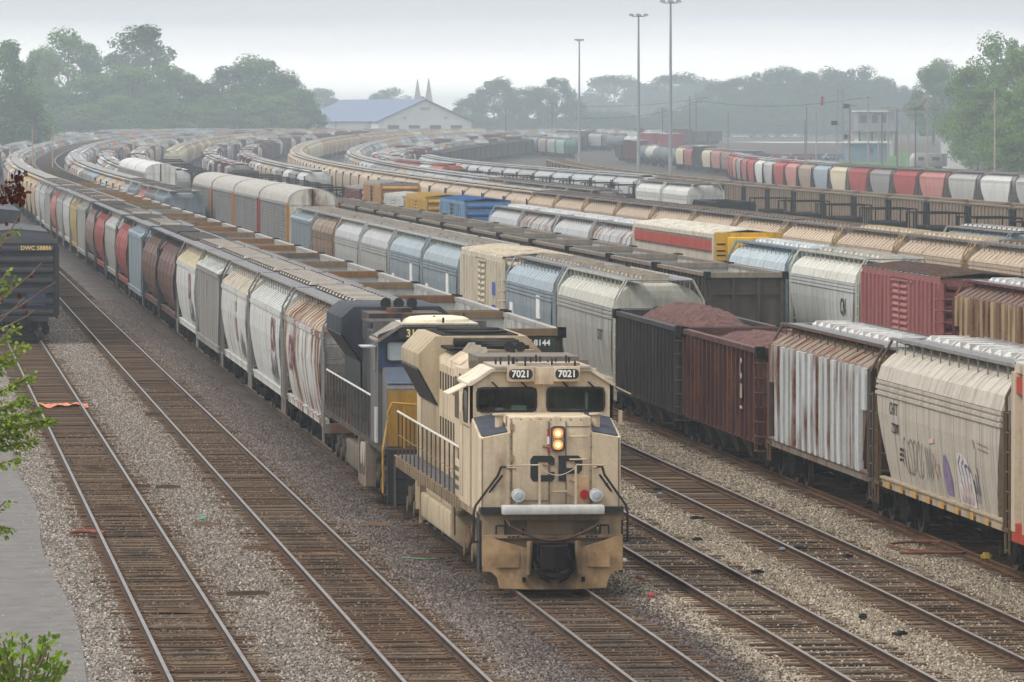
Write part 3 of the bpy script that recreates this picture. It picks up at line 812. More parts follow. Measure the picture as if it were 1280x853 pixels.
def rail_mats(top_rough, rust):
    return [plain('rail_side', rust, 0.85, 0.0, 0.45, 3.0), plain('rail_head', (0.20, 0.18, 0.168), top_rough, 0.45, 0.25, 2.0)]
RUSTY = rail_mats(0.55, (0.066, 0.040, 0.026)); BROWNR = [plain('rusty_rail_side', (0.10, 0.055, 0.032), 0.85, 0, 0.4, 3.0), plain('rusty_rail_head', (0.17, 0.105, 0.07), 0.5, 0.5, 0.3, 2.0)]
SHINY = rail_mats(0.42, (0.062, 0.040, 0.028))
WOOD = []
for i, c in enumerate([(0.092, 0.056, 0.034), (0.066, 0.043, 0.029), (0.118, 0.076, 0.048), (0.135, 0.100, 0.072)]):
    m, t, b = new_mat('sleeper_wood'); tcn = N(t, 'ShaderNodeTexCoord'); oi = N(t, 'ShaderNodeObjectInfo')
    f = noise(t, mapping(t, tcn.outputs['Object'], (0.8, 9.0, 4.0)), 3.0, 5.0, 0.7)
    sp = N(t, 'ShaderNodeSeparateXYZ'); t.links.new(tcn.outputs['Object'], sp.inputs[0]); ab = N(t, 'ShaderNodeMath', operation='ABSOLUTE'); t.links.new(sp.outputs['X'], ab.inputs[0])
    oil = N(t, 'ShaderNodeMath', operation='MULTIPLY'); t.links.new(maprange(t, ab.outputs[0], 0.18, 0.5, 0.8, 0.0), oil.inputs[0]); t.links.new(maprange(t, oi.outputs['Random'], 0.25, 0.9), oil.inputs[1])
    wc = mixc(t, maprange(t, f, 0.3, 0.7), tuple(k*0.65 for k in c), tuple(k*1.4 for k in c))
    t.links.new(mixc(t, oil.outputs[0], wc, (0.028, 0.022, 0.018)), b.inputs['Base Color'])
    b.inputs['Roughness'].default_value = 0.95; b.inputs['Specular IOR Level'].default_value = 0.05; bump(t, b, f, 0.6, 0.02); WOOD.append(m)
def tie_mesh(k):
    b = MB(); rr = random.Random(k)
    a = [rr.uniform(-0.05, 0.05) for _ in range(8)]
    b.box(-1.30+a[0], 1.30+a[1], -0.115, 0.115, -0.10, 0.035)
    for s in (-1, 1): b.mat(1).box(s*0.7525-0.17, s*0.7525+0.17, -0.10, 0.10, 0.035, 0.05); b.mat(0)
    return b.mesh('sleeper', [WOOD[k % 4], BROWNR[0]])
TIES = [tie_mesh(k) for k in range(8)]
def rail_mesh(t, x, v0, v1, mats):
    prof = [(-0.07,0.035),(-0.07,0.05),(-0.012,0.075),(-0.012,0.135),(-0.037,0.145),(-0.037,0.174),(-0.028,0.18),(0.028,0.18),(0.037,0.174),(0.037,0.145),(0.012,0.135),(0.012,0.075),(0.07,0.05),(0.07,0.035)]
    vs = [v0, min(v1, TRACKS[t][1])]
    if v1 > TRACKS[t][1]:
        n = max(2, int((v1 - TRACKS[t][1]) / 20)); vs = [v0] + [TRACKS[t][1] + (v1-TRACKS[t][1])*i/n for i in range(n+1)]
    b = MB(); m = len(prof); rings = []
    for v in vs:
        u = track_u(t, v) + x
        rings.append([(u + a, v, z + ground_z(v)) for a, z in prof])
    b.loft(rings); me = b.mesh('rail', mats)
    for p in me.polygons:
        if p.center.z - ground_z(p.center.y) > 0.173 and p.normal.z > 0.4: p.material_index = 1
    return me
def build_track(t, v0, v1, mats, ties_to, label):
    root = structure('railway_track', None); root.empty_display_size = 0.3
    for x in (-0.7525, 0.7525): link('rail', rail_mesh(t, x, v0, v1, mats), root)
    rr = random.Random(ord(t)); b = MB(); v = 98.0; k = 0; tail = []
    while v < ties_to:
        u = track_u(t, v); dz = rr.uniform(-0.035, 0.01); rot = rr.gauss(0, 0.012); du = rr.gauss(0, 0.03)
        if rr.random() < 0.04: dz -= 0.05
        if k < 100: link('sleeper', rr.choice(TIES), root, (u+du, v, dz), (0, 0, rot))
        else: tail.append((u+du, v, dz))
        k += 1; v += 0.52 + rr.gauss(0, 0.02)
    for u, v, dz in tail: b.mi = rr.randrange(4); b.box(u-1.3, u+1.3, v-0.115, v+0.115, -0.08, 0.035+dz)
    if tail:
        o = link('sleepers', b.mesh('sleepers', WOOD), root); o['kind'] = 'stuff'
    return root
build_track('A', 20, 1690, SHINY, 330, '')
build_track('B', 20, 1690, SHINY, 420, '')
build_track('C', 20, 1690, SHINY, 175, '')
build_track('D', 20, 1690, RUSTY, 210, '')
build_track('E', 20, 1690, RUSTY, 230, '')
build_track('F', 20, 1690, BROWNR, 215, '')
for t, v0, v1 in (('G', 60, 1690), ('Y', 600, 1690), ('H', 60, 1690), ('X', 300, 1690), ('I', 120, 1690), ('M', 120, 1680), ('P', 700, 1680), ('Q', 700, 1680), ('N', 200, 1150), ('O', 200, 1400), ('K', 200, 1000), ('J', 300, 1000)):
    build_track(t, v0, v1, BROWNR, 0, '')

# loose ballast stones near the camera
def stone_mat():
    m, t, b = new_mat('ballast_stone')
    at_ = N(t, 'ShaderNodeAttribute'); at_.attribute_type = 'INSTANCER'; at_.attribute_name = 'tint'
    geo = N(t, 'ShaderNodeNewGeometry'); sep = N(t, 'ShaderNodeSeparateXYZ'); t.links.new(geo.outputs['Position'], sep.inputs[0])
    rp = N(t, 'ShaderNodeValToRGB'); t.links.new(maprange(t, sep.outputs['X'], 0.0, 30.0), rp.inputs[0]); cr = rp.color_ramp
    st = [(0.0, (0.31,0.29,0.26,1)), (4.45,(0.29,0.265,0.24,1)), (4.7,(0.16,0.13,0.105,1)), (6.2,(0.16,0.13,0.105,1)), (6.5,(0.275,0.248,0.222,1)), (8.45, (0.275,0.248,0.222,1)), (8.7,(0.16,0.13,0.105,1)), (10.2,(0.16,0.13,0.105,1)), (10.6,(0.22,0.19,0.172,1)), (11.2, (0.18,0.152,0.14,1)), (12.4, (0.125,0.107,0.10,1)), (15.2, (0.115,0.097,0.09,1)), (16.0, (0.32,0.28,0.225,1)), (25.0, (0.31,0.275,0.22,1))]
    cr.elements[0].position = 0; cr.elements[0].color = st[0][1]; cr.elements[1].position = 1; cr.elements[1].color = st[-1][1]
    for x, c in st[1:]: e = cr.elements.new(x/30.0); e.color = c
    tr = N(t, 'ShaderNodeValToRGB'); t.links.new(at_.outputs['Fac'], tr.inputs[0]); c2 = tr.color_ramp
    c2.elements[0].position = 0; c2.elements[0].color = (0.26,0.24,0.22,1); c2.elements[1].position = 1; c2.elements[1].color = (1.8,1.8,1.8,1)
    e = c2.elements.new(0.45); e.color = (0.74,0.70,0.66,1); e = c2.elements.new(0.8); e.color = (1.15,1.08,1.0,1)
    t.links.new(mixc(t, 1.0, rp.outputs['Color'], tr.outputs['Color'], 'MULTIPLY'), b.inputs['Base Color'])
    b.inputs['Roughness'].default_value = 0.9; b.inputs['Specular IOR Level'].default_value = 0.08
    return m
A_PATCH = ((3.35,4.45,97,215),(6.45,8.5,97,330),(10.5,12.1,97,330),(14.7,16.2,97,150),(18.3,19.9,97,185),(22.2,23.9,97,195),(0.2,1.9,97,170),
                           (12.1,12.8,97,200))
B_PATCH = ((1.7,2.1,97,170),(2.9,3.4,97,215),(4.75,6.15,97,190),(8.8,10.2,97,220),(12.8,14.7,97,126),(16.5,18.1,97,150),(20.3,21.7,97,150))
STONE_MAT = []
def build_stones(density, patches):
    b = MB()
    for u0, u1, v0, v1 in patches:
        b.add([(u0,v0,0.012),(u1,v0,0.012),(u1,v1,0.012),(u0,v1,0.012)], [(0,1,2,3)])
    if not STONE_MAT: STONE_MAT.append(stone_mat())
    STONE = STONE_MAT[0]
    o = link('ballast_gravel', b.mesh('ballast_gravel', [STONE])); o['kind'] = 'stuff'; o['label'] = 'loose grey and sandy ballast stones strewn between the tracks' if density > 20 else 'scattered brown stones lying between the sleepers'
    ng = bpy.data.node_groups.new('ballast', 'GeometryNodeTree')
    ng.interface.new_socket('Geometry', in_out='INPUT', socket_type='NodeSocketGeometry'); ng.interface.new_socket('Geometry', in_out='OUTPUT', socket_type='NodeSocketGeometry')
    gi = ng.nodes.new('NodeGroupInput'); go = ng.nodes.new('NodeGroupOutput')
    d = ng.nodes.new('GeometryNodeDistributePointsOnFaces'); d.inputs['Density'].default_value = density
    ico = ng.nodes.new('GeometryNodeMeshIcoSphere'); ico.inputs['Radius'].default_value = 0.027; ico.inputs['Subdivisions'].default_value = 1
    sm = ng.nodes.new('GeometryNodeSetMaterial'); sm.inputs['Material'].default_value = STONE
    ins = ng.nodes.new('GeometryNodeInstanceOnPoints')
    rv = ng.nodes.new('FunctionNodeRandomValue'); rv.data_type = 'FLOAT_VECTOR'; rv.inputs[1].default_value = (6.28, 6.28, 6.28)
    rs = ng.nodes.new('FunctionNodeRandomValue'); rs.data_type = 'FLOAT_VECTOR'; rs.inputs[0].default_value = (0.55, 0.55, 0.4); rs.inputs[1].default_value = (1.5, 1.25, 0.95)
    st = ng.nodes.new('GeometryNodeStoreNamedAttribute'); st.data_type = 'FLOAT'; st.domain = 'INSTANCE'; st.inputs['Name'].default_value = 'tint'
    rt = ng.nodes.new('FunctionNodeRandomValue'); rt.data_type = 'FLOAT'
    K = ng.links.new
    K(gi.outputs[0], d.inputs['Mesh']); K(d.outputs['Points'], ins.inputs['Points']); K(ico.outputs['Mesh'], sm.inputs[0]); K(sm.outputs[0], ins.inputs['Instance'])
    K(rv.outputs[0], ins.inputs['Rotation']); K(rs.outputs[0], ins.inputs['Scale']); K(ins.outputs[0], st.inputs['Geometry']); K(rt.outputs[1], st.inputs['Value']); K(st.outputs[0], go.inputs[0])
    md = o.modifiers.new('ballast', 'NODES'); md.node_group = ng
build_stones(95.0, A_PATCH)
build_stones(24.0, B_PATCH)
# ---------------------------------------------------------------- the cars standing on the tracks
ONES = ['', 'first', 'second', 'third', 'fourth', 'fifth', 'sixth', 'seventh', 'eighth', 'ninth', 'tenth', 'eleventh', 'twelfth', 'thirteenth', 'fourteenth', 'fifteenth', 'sixteenth', 'seventeenth', 'eighteenth', 'nineteenth']
TENS = {2: ('twenty', 'twentieth'), 3: ('thirty', 'thirtieth'), 4: ('forty', 'fortieth'), 5: ('fifty', 'fiftieth'), 6: ('sixty', 'sixtieth'), 7: ('seventy', 'seventieth'), 8: ('eighty', 'eightieth'), 9: ('ninety', 'ninetieth')}
def ordinal(n):
    if n < 20: return ONES[n]
    a, b = divmod(n, 10); return TENS[a][1] if b == 0 else TENS[a][0] + '-' + ONES[b]

WHITE = lin(206, 208, 206, 0.85); LGREY = lin(178, 178, 174, 0.8); GREY_ = lin(150, 148, 144, 0.75); BLUEG = lin(152, 166, 176, 0.8); PALEB = lin(172, 188, 198, 0.8)
CREAM = lin(210, 200, 170, 0.85); TANH = lin(180, 154, 122, 0.85); BROWN = lin(118, 88, 80, 0.75); RED = lin(178, 62, 58, 0.7); SALMON = lin(176, 86, 78, 0.7); PINKR = lin(196, 128, 118, 0.75)
YEL_ = lin(196, 176, 110, 0.75); OXIDE = lin(112, 48, 50, 0.7); DKBR = lin(74, 64, 58, 0.7); COAL = lin(50, 46, 48, 0.6); GONB = lin(110, 96, 82, 0.65); SILV = lin(190, 194, 196, 0.85)
ORANGE = lin(206, 142, 56, 0.7); DULLOR = lin(172, 116, 48, 0.55); BARTAN = lin(146, 122, 90, 0.65); MINT = lin(150, 186, 172, 0.8)
def hop_colors(c, rust=0.0, roof=None, hatch=None, end=None, walk=None, sill=None):
    g = lin(150, 146, 140, 0.8)
    return {'body': (*c, rust), 'roof': (*(roof or c), rust*0.9), 'hatch': (*(hatch or g), 0.05), 'walk': (*(walk or g), 0.1), 'sill': (*(sill or c), rust*0.8+0.1), 'end': (*(end or c), rust*0.8+0.08)}

def place(t, v, L_):
    vc = v + L_/2
    u = track_u(t, vc)
    return (u, vc, RAIL + ground_z(vc)), -track_dir(t, vc)
def put(t, v, L_, name, kit, colors, label, cat, group):
    loc, rz = place(t, v, L_)
    r = thing(name, label, cat, loc, rz, group); build_kit(kit, r, colors); return r
def put1(t, v, L_, name, mesh, color, label, cat, group):
    loc, rz = place(t, v, L_)
    o = link(name, mesh, None, loc, (0, 0, rz), color); return tag(o, label, cat, group)
def lettering(root, txt, size, mat, x, y, z, side='L', bold=0.004, sx=1.0):
    link('lettering', text_mesh(txt, size, mat, bold, sx, 0.003), root, (x, y, z), LEFT if side == 'L' else FRONT)

HOPS = []; NEAR = [0]
def hop(t, v, shape, desc, where, group, colors, hatch='small', lod=None, cat='hopper car', bars=True):
    lod = lod if lod is not None else (0 if v < 262 else (1 if v < 520 else 2))
    lab = desc + ', ' + where
    if lod == 2:
        HOPS.append((t, v, shape, colors['body'], lab, cat, group)); return None
    NEAR[0] += 1
    return put(t, v, 17.9, 'covered_hopper', hopper_kit(shape, hatch, lod, bars), colors, lab, cat, group)
def gon(t, v, desc, where, group, c, chord, sill, sill2, lod=None, h=3.72, L_=16.0):
    lod = lod if lod is not None else (0 if v < 200 else (1 if v < 560 else 2))
    lab = desc + ', ' + where
    if lod == 2: return put1(t, v, L_, 'open_gondola', lod_gon(L_, h), c, lab, 'gondola', group)
    return put(t, v, L_, 'open_gondola', gon_kit(L_, h, 15, 2.3, lod), {'body': c, 'chord': chord, 'sill': sill, 'sill2': sill2}, lab, 'gondola', group)

STEP = 18.2
def scribble(root, pts, w, mat, name='graffiti'):
    """a spray-painted stroke lying on the bowed side of a hopper; pts are (y, z)"""
    prof = SHAPES['curved'][0]
    def X(z):
        for (z0,w0,_),(z1,w1,_) in zip(prof, prof[1:]):
            if z <= z1: return -(w0 + (w1-w0)*(z-z0)/(z1-z0)) - 0.016
        return -prof[-1][1] - 0.016
    b = MB()
    for (y0,z0),(y1,z1) in zip(pts, pts[1:]):
        d = math.hypot(y1-y0, z1-z0) or 1; ny, nz_ = -(z1-z0)/d*w/2, (y1-y0)/d*w/2
        q = [(y0+ny,z0+nz_),(y1+ny,z1+nz_),(y1-ny,z1-nz_),(y0-ny,z0-nz_)]
        b.add([(X(z), y, z) for y, z in q], [(0,1,2,3)])
    return link(name, b.mesh(name, [mat]), root)
def blob(root, rows, mat, name='graffiti', off=0.0):
    prof = SHAPES['curved'][0]
    def X(z):
        for (z0,w0,_),(z1,w1,_) in zip(prof, prof[1:]):
            if z <= z1: return -(w0 + (w1-w0)*(z-z0)/(z1-z0)) - 0.014 - off
        return -prof[-1][1] - 0.014 - off
    b = MB(); b.loft([[(X(z), y0, z), (X(z), y1, z)] for z, y0, y1 in rows], False, False, False)
    return link(name, b.mesh(name, [mat]), root)
SMEAR = plain('dark_smear', (0.10,0.10,0.10), 0.8)
# -- track C: the hopper train behind the locomotives
gC = 'covered hoppers in the train behind the locomotives'
vC = z2v('C', 123.0) + 24.3 + 22.2
BLK = (0.02, 0.02, 0.022)
Clist = [('plain','rust streaked white covered hopper',WHITE,0.52,lin(190,170,150,0.8)), ('plain','clean white covered hopper with a maroon emblem',WHITE,0.12,None), ('plain','white covered hopper with dark graffiti and rust stains',WHITE,0.26,lin(205,196,180,0.85)),
         ('flat','grey flat sided covered hopper',GREY_,0.08,WHITE), ('plain','white covered hopper with cream roof and maroon emblem',WHITE,0.15,CREAM), ('barrel','brown round sided covered hopper',BROWN,0.12,COAL), ('barrel','faded brown round sided covered hopper',BROWN,0.2,COAL),
         ('flat','pale blue grey flat sided covered hopper',BLUEG,0.08,PALEB), ('barrel','red round sided covered hopper',SALMON,0.08,COAL), ('plain','grubby white covered hopper',LGREY,0.2,WHITE), ('barrel','bright red round sided covered hopper',SALMON,0.04,COAL),
         ('barrel','dull grey brown round sided covered hopper',lin(150,130,124,0.75),0.18,COAL), ('flat','pale grey flat sided covered hopper',LGREY,0.1,None), ('plain','pale yellow covered hopper',YEL_,0.12,None), ('plain','white covered hopper',WHITE,0.1,None), ('plain','off-white covered hopper',LGREY,0.1,None), ('barrel','pink faded round sided covered hopper',PINKR,0.1,None), ('flat','grey white flat sided covered hopper',LGREY,0.05,None)]
rC = random.Random(11)
far = [('plain','pale grey covered hopper',LGREY), ('flat','blue grey covered hopper',BLUEG), ('barrel','faded pink round sided covered hopper',PINKR), ('plain','white covered hopper',WHITE), ('plain','tan covered hopper',TANH), ('flat','grey covered hopper',GREY_)]
v = vC; i = 0
while v < 1680:
    i += 1
    if i <= len(Clist): sh, ds, c, ru, rf = Clist[i-1]
    elif i == 23: sh, ds, c, ru, rf = 'plain', 'pale yellow covered hopper', YEL_, 0.1, None
    else: sh, ds, c = rC.choice(far); ru = rC.uniform(0, 0.25); rf = None
    where = ordinal(i) + ' car behind the two locomotives' if i <= 40 else 'far back in the train behind the locomotives'
    if i > 40: ds = 'hazy ' + ds
    dk = rf is COAL
    o = hop('C', v, sh, ds, where, gC, hop_colors(c, ru, c if dk else rf, BLK if dk else lin(206,198,188,0.85), (0.03,0.03,0.03) if dk else tuple(q*0.42 for q in c), BLK if dk else lin(168,166,162,0.8)), 'small', bars=False)
    if i in (2, 5): lettering(o, 'CN', 1.5, MAROONP, -1.565, -5.0 if i == 2 else -4.2, 2.85, 'L', 0.03)
    if i == 1: lettering(o, 'CN', 1.5, MAROONP, -1.565, 4.2, 2.6, 'L', 0.03)
    if i == 4: lettering(o, 'T', 0.8, MAROONP, -1.54, 0.5, 3.2, 'L', 0.01)
    if i in (2, 3, 5):
        q = random.Random(i); y = -6.0
        for k in range(7):
            if i == 3 and k > 4: break
            yy = y + 0.5*k; scribble(o, [(yy, 1.3), (yy + q.uniform(-.2,.2), 1.9 + q.uniform(-.3,.5)), (yy + 0.3, 1.5), (yy + 0.35, 2.0 + q.uniform(-.3,.4))], 0.13, SMEAR)
        if i == 3:
            for y0 in (-1.2, -2.0): blob(o, [(1.9, y0-0.2, y0+0.1), (2.6, y0-0.25, y0+0.12), (3.3, y0-0.15, y0+0.1)], RUSTWALL if y0 < -1.5 else plain('ochre_stain', (0.30,0.20,0.09), 0.85), 'stain')
    v += STEP

# -- track D: open gondolas beside that train
gD = 'open gondolas beside the hopper train'
v = z2v('D', 169.2); i = 0; rD = random.Random(4)
cols = [('tan',BARTAN),('rust brown',(0.16,0.075,0.035)),('tan',BARTAN),('orange',DULLOR),('tan',BARTAN),('brown',(0.13,0.08,0.045)),('orange',DULLOR),('orange',DULLOR),('tan',BARTAN),('orange',DULLOR)]
while v < 1680:
    i += 1
    if i <= len(cols): nm, c = cols[i-1]
    else: nm, c = rD.choice([('orange',DULLOR),('tan',BARTAN),('grey',GREY_)])
    where = ordinal(i) + ' gondola beside the hopper train' if i <= 40 else 'far along the row beside the hopper train'
    body = (*lin(62,58,48,0.7),0.1) if i == 1 else (*GONB,0.15)
    o = gon('D', v, ('empty grey lined gondola with ' + nm + ' end beam') if i <= 40 else 'hazy empty gondola', where, gD, body, (*lin(176,174,170,0.8),0.12), (*c,0.1), (*c,0.1))
    if i == 1:
        b = MB(); b.box(-0.1, 1.38, -7.75, -7.72, 3.0, 3.62); link('green_panel', b.mesh('green_panel', [PAINT]), o, color=(*lin(38,62,54,0.7),0.05))
        lettering(o, 'FMX 8144', 0.24, WHITEP, 0.70, -7.76, 3.43, 'F', 0.006)
    v += 16.3

# -- track E: grey hoppers further along
gE = 'covered hoppers in the grey row left of the autoracks'
v = z2v('E', 442); i = 0; rE = random.Random(21)
while v < 1680:
    i += 1
    sh, ds, c = ('flat', 'blue grey hopper with wide end', BLUEG) if i == 1 else rE.choice(far)
    hop('E', v, sh, (ds if i <= 30 else 'hazy ' + ds), (ordinal(i) + ' car of the row between gondolas and autoracks') if i <= 30 else 'far along the row left of the autoracks', gE, hop_colors(c, rE.uniform(0, 0.25)))
    v += STEP

# -- track F: the mixed row on the right
def edge_car():
    v = z2v('F', 108.2)
    o = put('F', v, 17.6, 'boxcar', box_kit(17.6, 4.7, 14, 0), {'body': (*lin(206,190,168,0.85),0.12), 'roof': (*WHITE,0.05), 'end': (*lin(206,190,168,0.85),0.1), 'door': (*ORANGE,0.1)}, 'cream and orange boxcar cut off by the right edge', 'boxcar', None)
    b = MB(); b.box(-1.56, -1.40, -8.4, 8.42, 0.90, 1.30); b.box(-1.55, 1.55, 8.36, 8.40, 0.9, 1.3)
    link('red_sill', b.mesh('red_sill', [PAINT]), o, color=(*lin(196,62,34,0.75),0.05))
    b = MB(); b.box(-1.545, -1.40, -8.3, 8.39, 4.05, 4.40); link('red_band', b.mesh('red_band', [PAINT]), o, color=(*lin(200,66,40,0.75),0.0))
    b = MB(); b.box(-1.54, -1.42, -8.3, 7.4, 1.32, 3.9); link('orange_panel', b.mesh('orange_panel', [PAINT]), o, color=(*ORANGE,0.05))
edge_car()
v = z2v('F', 125.9)
TANW = lin(198, 191, 178, 0.85)
o = hop('F', v, 'curved', 'beige covered hopper with graffiti low on its side', 'beside the empty tracks', None, hop_colors(TANW, 0.06, TANW, (0.56,0.56,0.545), lin(120,96,66,0.6), lin(150,148,142,0.8), lin(188,172,146,0.85)), 'trough', bars=False)
PUR = plain('purple_spray', (0.20,0.16,0.26), 0.7); PNK = plain('pink_spray', (0.38,0.21,0.20), 0.7); WSP = plain('white_spray', (0.50,0.47,0.46), 0.7); GSP = plain('grey_spray', (0.20,0.19,0.175), 0.7); TEAL = plain('teal_spray', (0.07,0.11,0.115), 0.7); PALEP = plain('pale_pink_spray', (0.55,0.40,0.36), 0.7)
lettering(o, 'CHTT', 0.42, BLACKP, -1.56, 5.6, 2.95, 'L', 0.0); lettering(o, '722000', 0.34, BLACKP, -1.55, 5.4, 2.5, 'L', 0.0)
for k, z in enumerate((2.05, 1.93, 1.81)): lettering(o, 'LD LMT  000', 0.10, BLACKP, -1.52, 4.6, z, 'L')
rr = random.Random(9)
y = 4.2
for k in range(6):                                       # a tag of loops in thin grey
    pts = [(y - 0.42*k*1.0 + 0.30*math.sin(a*1.1+k)*0.9, 1.95 + 0.42*math.cos(a*0.9+k*1.3)) for a in [j*0.55 for j in range(10)]]
    scribble(o, pts, 0.045, GSP)
for k in range(3): scribble(o, [(1.6-0.3*k, 1.5), (1.5-0.3*k, 2.3), (1.35-0.3*k, 1.6), (1.3-0.3*k, 2.1)], 0.04, GSP)
scribble(o, [(0.9,2.45),(0.2,2.5)], 0.10, PALEP); scribble(o, [(0.6,1.7),(0.5,2.2),(0.2,2.0),(0.4,1.9),(0.1,1.6)], 0.05, PNK); scribble(o, [(0.0,1.7),(-0.1,2.0),(-0.3,1.7)], 0.05, PNK)
blob(o, [(1.35,-1.0,-1.7),(1.7,-0.7,-1.8),(2.05,-0.75,-1.5),(2.25,-0.95,-1.2)], PUR)
blob(o, [(1.25,-2.6,-4.6),(1.6,-2.55,-4.55),(2.0,-2.6,-4.4),(2.4,-2.7,-3.7)], WSP)
for k, (y0, w) in enumerate(((-2.9,0.07),(-3.3,0.09),(-3.7,0.08),(-4.1,0.09))): scribble(o, [(y0,1.3),(y0-0.1,1.9),(y0+0.12,2.15),(y0-0.2,2.35-0.1*k)], w, TEAL if k % 2 == 0 else PUR)
for k in range(4): scribble(o, [(-3.1-0.35*k,1.28),(-3.05-0.35*k,1.75),(-3.25-0.35*k,1.55),(-3.2-0.35*k,1.3)], 0.06, PNK)
for k in range(3): scribble(o, [(-4.6-0.25*k,1.4),(-4.55-0.25*k,1.9+0.15*k),(-4.75-0.25*k,1.6)], 0.06, (TEAL, GSP, PUR)[k])
scribble(o, [(-4.9,2.6),(-4.8,2.8),(-5.1,2.6),(-4.95,2.2),(-5.2,2.0)], 0.04, GSP)
for k in range(2): scribble(o, [(-5.4,2.75-0.12*k),(-6.6,2.72-0.12*k)], 0.03, GSP)
b = MB()
for k in range(8): b.box(-1.478, -1.470, 6.6-1.85*k, 7.0-1.85*k, 1.0, 1.16)
link('reflector', b.mesh('reflector', [plain('orange_reflector', (0.48,0.25,0.05), 0.5)]), o)
o = hop('F', v + 17.9, 'ribbed', 'white ribbed covered hopper streaked with brown rust', 'coupled to the graffitied beige hopper', None, hop_colors(lin(206,212,214,0.85), 0.41, lin(150,130,112,0.8), (0.58,0.58,0.57), lin(110,100,92,0.6), lin(110,84,74,0.7), lin(150,140,130,0.7)), 'trough', bars=False)
def ore_car(v, c, L_, desc, heap):
    o = put('F', v, L_, 'ore_hopper', gon_kit(L_, 3.45, 19, 1.0, 0, True), {'body': c, 'chord': c, 'sill': c, 'sill2': c}, desc, 'hopper car', None)
    loc, rz = place('F', v, L_)
    b = MB(); rr = random.Random(int(v)); n = 40; m = 14; hl = L_/2 - 0.5
    g = [[(-1.40+2.8*j/m, -hl+2*hl*i/n, 3.05 + heap*(1-abs(2*j/m-1)**2.2)*max(0, 1-abs(2*i/n-1)**3.6) + rr.uniform(-0.06, 0.06)) for j in range(m+1)] for i in range(n+1)]
    b.loft(g, False, False, False)
    m_, t_, bs = new_mat('red_ore'); tcn = N(t_, 'ShaderNodeTexCoord')
    vo = N(t_, 'ShaderNodeTexVoronoi', Scale=6.5); t_.links.new(tcn.outputs['Object'], vo.inputs['Vector']); se = N(t_, 'ShaderNodeSeparateColor'); t_.links.new(vo.outputs['Color'], se.inputs[0])
    t_.links.new(mixc(t_, se.outputs[0], (0.042,0.014,0.011), (0.125,0.046,0.037)), bs.inputs['Base Color']); bs.inputs['Roughness'].default_value = 0.9; bump(t_, bs, vo.outputs['Distance'], 1.0, 0.06)
    h = link('ore_heap', b.mesh('ore_heap', [m_], True, 0, 60), None, loc, (0,0,rz)); return o, h
o, h = ore_car(v + 36.2, (*lin(92,52,48,0.7),0.32), 16.6, 'dark red ribbed ore hopper next to the rusty white hopper', 0.62)
tag(h, 'heap of reddish ore in the dark red hopper', 'ore')
lettering(o, 'C', 0.8, plain('faded_cream', (0.38,0.33,0.26), 0.7), -1.60, -4.6, 2.85, 'L', 0.02, 0.7)
b = MB()
for k in range(3): b.box(-1.595, -1.585, -4.75+0.13*k, -4.68+0.13*k, 2.05, 2.45)
b.box(-1.595, -1.585, -4.8, -4.35, 1.75, 1.83)
link('faded_mark', b.mesh('faded_mark', [plain('faded_cream_bar', (0.38,0.33,0.26), 0.7)]), o)
o, h = ore_car(v + 53.0, (*lin(64,58,60,0.6),0.10), 16.6, 'black ribbed ore hopper with a heaped load, behind the dark red one', 0.95)
tag(h, 'big rounded heap of reddish ore in the black hopper', 'ore')
gF = 'mixed cars in the row behind the ore hoppers'
v = z2v('F', 195.3)
GW = lin(200, 200, 188, 0.85)
o = hop('F', v, 'curved', 'grey white covered hopper with pale hand rail hoop', 'directly behind the black ore hopper', gF, hop_colors(lin(176,176,170,0.85), 0.05, lin(204,204,192,0.85), lin(176,166,150,0.8), GW, GW, GW), 'trough')
lettering(o, 'CAIX', 0.26, BLACKP, 0.15, -8.12, 3.55, 'F', 0.004); lettering(o, '722000', 0.24, BLACKP, 0.25, -8.12, 3.25, 'F', 0.004); lettering(o, 'CHTT', 0.5, BLACKP, -1.57, -5.0, 2.6, 'L')
v += STEP
o = hop('F', v, 'curved', 'blue grey covered hopper with white patches', 'between the white reefer and grey white hopper', gF, hop_colors(BLUEG, 0.05, PALEB, lin(180,170,156,0.8)), 'trough')
def patches(o, ys):
    b = MB()
    for y0, y1, z0, z1 in ys: b.box(-1.572, -1.50, y0, y1, z0, z1)
    link('white_patch', b.mesh('white_patch', [WHITEP]), o)
patches(o, [(-4.2,-3.1,2.5,3.35),(5.5,6.5,2.3,2.8)]); v += STEP
o = put('F', v, 17.8, 'refrigerator_car', box_kit(17.8, 4.45, 16, 0), {'body': (*lin(214,204,184,0.88),0.2), 'roof': (*lin(226,216,196,0.9),0.12), 'end': (*lin(206,196,176,0.85),0.2), 'door': (*lin(206,196,172,0.85),0.15)}, 'cream refrigerator car with blue mark, between two blue grey hoppers', 'boxcar', gF)
b = MB(); b.box(-1.60, -1.50, -6.3, -5.1, 2.9, 3.4); b.box(-1.60, -1.50, -6.3, -5.1, 2.2, 2.5); link('blue_mark', b.mesh('blue_mark', [plain('blue_mark', (0.05,0.10,0.35), 0.6)]), o); v += 18.6
fl = [('blue silver covered hopper with white patch', BLUEG, PALEB), ('pale blue covered hopper with a red mark', BLUEG, PALEB), ('silver grey covered hopper', lin(176,178,176,0.85), SILV), ('weathered silver covered hopper', lin(182,184,182,0.85), SILV), ('brown streaked tan covered hopper', lin(150,134,112,0.8), lin(160,150,130,0.8)), ('dull blue grey covered hopper', lin(132,146,154,0.8), PALEB)]
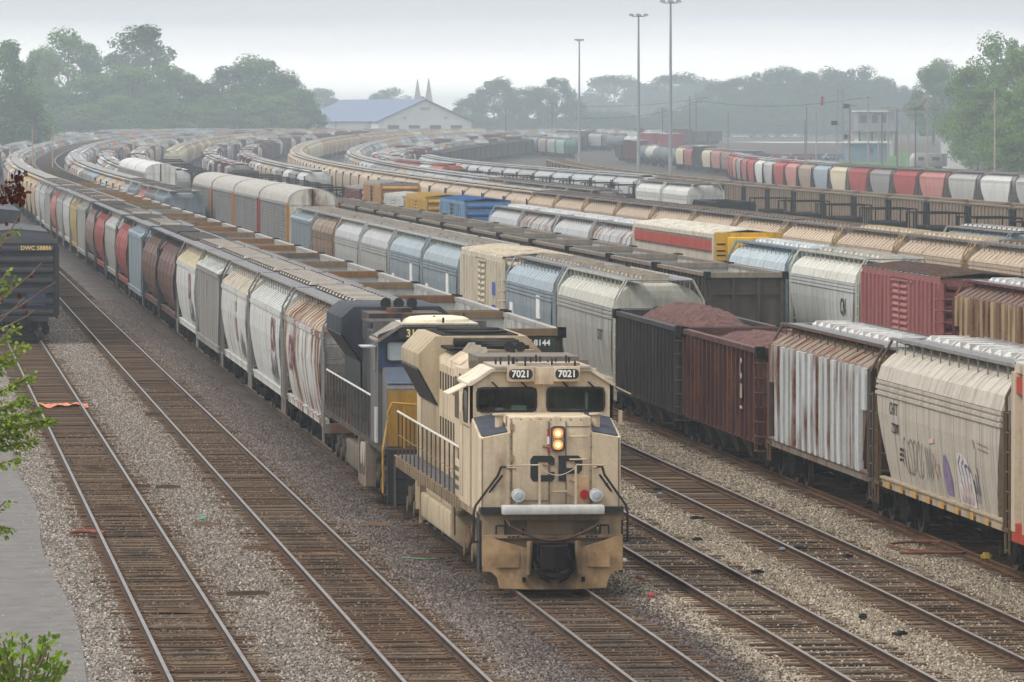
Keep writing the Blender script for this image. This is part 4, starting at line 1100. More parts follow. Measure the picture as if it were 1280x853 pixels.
for k, (ds, c, rf) in enumerate(fl):
    o = hop('F', v, 'curved' if k < 5 else 'flat', ds, ordinal(k+1) + ' hopper behind the cream refrigerator car', gF, hop_colors(c, 0.5 if k == 4 else 0.06, rf, lin(180,172,160,0.8), None, GW if k < 4 else None, None), 'trough', lod=1)
    if k < 2: patches(o, [(-4.4,-3.4,2.3,3.3),(5.6,6.6,1.9,2.5)])
    v += STEP
v = z2v('F', 360.5)
posts = [(ORANGE, RED, 'orange'), (lin(170,60,50,0.7), ORANGE, 'red'), (ORANGE, lin(170,60,50,0.7), 'orange and red'), (ORANGE, ORANGE, 'pale orange')]
gA = 'silver autoracks in the middle of the yard'
for k in range(4):
    put('F', v, 28.4, 'autorack', rack_kit(), {'body': (*lin(160,160,160,0.8),0.05), 'roof': (*lin(184,180,174,0.8),0.05), 'end': (*lin(216,212,200,0.85),0.32), 'post': (*posts[k][0],0.1), 'post2': (*posts[k][1],0.1)}, 'silver round roofed autorack with ' + posts[k][2] + ' corner posts, ' + ordinal(k+1) + ' from the near end', 'autorack', gA); v += 29.8
v += 1
put1('F', v, 16.0, 'open_gondola', lod_gon(16.0, 3.4), (*OXIDE,0.15), 'dark red gondola between the two groups of autoracks, nearer one', 'gondola', None); v += 16.4
put1('F', v, 16.0, 'open_gondola', lod_gon(16.0, 3.4), (*OXIDE,0.15), 'dark red gondola between the two groups of autoracks, farther one', 'gondola', None); v += 16.4
v = z2v('F', 573)
for k in range(3):
    put('F', v, 28.4, 'autorack', rack_kit(), {'body': (*lin(176,176,174,0.85),0.05), 'roof': (*lin(214,216,216,0.88),0.0), 'end': (*lin(220,220,214,0.88),0.1), 'post': (*LGREY,0.1), 'post2': (*LGREY,0.1)}, 'pale silver autorack of the farther group, ' + ordinal(k+1) + ' from its near end', 'autorack', gA); v += 29.8

def fill(t, v0, v1, seed, choices, where, group, step=STEP, gap=0.0):
    rr = random.Random(seed); v = v0; i = 0
    while v < v1:
        if rr.random() < gap: v += step; continue
        i += 1
        kind, ds, c, ru = rr.choice(choices)
        wh = (ordinal(i) + ' car of ' + where) if i <= 24 else 'far along ' + where
        if i > 24: ds = 'hazy ' + ds
        if kind == 'gon': put1(t, v, 16.0, 'open_gondola', lod_gon(16.0, 3.72), (*c, ru), ds + ', ' + wh, 'gondola', group); v += 16.3
        elif kind == 'box': put1(t, v, 16.6, 'boxcar', lod_box(16.6, 4.5, int(sum(c) < 0.3)), (*c, ru), ds + ', ' + wh, 'boxcar', group); v += 17.4
        elif kind == 'frame': put(t, v, 18.4, 'frame_flatcar', flat_kit(), {'body': BLK}, ds + ', ' + wh, 'flatcar', group); v += 18.8
        elif kind == 'tank': put(t, v, 16.6, 'tank_car', tank_kit(), {'body': (*c, ru)}, ds + ', ' + wh, 'tank car', group); v += 17.2
        else: hop(t, v, kind, ds, wh, group, hop_colors(c, ru)); v += step
    return v
mixed = [('curved','pale grey covered hopper',LGREY,0.1), ('flat','grey covered hopper',GREY_,0.15), ('curved','tan covered hopper',TANH,0.1), ('box','dull red boxcar',OXIDE,0.2), ('curved','white covered hopper',WHITE,0.1), ('gon','grey brown gondola',GONB,0.1)]
fill('F', v + 20, 1680, 31, mixed, 'the row beyond the autoracks', 'cars beyond the autoracks')

# -- track G: brown coal gondolas
gG = 'brown coal gondolas beyond the cream and blue row'
v = z2v('G', 232.0); i = 0
while v < 455:
    i += 1
    o = gon('G', v, 'brown coal gondola' + (' with open end facing the camera' if i == 1 else ' with yellow end mark' if i == 2 else ''), ordinal(i) + ' of the brown row', gG, (*(DKBR if i == 1 else GONB),0.12), (*lin(140,128,114,0.75),0.1), (*lin(150,140,126,0.75),0.1), (*lin(150,140,126,0.75),0.1), lod=1)
    if i == 2:
        b = MB(); b.box(-1.62, -1.56, -7.3, -6.9, 2.7, 3.5); b.box(-1.62, -1.56, -7.7, -7.5, 2.7, 3.5); link('yellow_panel', b.mesh('yellow_panel', [YELLOWP]), o)
    v += 16.3
fill('G', 540, 900, 12, [('frame','dark frame flatcar',BLK,0)], 'the dark flats behind the brown gondolas', 'dark frame flatcars behind the gondolas', gap=0.5)
fill('G', 1040, 1680, 13, [('curved','cream covered hopper',CREAM,0.1),('curved','tan covered hopper',TANH,0.1)], 'the tan row right of the far autoracks', 'tan hoppers right of the far autoracks')

# -- track H: boxcars and hoppers
gH = 'mixed boxcars and hoppers beyond the brown gondolas'
v = z2v('H', 187.5)
o = hop('H', v, 'ribbed', 'heavily rusted ochre ribbed hopper at the right edge', 'in front of the red boxcar', gH, hop_colors(lin(190,164,126,0.8), 0.5, lin(120,96,88,0.7), (0.58,0.58,0.58), OXIDE, OXIDE, lin(130,70,50,0.7)), 'trough')
v = z2v('H', 206.8)
put('H', v, 17.8, 'boxcar', box_kit(17.8, 4.30, 20, 0, 3.2), {'body': (*lin(168,98,98,0.75),0.10), 'roof': (*lin(120,104,100,0.7),0.42), 'end': (*lin(104,40,46,0.6),0.1), 'door': (*lin(176,106,104,0.78),0.05)}, 'faded red boxcar with ribbed sides and rusty roof', 'boxcar', gH); v += 18.4
o = hop('H', v, 'curved', 'white covered hopper with dark grime low on its side', 'touching the red boxcar', gH, hop_colors(lin(200,204,202,0.85), 0.02, lin(216,216,206,0.88), lin(200,196,184,0.85), GW, GW), 'trough', lod=1)
lettering(o, 'CN', 0.9, BLACKP, -1.565, -5.6, 2.6, 'L', 0.01); v += STEP
hop('H', v, 'curved', 'pale blue covered hopper with many roof posts', 'before the orange ended reefer', gH, hop_colors(PALEB, 0.02, lin(190,204,212,0.85), (0.66,0.70,0.72), lin(120,150,165,0.8), lin(120,150,165,0.8)), 'trough', lod=1)
v = z2v('H', 264.5)
o = put('H', v, 30.0, 'refrigerator_car', [], {'body': (1,1,1,0)}, 'long white refrigerator car with red stripe and orange end', 'boxcar', gH)
cc = {'body': (*lin(208,198,182,0.88),0.12), 'roof': (*lin(236,232,220,0.92),0.0), 'end': (*ORANGE,0), 'door': (*lin(208,198,182,0.88),0.05)}
build_kit([P('body', box_body(30.0, 4.75, 2), 'body'), P('roof', box_roof(30.0, 4.75), 'roof'), P('truck', simple_truck_mesh(), None, (), (0,-11,0)), P('truck', simple_truck_mesh(), None, (), (0,11,0))], o, cc)
b = MB(); b.box(-1.535, -1.42, -14.5, 14.5, 3.95, 4.40); link('red_stripe', b.mesh('red_stripe', [PAINT]), o, color=(*lin(190,70,50,0.75),0.1))
b = MB(); b.box(-1.50, 1.50, -14.75, -14.62, 3.55, 4.80); link('end_panel', b.mesh('end_panel', [PAINT]), o, color=(0.62,0.36,0.02,0.0))
b = MB(); b.box(-0.95, 0.95, -15.2, -14.76, 3.6, 4.60); q = link('cooling_unit', b.mesh('cooling_unit', [PAINT], False, 0.08), o, color=(0.66,0.40,0.02,0.0))
b = MB()
for x in (-1.25, -1.2, 1.2, 1.25):
    for z in (3.75, 3.95, 4.25): b.box(x-0.17, x+0.17, -14.765, -14.755, z, z+0.06)
b.box(-0.5, 0.5, -15.215, -15.205, 4.05, 4.2)
link('stencil', b.mesh('stencil', [BLACKP]), o)
v += 30.6
for k in range(4):
    hop('H', v, 'curved', ['silver covered hopper with rust streaked roof','bright silver covered hopper','rust striped silver covered hopper','plain silver covered hopper'][k], ordinal(k+1) + ' behind the white refrigerator car', gH, hop_colors(lin(176,182,186,0.85), (0.45,0.1,0.5,0.1)[k], SILV, (0.68,0.70,0.71)), 'trough', lod=1); v += STEP
v = z2v('H', 382)
o = put('H', v, 17.8, 'boxcar', box_kit(17.8, 4.6, 14, 1), {'body': (*lin(120,160,196,0.8),0.05), 'roof': (*lin(62,120,176,0.8),0.0), 'end': (*lin(52,110,176,0.75),0.0), 'door': (*lin(90,100,110,0.7),0.1)}, 'bright blue roofed boxcar in the middle of the yard', 'boxcar', gH)
v = z2v('H', 410)
put('H', v, 16.6, 'boxcar', box_kit(16.6, 4.5, 14, 1), {'body': (*lin(206,166,66,0.8),0.02), 'roof': (*lin(206,172,84,0.8),0.05), 'end': (*lin(206,160,50,0.8),0), 'door': (*lin(206,166,66,0.8),0)}, 'bright yellow boxcar behind the blue roofed one', 'boxcar', gH)
put('H', z2v('H', 429), 16.6, 'boxcar', box_kit(16.6, 4.3, 14, 1), {'body': (*lin(206,208,204,0.85),0.02), 'roof': (*lin(214,214,210,0.85),0.0), 'end': (*CREAM,0.1), 'door': (*WHITE,0)}, 'white boxcar behind the bright yellow boxcar', 'boxcar', gH)
put('H', z2v('H', 449), 16.6, 'boxcar', box_kit(16.6, 5.0, 14, 1), {'body': (*lin(190,146,86,0.8),0.1), 'roof': (*LGREY,0.1), 'end': (*lin(196,150,84,0.8),0.05), 'door': (0.03,0.03,0.03,0)}, 'tall ochre boxcar with dark doorway, behind the white boxcar', 'boxcar', gH)
put('H', z2v('H', 469), 16.6, 'boxcar', box_kit(16.6, 4.4, 14, 1), {'body': (*lin(120,66,64,0.75),0.1), 'roof': (*LGREY,0.1), 'end': (*WHITE,0.1), 'door': (*OXIDE,0)}, 'maroon boxcar with white end, behind the tall ochre boxcar', 'boxcar', gH)
fill('H', z2v('H', 490), 640, 17, [('frame','dark frame flatcar',BLK,0)], 'the flats behind the maroon boxcar', 'dark frame flatcars behind the maroon boxcar')
fill('H', 700, 1680, 18, mixed, 'the row left of the long tan row', 'cars left of the long tan row')
fill('Y', 640, 1680, 61, mixed, 'the row left of the tan hoppers', 'cars left of the far tan hoppers')
fill('X', 620, 1680, 19, mixed, 'the row beside the long tan row', 'cars beside the long tan row')

# -- track I: the long curving tan row
gI = 'tan covered hoppers in the long curving row'
v = z2v('I', 240.0) ; i = 0; rI = random.Random(8)
while v < 1680:
    i += 1
    k = rI.uniform(0.9, 1.08); c = tuple(q*k for q in lin(196,176,153,0.85))
    o = hop('I', v, 'plain', 'tan covered hopper' if i <= 45 else 'hazy tan covered hopper', (ordinal(i) + ' car of the long curving tan row') if i <= 45 else 'far round the long curving tan row', gI,
        hop_colors(c, rI.uniform(0.02, 0.2), tuple(q*1.08 for q in c), lin(206,190,160,0.85) if i in (2,3) else lin(140,124,108,0.75), lin(186,158,112,0.75), lin(130,122,116,0.75), c), 'trough' if i < 5 else 'small', lod=(1 if v < 420 else 2))
    v += STEP
# -- track M: low roofs right behind it
v = z2v('M', 279); 
hop('M', v, 'flat', 'blue grey covered hopper with pale hatches', 'just beyond the long tan row', None, hop_colors(BLUEG, 0.05, PALEB, (0.6,0.6,0.6)), lod=1)
fill('M', 446, 1680, 23, [('curved','pale grey covered hopper',LGREY,0.15),('curved','weathered tan covered hopper',TANH,0.2),('flat','grey covered hopper',GREY_,0.15),('curved','silver covered hopper',SILV,0.1)], 'the row behind the long tan row', 'hoppers behind the long tan row')
fill('P', 820, 1680, 51, mixed + [('gon','grey gondola',GREY_,0.1)], 'the first row between the tan and red rows', 'cars in the first row between the tan and red rows')
fill('Q', 900, 1680, 52, mixed + [('gon','grey gondola',GREY_,0.1)], 'the second row between the tan and red rows', 'cars in the second row between the tan and red rows')
# -- track N: frame flats, white hoppers, red and white hoppers
put1('N', z2v('N', 474), 14.0, 'open_gondola', lod_gon(14.0, 3.2), (*lin(40,42,50,0.5),0), 'low black gondola in front of the white hoppers', 'gondola', None)
fill('N', z2v('N', 345), z2v('N', 455), 2, [('frame','dark frame flatcar',BLK,0)], 'the dark flats before the brown gondola row', 'dark frame flatcars at the right')
v = z2v('N', 491)
for k in range(2): hop('N', v, 'curved', 'white covered hopper with big square end', ordinal(k+1) + ' behind the low black gondola', None, hop_colors(lin(212,214,210,0.9), 0.02), lod=1); v += STEP
v = fill('N', v + 2, z2v('N', 715), 5, [('frame','dark frame flatcar',BLK,0)], 'the dark flats past the white hoppers', 'dark frame flatcars behind the white hoppers')
nn = [('orange red',lin(196,104,70,0.75)),('white',WHITE),('red',RED),('salmon red',SALMON),('red',RED),('cream',CREAM),('salmon red',SALMON),('grey',LGREY),('white',WHITE),('bright red',lin(206,50,44,0.75))]
v = z2v('N', 716)
for k, (nm, c) in enumerate(nn):
    hop('N', v, 'curved', nm + ' covered hopper', ordinal(k+1) + ' of the short red and white row', 'red and white hoppers in the middle distance', hop_colors(c, 0.02), lod=2); v += 15.6 + 2.6
fill('N', v + 10, 1200, 6, [('gon','grey brown gondola',GONB,0.1),('curved','pale covered hopper',WHITE,0.1)], 'the curve behind the red and white row', 'cars on the curve behind the red hoppers')
fill('O', 560, 900, 7, [('curved','silver roofed covered hopper',SILV,0.05),('curved','pale grey covered hopper',LGREY,0.1)], 'the silver roofed row behind the dark flats', 'silver roofed hoppers behind the flats')
fill('O', 1080, 1400, 9, [('gon','grey brown gondola',GONB,0.1)], 'the far gondola row below the warehouse', 'far gondolas below the warehouse')
# -- track K: the brown gondola row on the right
gK = 'brown coal gondolas in the right hand curving row'
v = z2v('K', 385); i = 0
while v < 880:
    i += 1
    put1('K', v, 16.0, 'open_gondola', lod_gon(16.0, 3.9), (*lin(150,132,112,0.8), 0.05), ('tall tan brown coal gondola, ' + ordinal(i) + ' from the right end of its row') if i <= 30 else 'hazy tan brown coal gondola far along the curving row', 'gondola', gK)
    v += 16.9
# -- track J: red, white and grey hoppers, then tank cars and boxcars
gJ = 'red white and grey hoppers in the right hand row'
jj = [('grey',LGREY),('white',WHITE),('pale grey',LGREY),('faded pink',PINKR),('red',RED),('grey',GREY_),('red',RED),('cream',CREAM),('blue grey',BLUEG),('brown grey',lin(160,140,126,0.8)),('pink',PINKR),('red',RED),('grey',LGREY),('white',WHITE),('red',RED),('salmon red',SALMON),('grey',GREY_),('pink',PINKR),('salmon red',SALMON),('red',RED)]
v = z2v('J', 565)
for k, (nm, c) in enumerate(jj):
    hop('J', v, 'taper', nm + ' covered hopper', ordinal(k+1) + ' from the right end of the red and white row', gJ, hop_colors(tuple(min(0.78, q*1.25) for q in c), 0.0, None, None, (0.10,0.08,0.07)), lod=1 if k < 8 else 2); v += STEP + 0.9

def line_of(p0, p1, items, where, group):
    """cars standing along a straight stretch of track between two points"""
    d = Vector((p1[0]-p0[0], p1[1]-p0[1])); n = len(items); rz = -math.atan2(d.x, d.y)
    b = MB(); q = Vector((d.y, -d.x)).normalized()
    for k, (kind, ds, c, ru) in enumerate(items):
        p = Vector(p0) + d*(k+0.5)/n; loc = (p.x, p.y, RAIL + ground_z(p.y))
        lab = ds + ', ' + ordinal(k+1) + ' of ' + where
        if kind == 'tank':
            o = thing('tank_car', lab, 'tank car', loc, rz, group); build_kit(tank_kit(), o, {'body': (*c, ru)})
        else:
            me, nm, ct = {'box': (lod_box(16.6, 4.9), 'boxcar', 'boxcar'), 'gon': (lod_gon(16.0, 3.7), 'open_gondola', 'gondola')}.get(kind) or (lod_body(kind), 'covered_hopper', 'hopper car')
            tag(link(nm, me, None, loc, (0,0,rz), (*c, ru)), lab, ct, group)
GREYT = lin(120,128,134,0.7); WT = lin(206,204,196,0.85)
line_of(at(950, 1010), at(778, 1300), [('curved','dark grey covered hopper',lin(110,112,116,0.7),0.1),('curved','grey covered hopper',GREY_,0.1),('curved','brown covered hopper',lin(150,124,104,0.75),0.1),('curved','white and red covered hopper',PINKR,0.1),('curved','cream covered hopper',CREAM,0.1),('box','dark brown boxcar',DKBR,0.1),('curved','red covered hopper',SALMON,0.05),('curved','pale covered hopper',CREAM,0.05),
    ('tank','dark grey tank car',GREYT,0.05),('tank','grey tank car',GREYT,0.1),('tank','grey blue tank car',GREYT,0.02),('tank','white ended tank car',WT,0.02),('tank','dull grey tank car',GREYT,0.02),('box','maroon boxcar',OXIDE,0.05),('box','maroon boxcar',OXIDE,0.05),('gon','brown gondola',GONB,0.05)], 'the row beyond the red and white hoppers', 'tank cars and boxcars beyond the red hoppers')
line_of(at(850, 1420), at(700, 1560), [('box','red boxcar',lin(160,50,56,0.7),0.0),('box','red boxcar',lin(160,50,56,0.7),0.0),('tank','white tank car',WT,0.0),('tank','dark tank car',GREYT,0),('curved','pale grey covered hopper',LGREY,0),('box','brown boxcar',lin(120,90,84,0.7),0.1),('box','grey brown boxcar',lin(130,110,104,0.7),0.1)], 'the far row before the tree line', 'cars in the far row before the trees')
line_of(at(714, 1335), at(618, 1500), [('curved','mint green covered hopper',MINT,0),('curved','pale grey covered hopper',LGREY,0.1),('curved','tan grey covered hopper',lin(170,160,146,0.8),0.1),('curved','silver blue covered hopper',BLUEG,0),('curved','grey covered hopper',LGREY,0.1),('curved','white covered hopper',WHITE,0),('curved','white covered hopper',WHITE,0.1),('box','orange brown boxcar',lin(176,130,96,0.75),0.1),('curved','tan covered hopper',TANH,0.1)], 'the short pale row below the far trees', 'pale hoppers below the far trees')

# -- track A: the dark boxcar on the left and what follows it
v = z2v('A', 263.5)
o = put('A', v, 16.6, 'boxcar', box_kit(16.6, 4.40, 14, 0), {'body': (*lin(50,54,66,0.5),0.05), 'roof': (*lin(92,96,106,0.55),0.05), 'end': (*lin(62,65,78,0.5),0.06), 'door': (*lin(50,54,66,0.5),0.05)}, 'dark blue boxcar with ribbed end at the left edge of the yard', 'boxcar', None)
lettering(o, 'DWC 58886', 0.26, YELLOWP, 0.55, -8.0, 4.12, 'F', 0.006)
b = MB(); b.box(0.15, 0.95, -7.98, -7.955, 1.55, 2.1); link('blue_patch', b.mesh('blue_patch', [PAINT]), o, color=(*lin(48,66,110,0.7),0))
fill('A', v + 17.6, 520, 41, [('box','dark boxcar',lin(70,74,84,0.6),0.1),('gon','dark gondola',lin(60,60,64,0.6),0.1)], 'the row behind the dark blue boxcar', 'cars behind the dark blue boxcar')
fill('A', 640, 1680, 42, [('curved','pale grey covered hopper',LGREY,0.05),('tank','pale blue tank car',PALEB,0),('curved','white covered hopper',WHITE,0.05)], 'the far row at the left edge', 'far cars at the left edge')
fill('B', 860, 1680, 43, mixed, 'the far row left of the hopper train', 'far cars left of the hopper train')

# the nearest 300 covered hoppers are objects of their own, the hazy rest is one far mass
HOPS.sort(key=lambda h: h[1])
ROOM = 300 - NEAR[0] - 20
for t, v, shape, c, lab, cat, group in HOPS[:ROOM]: put1(t, v, 17.9, 'covered_hopper', lod_body(shape), c, lab, cat, group)
def far_paint(i, c):
    return plain('far_paint', c, 0.7, 0, 0.18, 0.6)
FARC = [LGREY, GREY_, BLUEG, WHITE, TANH, lin(188,160,126,0.85), CREAM, PINKR, SALMON, SILV]
FARM = [far_paint(i, c) for i, c in enumerate(FARC)] + [STEEL, ROOFG]
b = MB()
for t, v, shape, c, lab, cat, group in HOPS[ROOM:]:
    (u, vc, z), rz = place(t, v, 17.9); ca, sa = math.cos(rz), math.sin(rz)
    mi = min(range(len(FARC)), key=lambda i: sum((FARC[i][q]-c[q])**2 for q in range(3)))
    one = MB(); sides, roof = SHAPES[shape]
    one.mat(mi).loft([ring_at(*r) for r in (sides[0], sides[len(sides)//2], sides[-1], roof[-2], roof[-1])]); zt = roof[-1][0]
    for s in (-1, 1): one.box(min(s*0.62,s*1.1), max(s*0.62,s*1.1), -8.7, 8.7, zt+0.08, zt+0.13)
    one.mat(len(FARC)+1)
    for i in range(6): one.box(-0.45, 0.45, -7.0+2.6*i-0.7, -7.0+2.6*i+0.7, zt, zt+0.24)
    one.mat(len(FARC)).box(-1.4, 1.4, -8.6, 8.6, 0.95, 1.17); one.box(-1.05, 1.05, -8.0, -5.2, 0.15, 0.9); one.box(-1.05, 1.05, 5.2, 8.0, 0.15, 0.9)
    if random.Random(int(v*7+u)).random() < 0.06: continue
    n = len(b.v); b.v += [(u + x*ca - y*sa, vc + x*sa + y*ca, z + q) for x, y, q in one.v]; b.f += [tuple(i+n for i in f) for f in one.f]; b.m += one.m
if HOPS[ROOM:]:
    o = link('far_covered_hoppers', b.mesh('far_covered_hoppers', FARM)); o['kind'] = 'stuff'; o['label'] = 'hazy mass of covered hopper roofs at the far end of the yard'
# ---------------------------------------------------------------- trees and far background
def leaf_mat(name, c0, c1):
    m, t, b = new_mat(name)
    geo = N(t, 'ShaderNodeNewGeometry'); oi = N(t, 'ShaderNodeObjectInfo'); tcn = N(t, 'ShaderNodeTexCoord')
    f = noise(t, tcn.outputs['Object'], 0.45, 3.0); ad = N(t, 'ShaderNodeMath', operation='MULTIPLY_ADD')
    t.links.new(geo.outputs['Random Per Island'], ad.inputs[0]); ad.inputs[1].default_value = 0.45; t.links.new(f, ad.inputs[2])
    c = mixc(t, maprange(t, ad.outputs[0], 0.35, 1.0), c0, c1)
    c = mixc(t, 1.0, c, oi.outputs['Color'], 'MULTIPLY')
    df = N(t, 'ShaderNodeBsdfDiffuse'); tl = N(t, 'ShaderNodeBsdfTranslucent'); ms = N(t, 'ShaderNodeMixShader'); ms.inputs[0].default_value = 0.3
    t.links.new(c, df.inputs[0]); t.links.new(c, tl.inputs[0]); t.links.new(df.outputs[0], ms.inputs[1]); t.links.new(tl.outputs[0], ms.inputs[2])
    t.links.new(ms.outputs[0], t.nodes['Material Output'].inputs['Surface'])
    return m
LEAF = leaf_mat('tree_leaves', (0.024, 0.046, 0.016), (0.080, 0.130, 0.040))
BARK = plain('tree_bark', (0.075, 0.060, 0.048), 0.95, 0, 0.4, 3.0)
def crown_mesh(seed, lobes, leaves, leaf):
    """a unit crown (1 m tall, about 1 m wide) of many leaf tufts gathered into uneven clumps"""
    rr = random.Random(seed); b = MB(); cl = []
    for k in range(lobes):
        a = rr.uniform(0, 6.283); z = rr.uniform(0.08, 0.94); rad = 0.45*math.sin(math.pi*min(1, 0.22 + 0.74*z))*rr.uniform(0.45, 1.0)
        cl.append((rad*math.cos(a), rad*math.sin(a), z, rr.uniform(0.065, 0.165)))
    for i in range(leaves):
        cx, cy, cz, cr_ = cl[rr.randrange(len(cl))]
        d = Vector((rr.gauss(0,1), rr.gauss(0,1), rr.gauss(0,1))).normalized(); q = cr_*(0.55 + 0.5*rr.random()**0.6)
        p = Vector((cx, cy, cz)) + Vector((d.x, d.y, d.z*0.78))*q
        n = (d + Vector((rr.uniform(-.7,.7), rr.uniform(-.7,.7), rr.uniform(-.2,.9)))).normalized(); e1 = n.orthogonal().normalized(); e1 = (e1*math.cos(i) + n.cross(e1)*math.sin(i)); e2 = n.cross(e1)
        s = leaf*rr.uniform(0.6, 1.4)
        b.add([p - e1*s, p - e2*s*0.6, p + e1*s, p + e2*s*0.6], [(0,1,2,3)])
    return b.mesh('crown', [LEAF])
CROWNS = [crown_mesh(100+k, 44 + 5*k, 9500, 0.0175) for k in range(4)]
def trunk_mesh(seed):
    rr = random.Random(seed); b = MB()
    b.tube((0,0,-0.02), (0.01,0,0.35), 0.024, 8, 0.017); b.tube((0.01,0,0.35), (0.0,0.01,0.75), 0.017, 7, 0.007)
    for k in range(7):
        a = k*2.4; z = 0.25 + 0.07*k; l = rr.uniform(0.18, 0.3)
        b.tube((0.005,0,z), (l*math.cos(a), l*math.sin(a), z+0.20), 0.009, 5, 0.003)
    return b.mesh('trunk', [BARK])
TRUNKS = [trunk_mesh(k) for k in range(3)]
tree_n = [0]
def tree(x, ytop, wpx, Z, tint, label, group):
    """a tree whose crown shows at column x, reaching row ytop, wpx columns wide, standing at depth Z"""
    u, v = at(x, Z); g = ground_z(v); h = height(ytop, Z) - g; w = wpx * Z / FPX * 1.32
    k = tree_n[0]; tree_n[0] += 1; rr = random.Random(k*13+1)
    o = thing('tree', label, 'tree', (u, v, g), rr.uniform(0, 6.28), group)
    t = link('trunk', TRUNKS[k % 3], o); t.scale = (h*0.8, h*0.8, h)
    base = 0.10
    c = link('crown', CROWNS[k % 4], o, (0, 0, h*base), color=(*tint, 1)); c.scale = (w, w, h*(1-base)*1.02)
    return o
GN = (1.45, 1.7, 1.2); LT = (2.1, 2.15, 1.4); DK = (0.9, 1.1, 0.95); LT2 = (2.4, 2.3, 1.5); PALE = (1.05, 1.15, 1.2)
def where_x(x): return x
LEFT_TREES = [(-35,70,90,1300,GN),(8,54,84,1350,GN),(52,62,60,1740,LT),(86,42,92,1800,LT),(120,96,86,1730,GN),(176,35,110,1950,DK),(166,84,88,1740,LT),(214,84,86,1760,GN),(146,120,70,1720,LT),(205,118,80,1715,GN),(62,112,80,1720,GN),(15,110,80,1280,DK),(246,104,60,1760,DK),
              (292,84,80,1800,DK),(324,74,92,1820,GN),(352,92,70,1790,DK),(372,112,62,1760,GN),(300,118,80,1730,LT),(340,122,80,1735,LT),(262,122,60,1725,GN),(386,134,46,1750,DK),(32,130,70,1290,LT),(100,132,80,1715,LT),(180,136,80,1712,GN),(235,134,70,1716,LT)]
side = ['pale green', 'dark', 'mid green']
for i, (x, y, w, Z, t) in enumerate(LEFT_TREES):
    look = {GN: 'mid green', LT: 'light green', DK: 'dark blue green'}[t]
    tree(x, y, w, Z, t, 'hazy %s broadleaf tree, %s from the left edge of the yard' % (look, ordinal(i+1)), 'trees along the left side of the yard')
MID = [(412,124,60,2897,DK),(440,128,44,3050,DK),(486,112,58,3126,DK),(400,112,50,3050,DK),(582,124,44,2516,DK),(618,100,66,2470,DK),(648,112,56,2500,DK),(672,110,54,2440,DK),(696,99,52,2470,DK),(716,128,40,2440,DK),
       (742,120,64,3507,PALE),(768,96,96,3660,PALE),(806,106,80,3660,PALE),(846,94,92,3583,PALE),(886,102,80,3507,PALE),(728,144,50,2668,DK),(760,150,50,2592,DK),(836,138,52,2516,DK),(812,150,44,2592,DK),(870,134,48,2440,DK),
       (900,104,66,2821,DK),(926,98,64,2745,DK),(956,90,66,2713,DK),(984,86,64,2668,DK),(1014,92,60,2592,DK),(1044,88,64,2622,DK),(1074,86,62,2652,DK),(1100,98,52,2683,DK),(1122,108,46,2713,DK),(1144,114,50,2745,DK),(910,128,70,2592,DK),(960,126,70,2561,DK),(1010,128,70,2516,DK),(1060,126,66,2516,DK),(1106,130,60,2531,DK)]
MID += [(x+13, min(y+16, 140), w*1.15, Z+40, t) for x, y, w, Z, t in MID[13:]]
MID += [(598+26*q, 146 + (q*7) % 6, 60, 2420 + 17*(q % 5), DK) for q in range(22)]
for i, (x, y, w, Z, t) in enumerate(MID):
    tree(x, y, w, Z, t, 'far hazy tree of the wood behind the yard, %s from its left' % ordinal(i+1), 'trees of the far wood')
RIGHT_TREES = [(1166,84,56,1690,GN),(1178,76,60,2100,LT),(1214,84,70,1170,LT),(1250,48,84,1300,LT),(1278,62,76,1144,LT2),(1236,108,76,1066,LT2),(1268,112,80,1014,LT),(1214,118,60,1180,LT),(1168,128,44,2000,LT),(1300,92,90,1040,LT2),(1290,140,80,936,LT),(1222,142,56,1092,LT),(1256,150,60,988,LT)]
for i, (x, y, w, Z, t) in enumerate(RIGHT_TREES):
    tree(x, y, w, Z, t, 'leafy green tree beside the side road, %s from its left' % ordinal(i+1), 'trees beside the side road')

# far wooded hills closing the view
b = MB(); rr = random.Random(2); g = []
for i in range(121):
    x = -900 + 40*i; h = 7 + 5*math.sin(i*0.37) + 4*math.sin(i*0.11+1) + rr.uniform(-1, 1)
    g.append([(x, 3300, 0), (x, 3330, h*0.8), (x, 3400, h), (x, 3600, h), (x, 3700, 0)])
b.loft(g, True, True, False)
structure('hills', b.mesh('hills', [plain('far_woods', (0.035, 0.05, 0.03), 0.95, 0, 0.3, 0.05)], True))

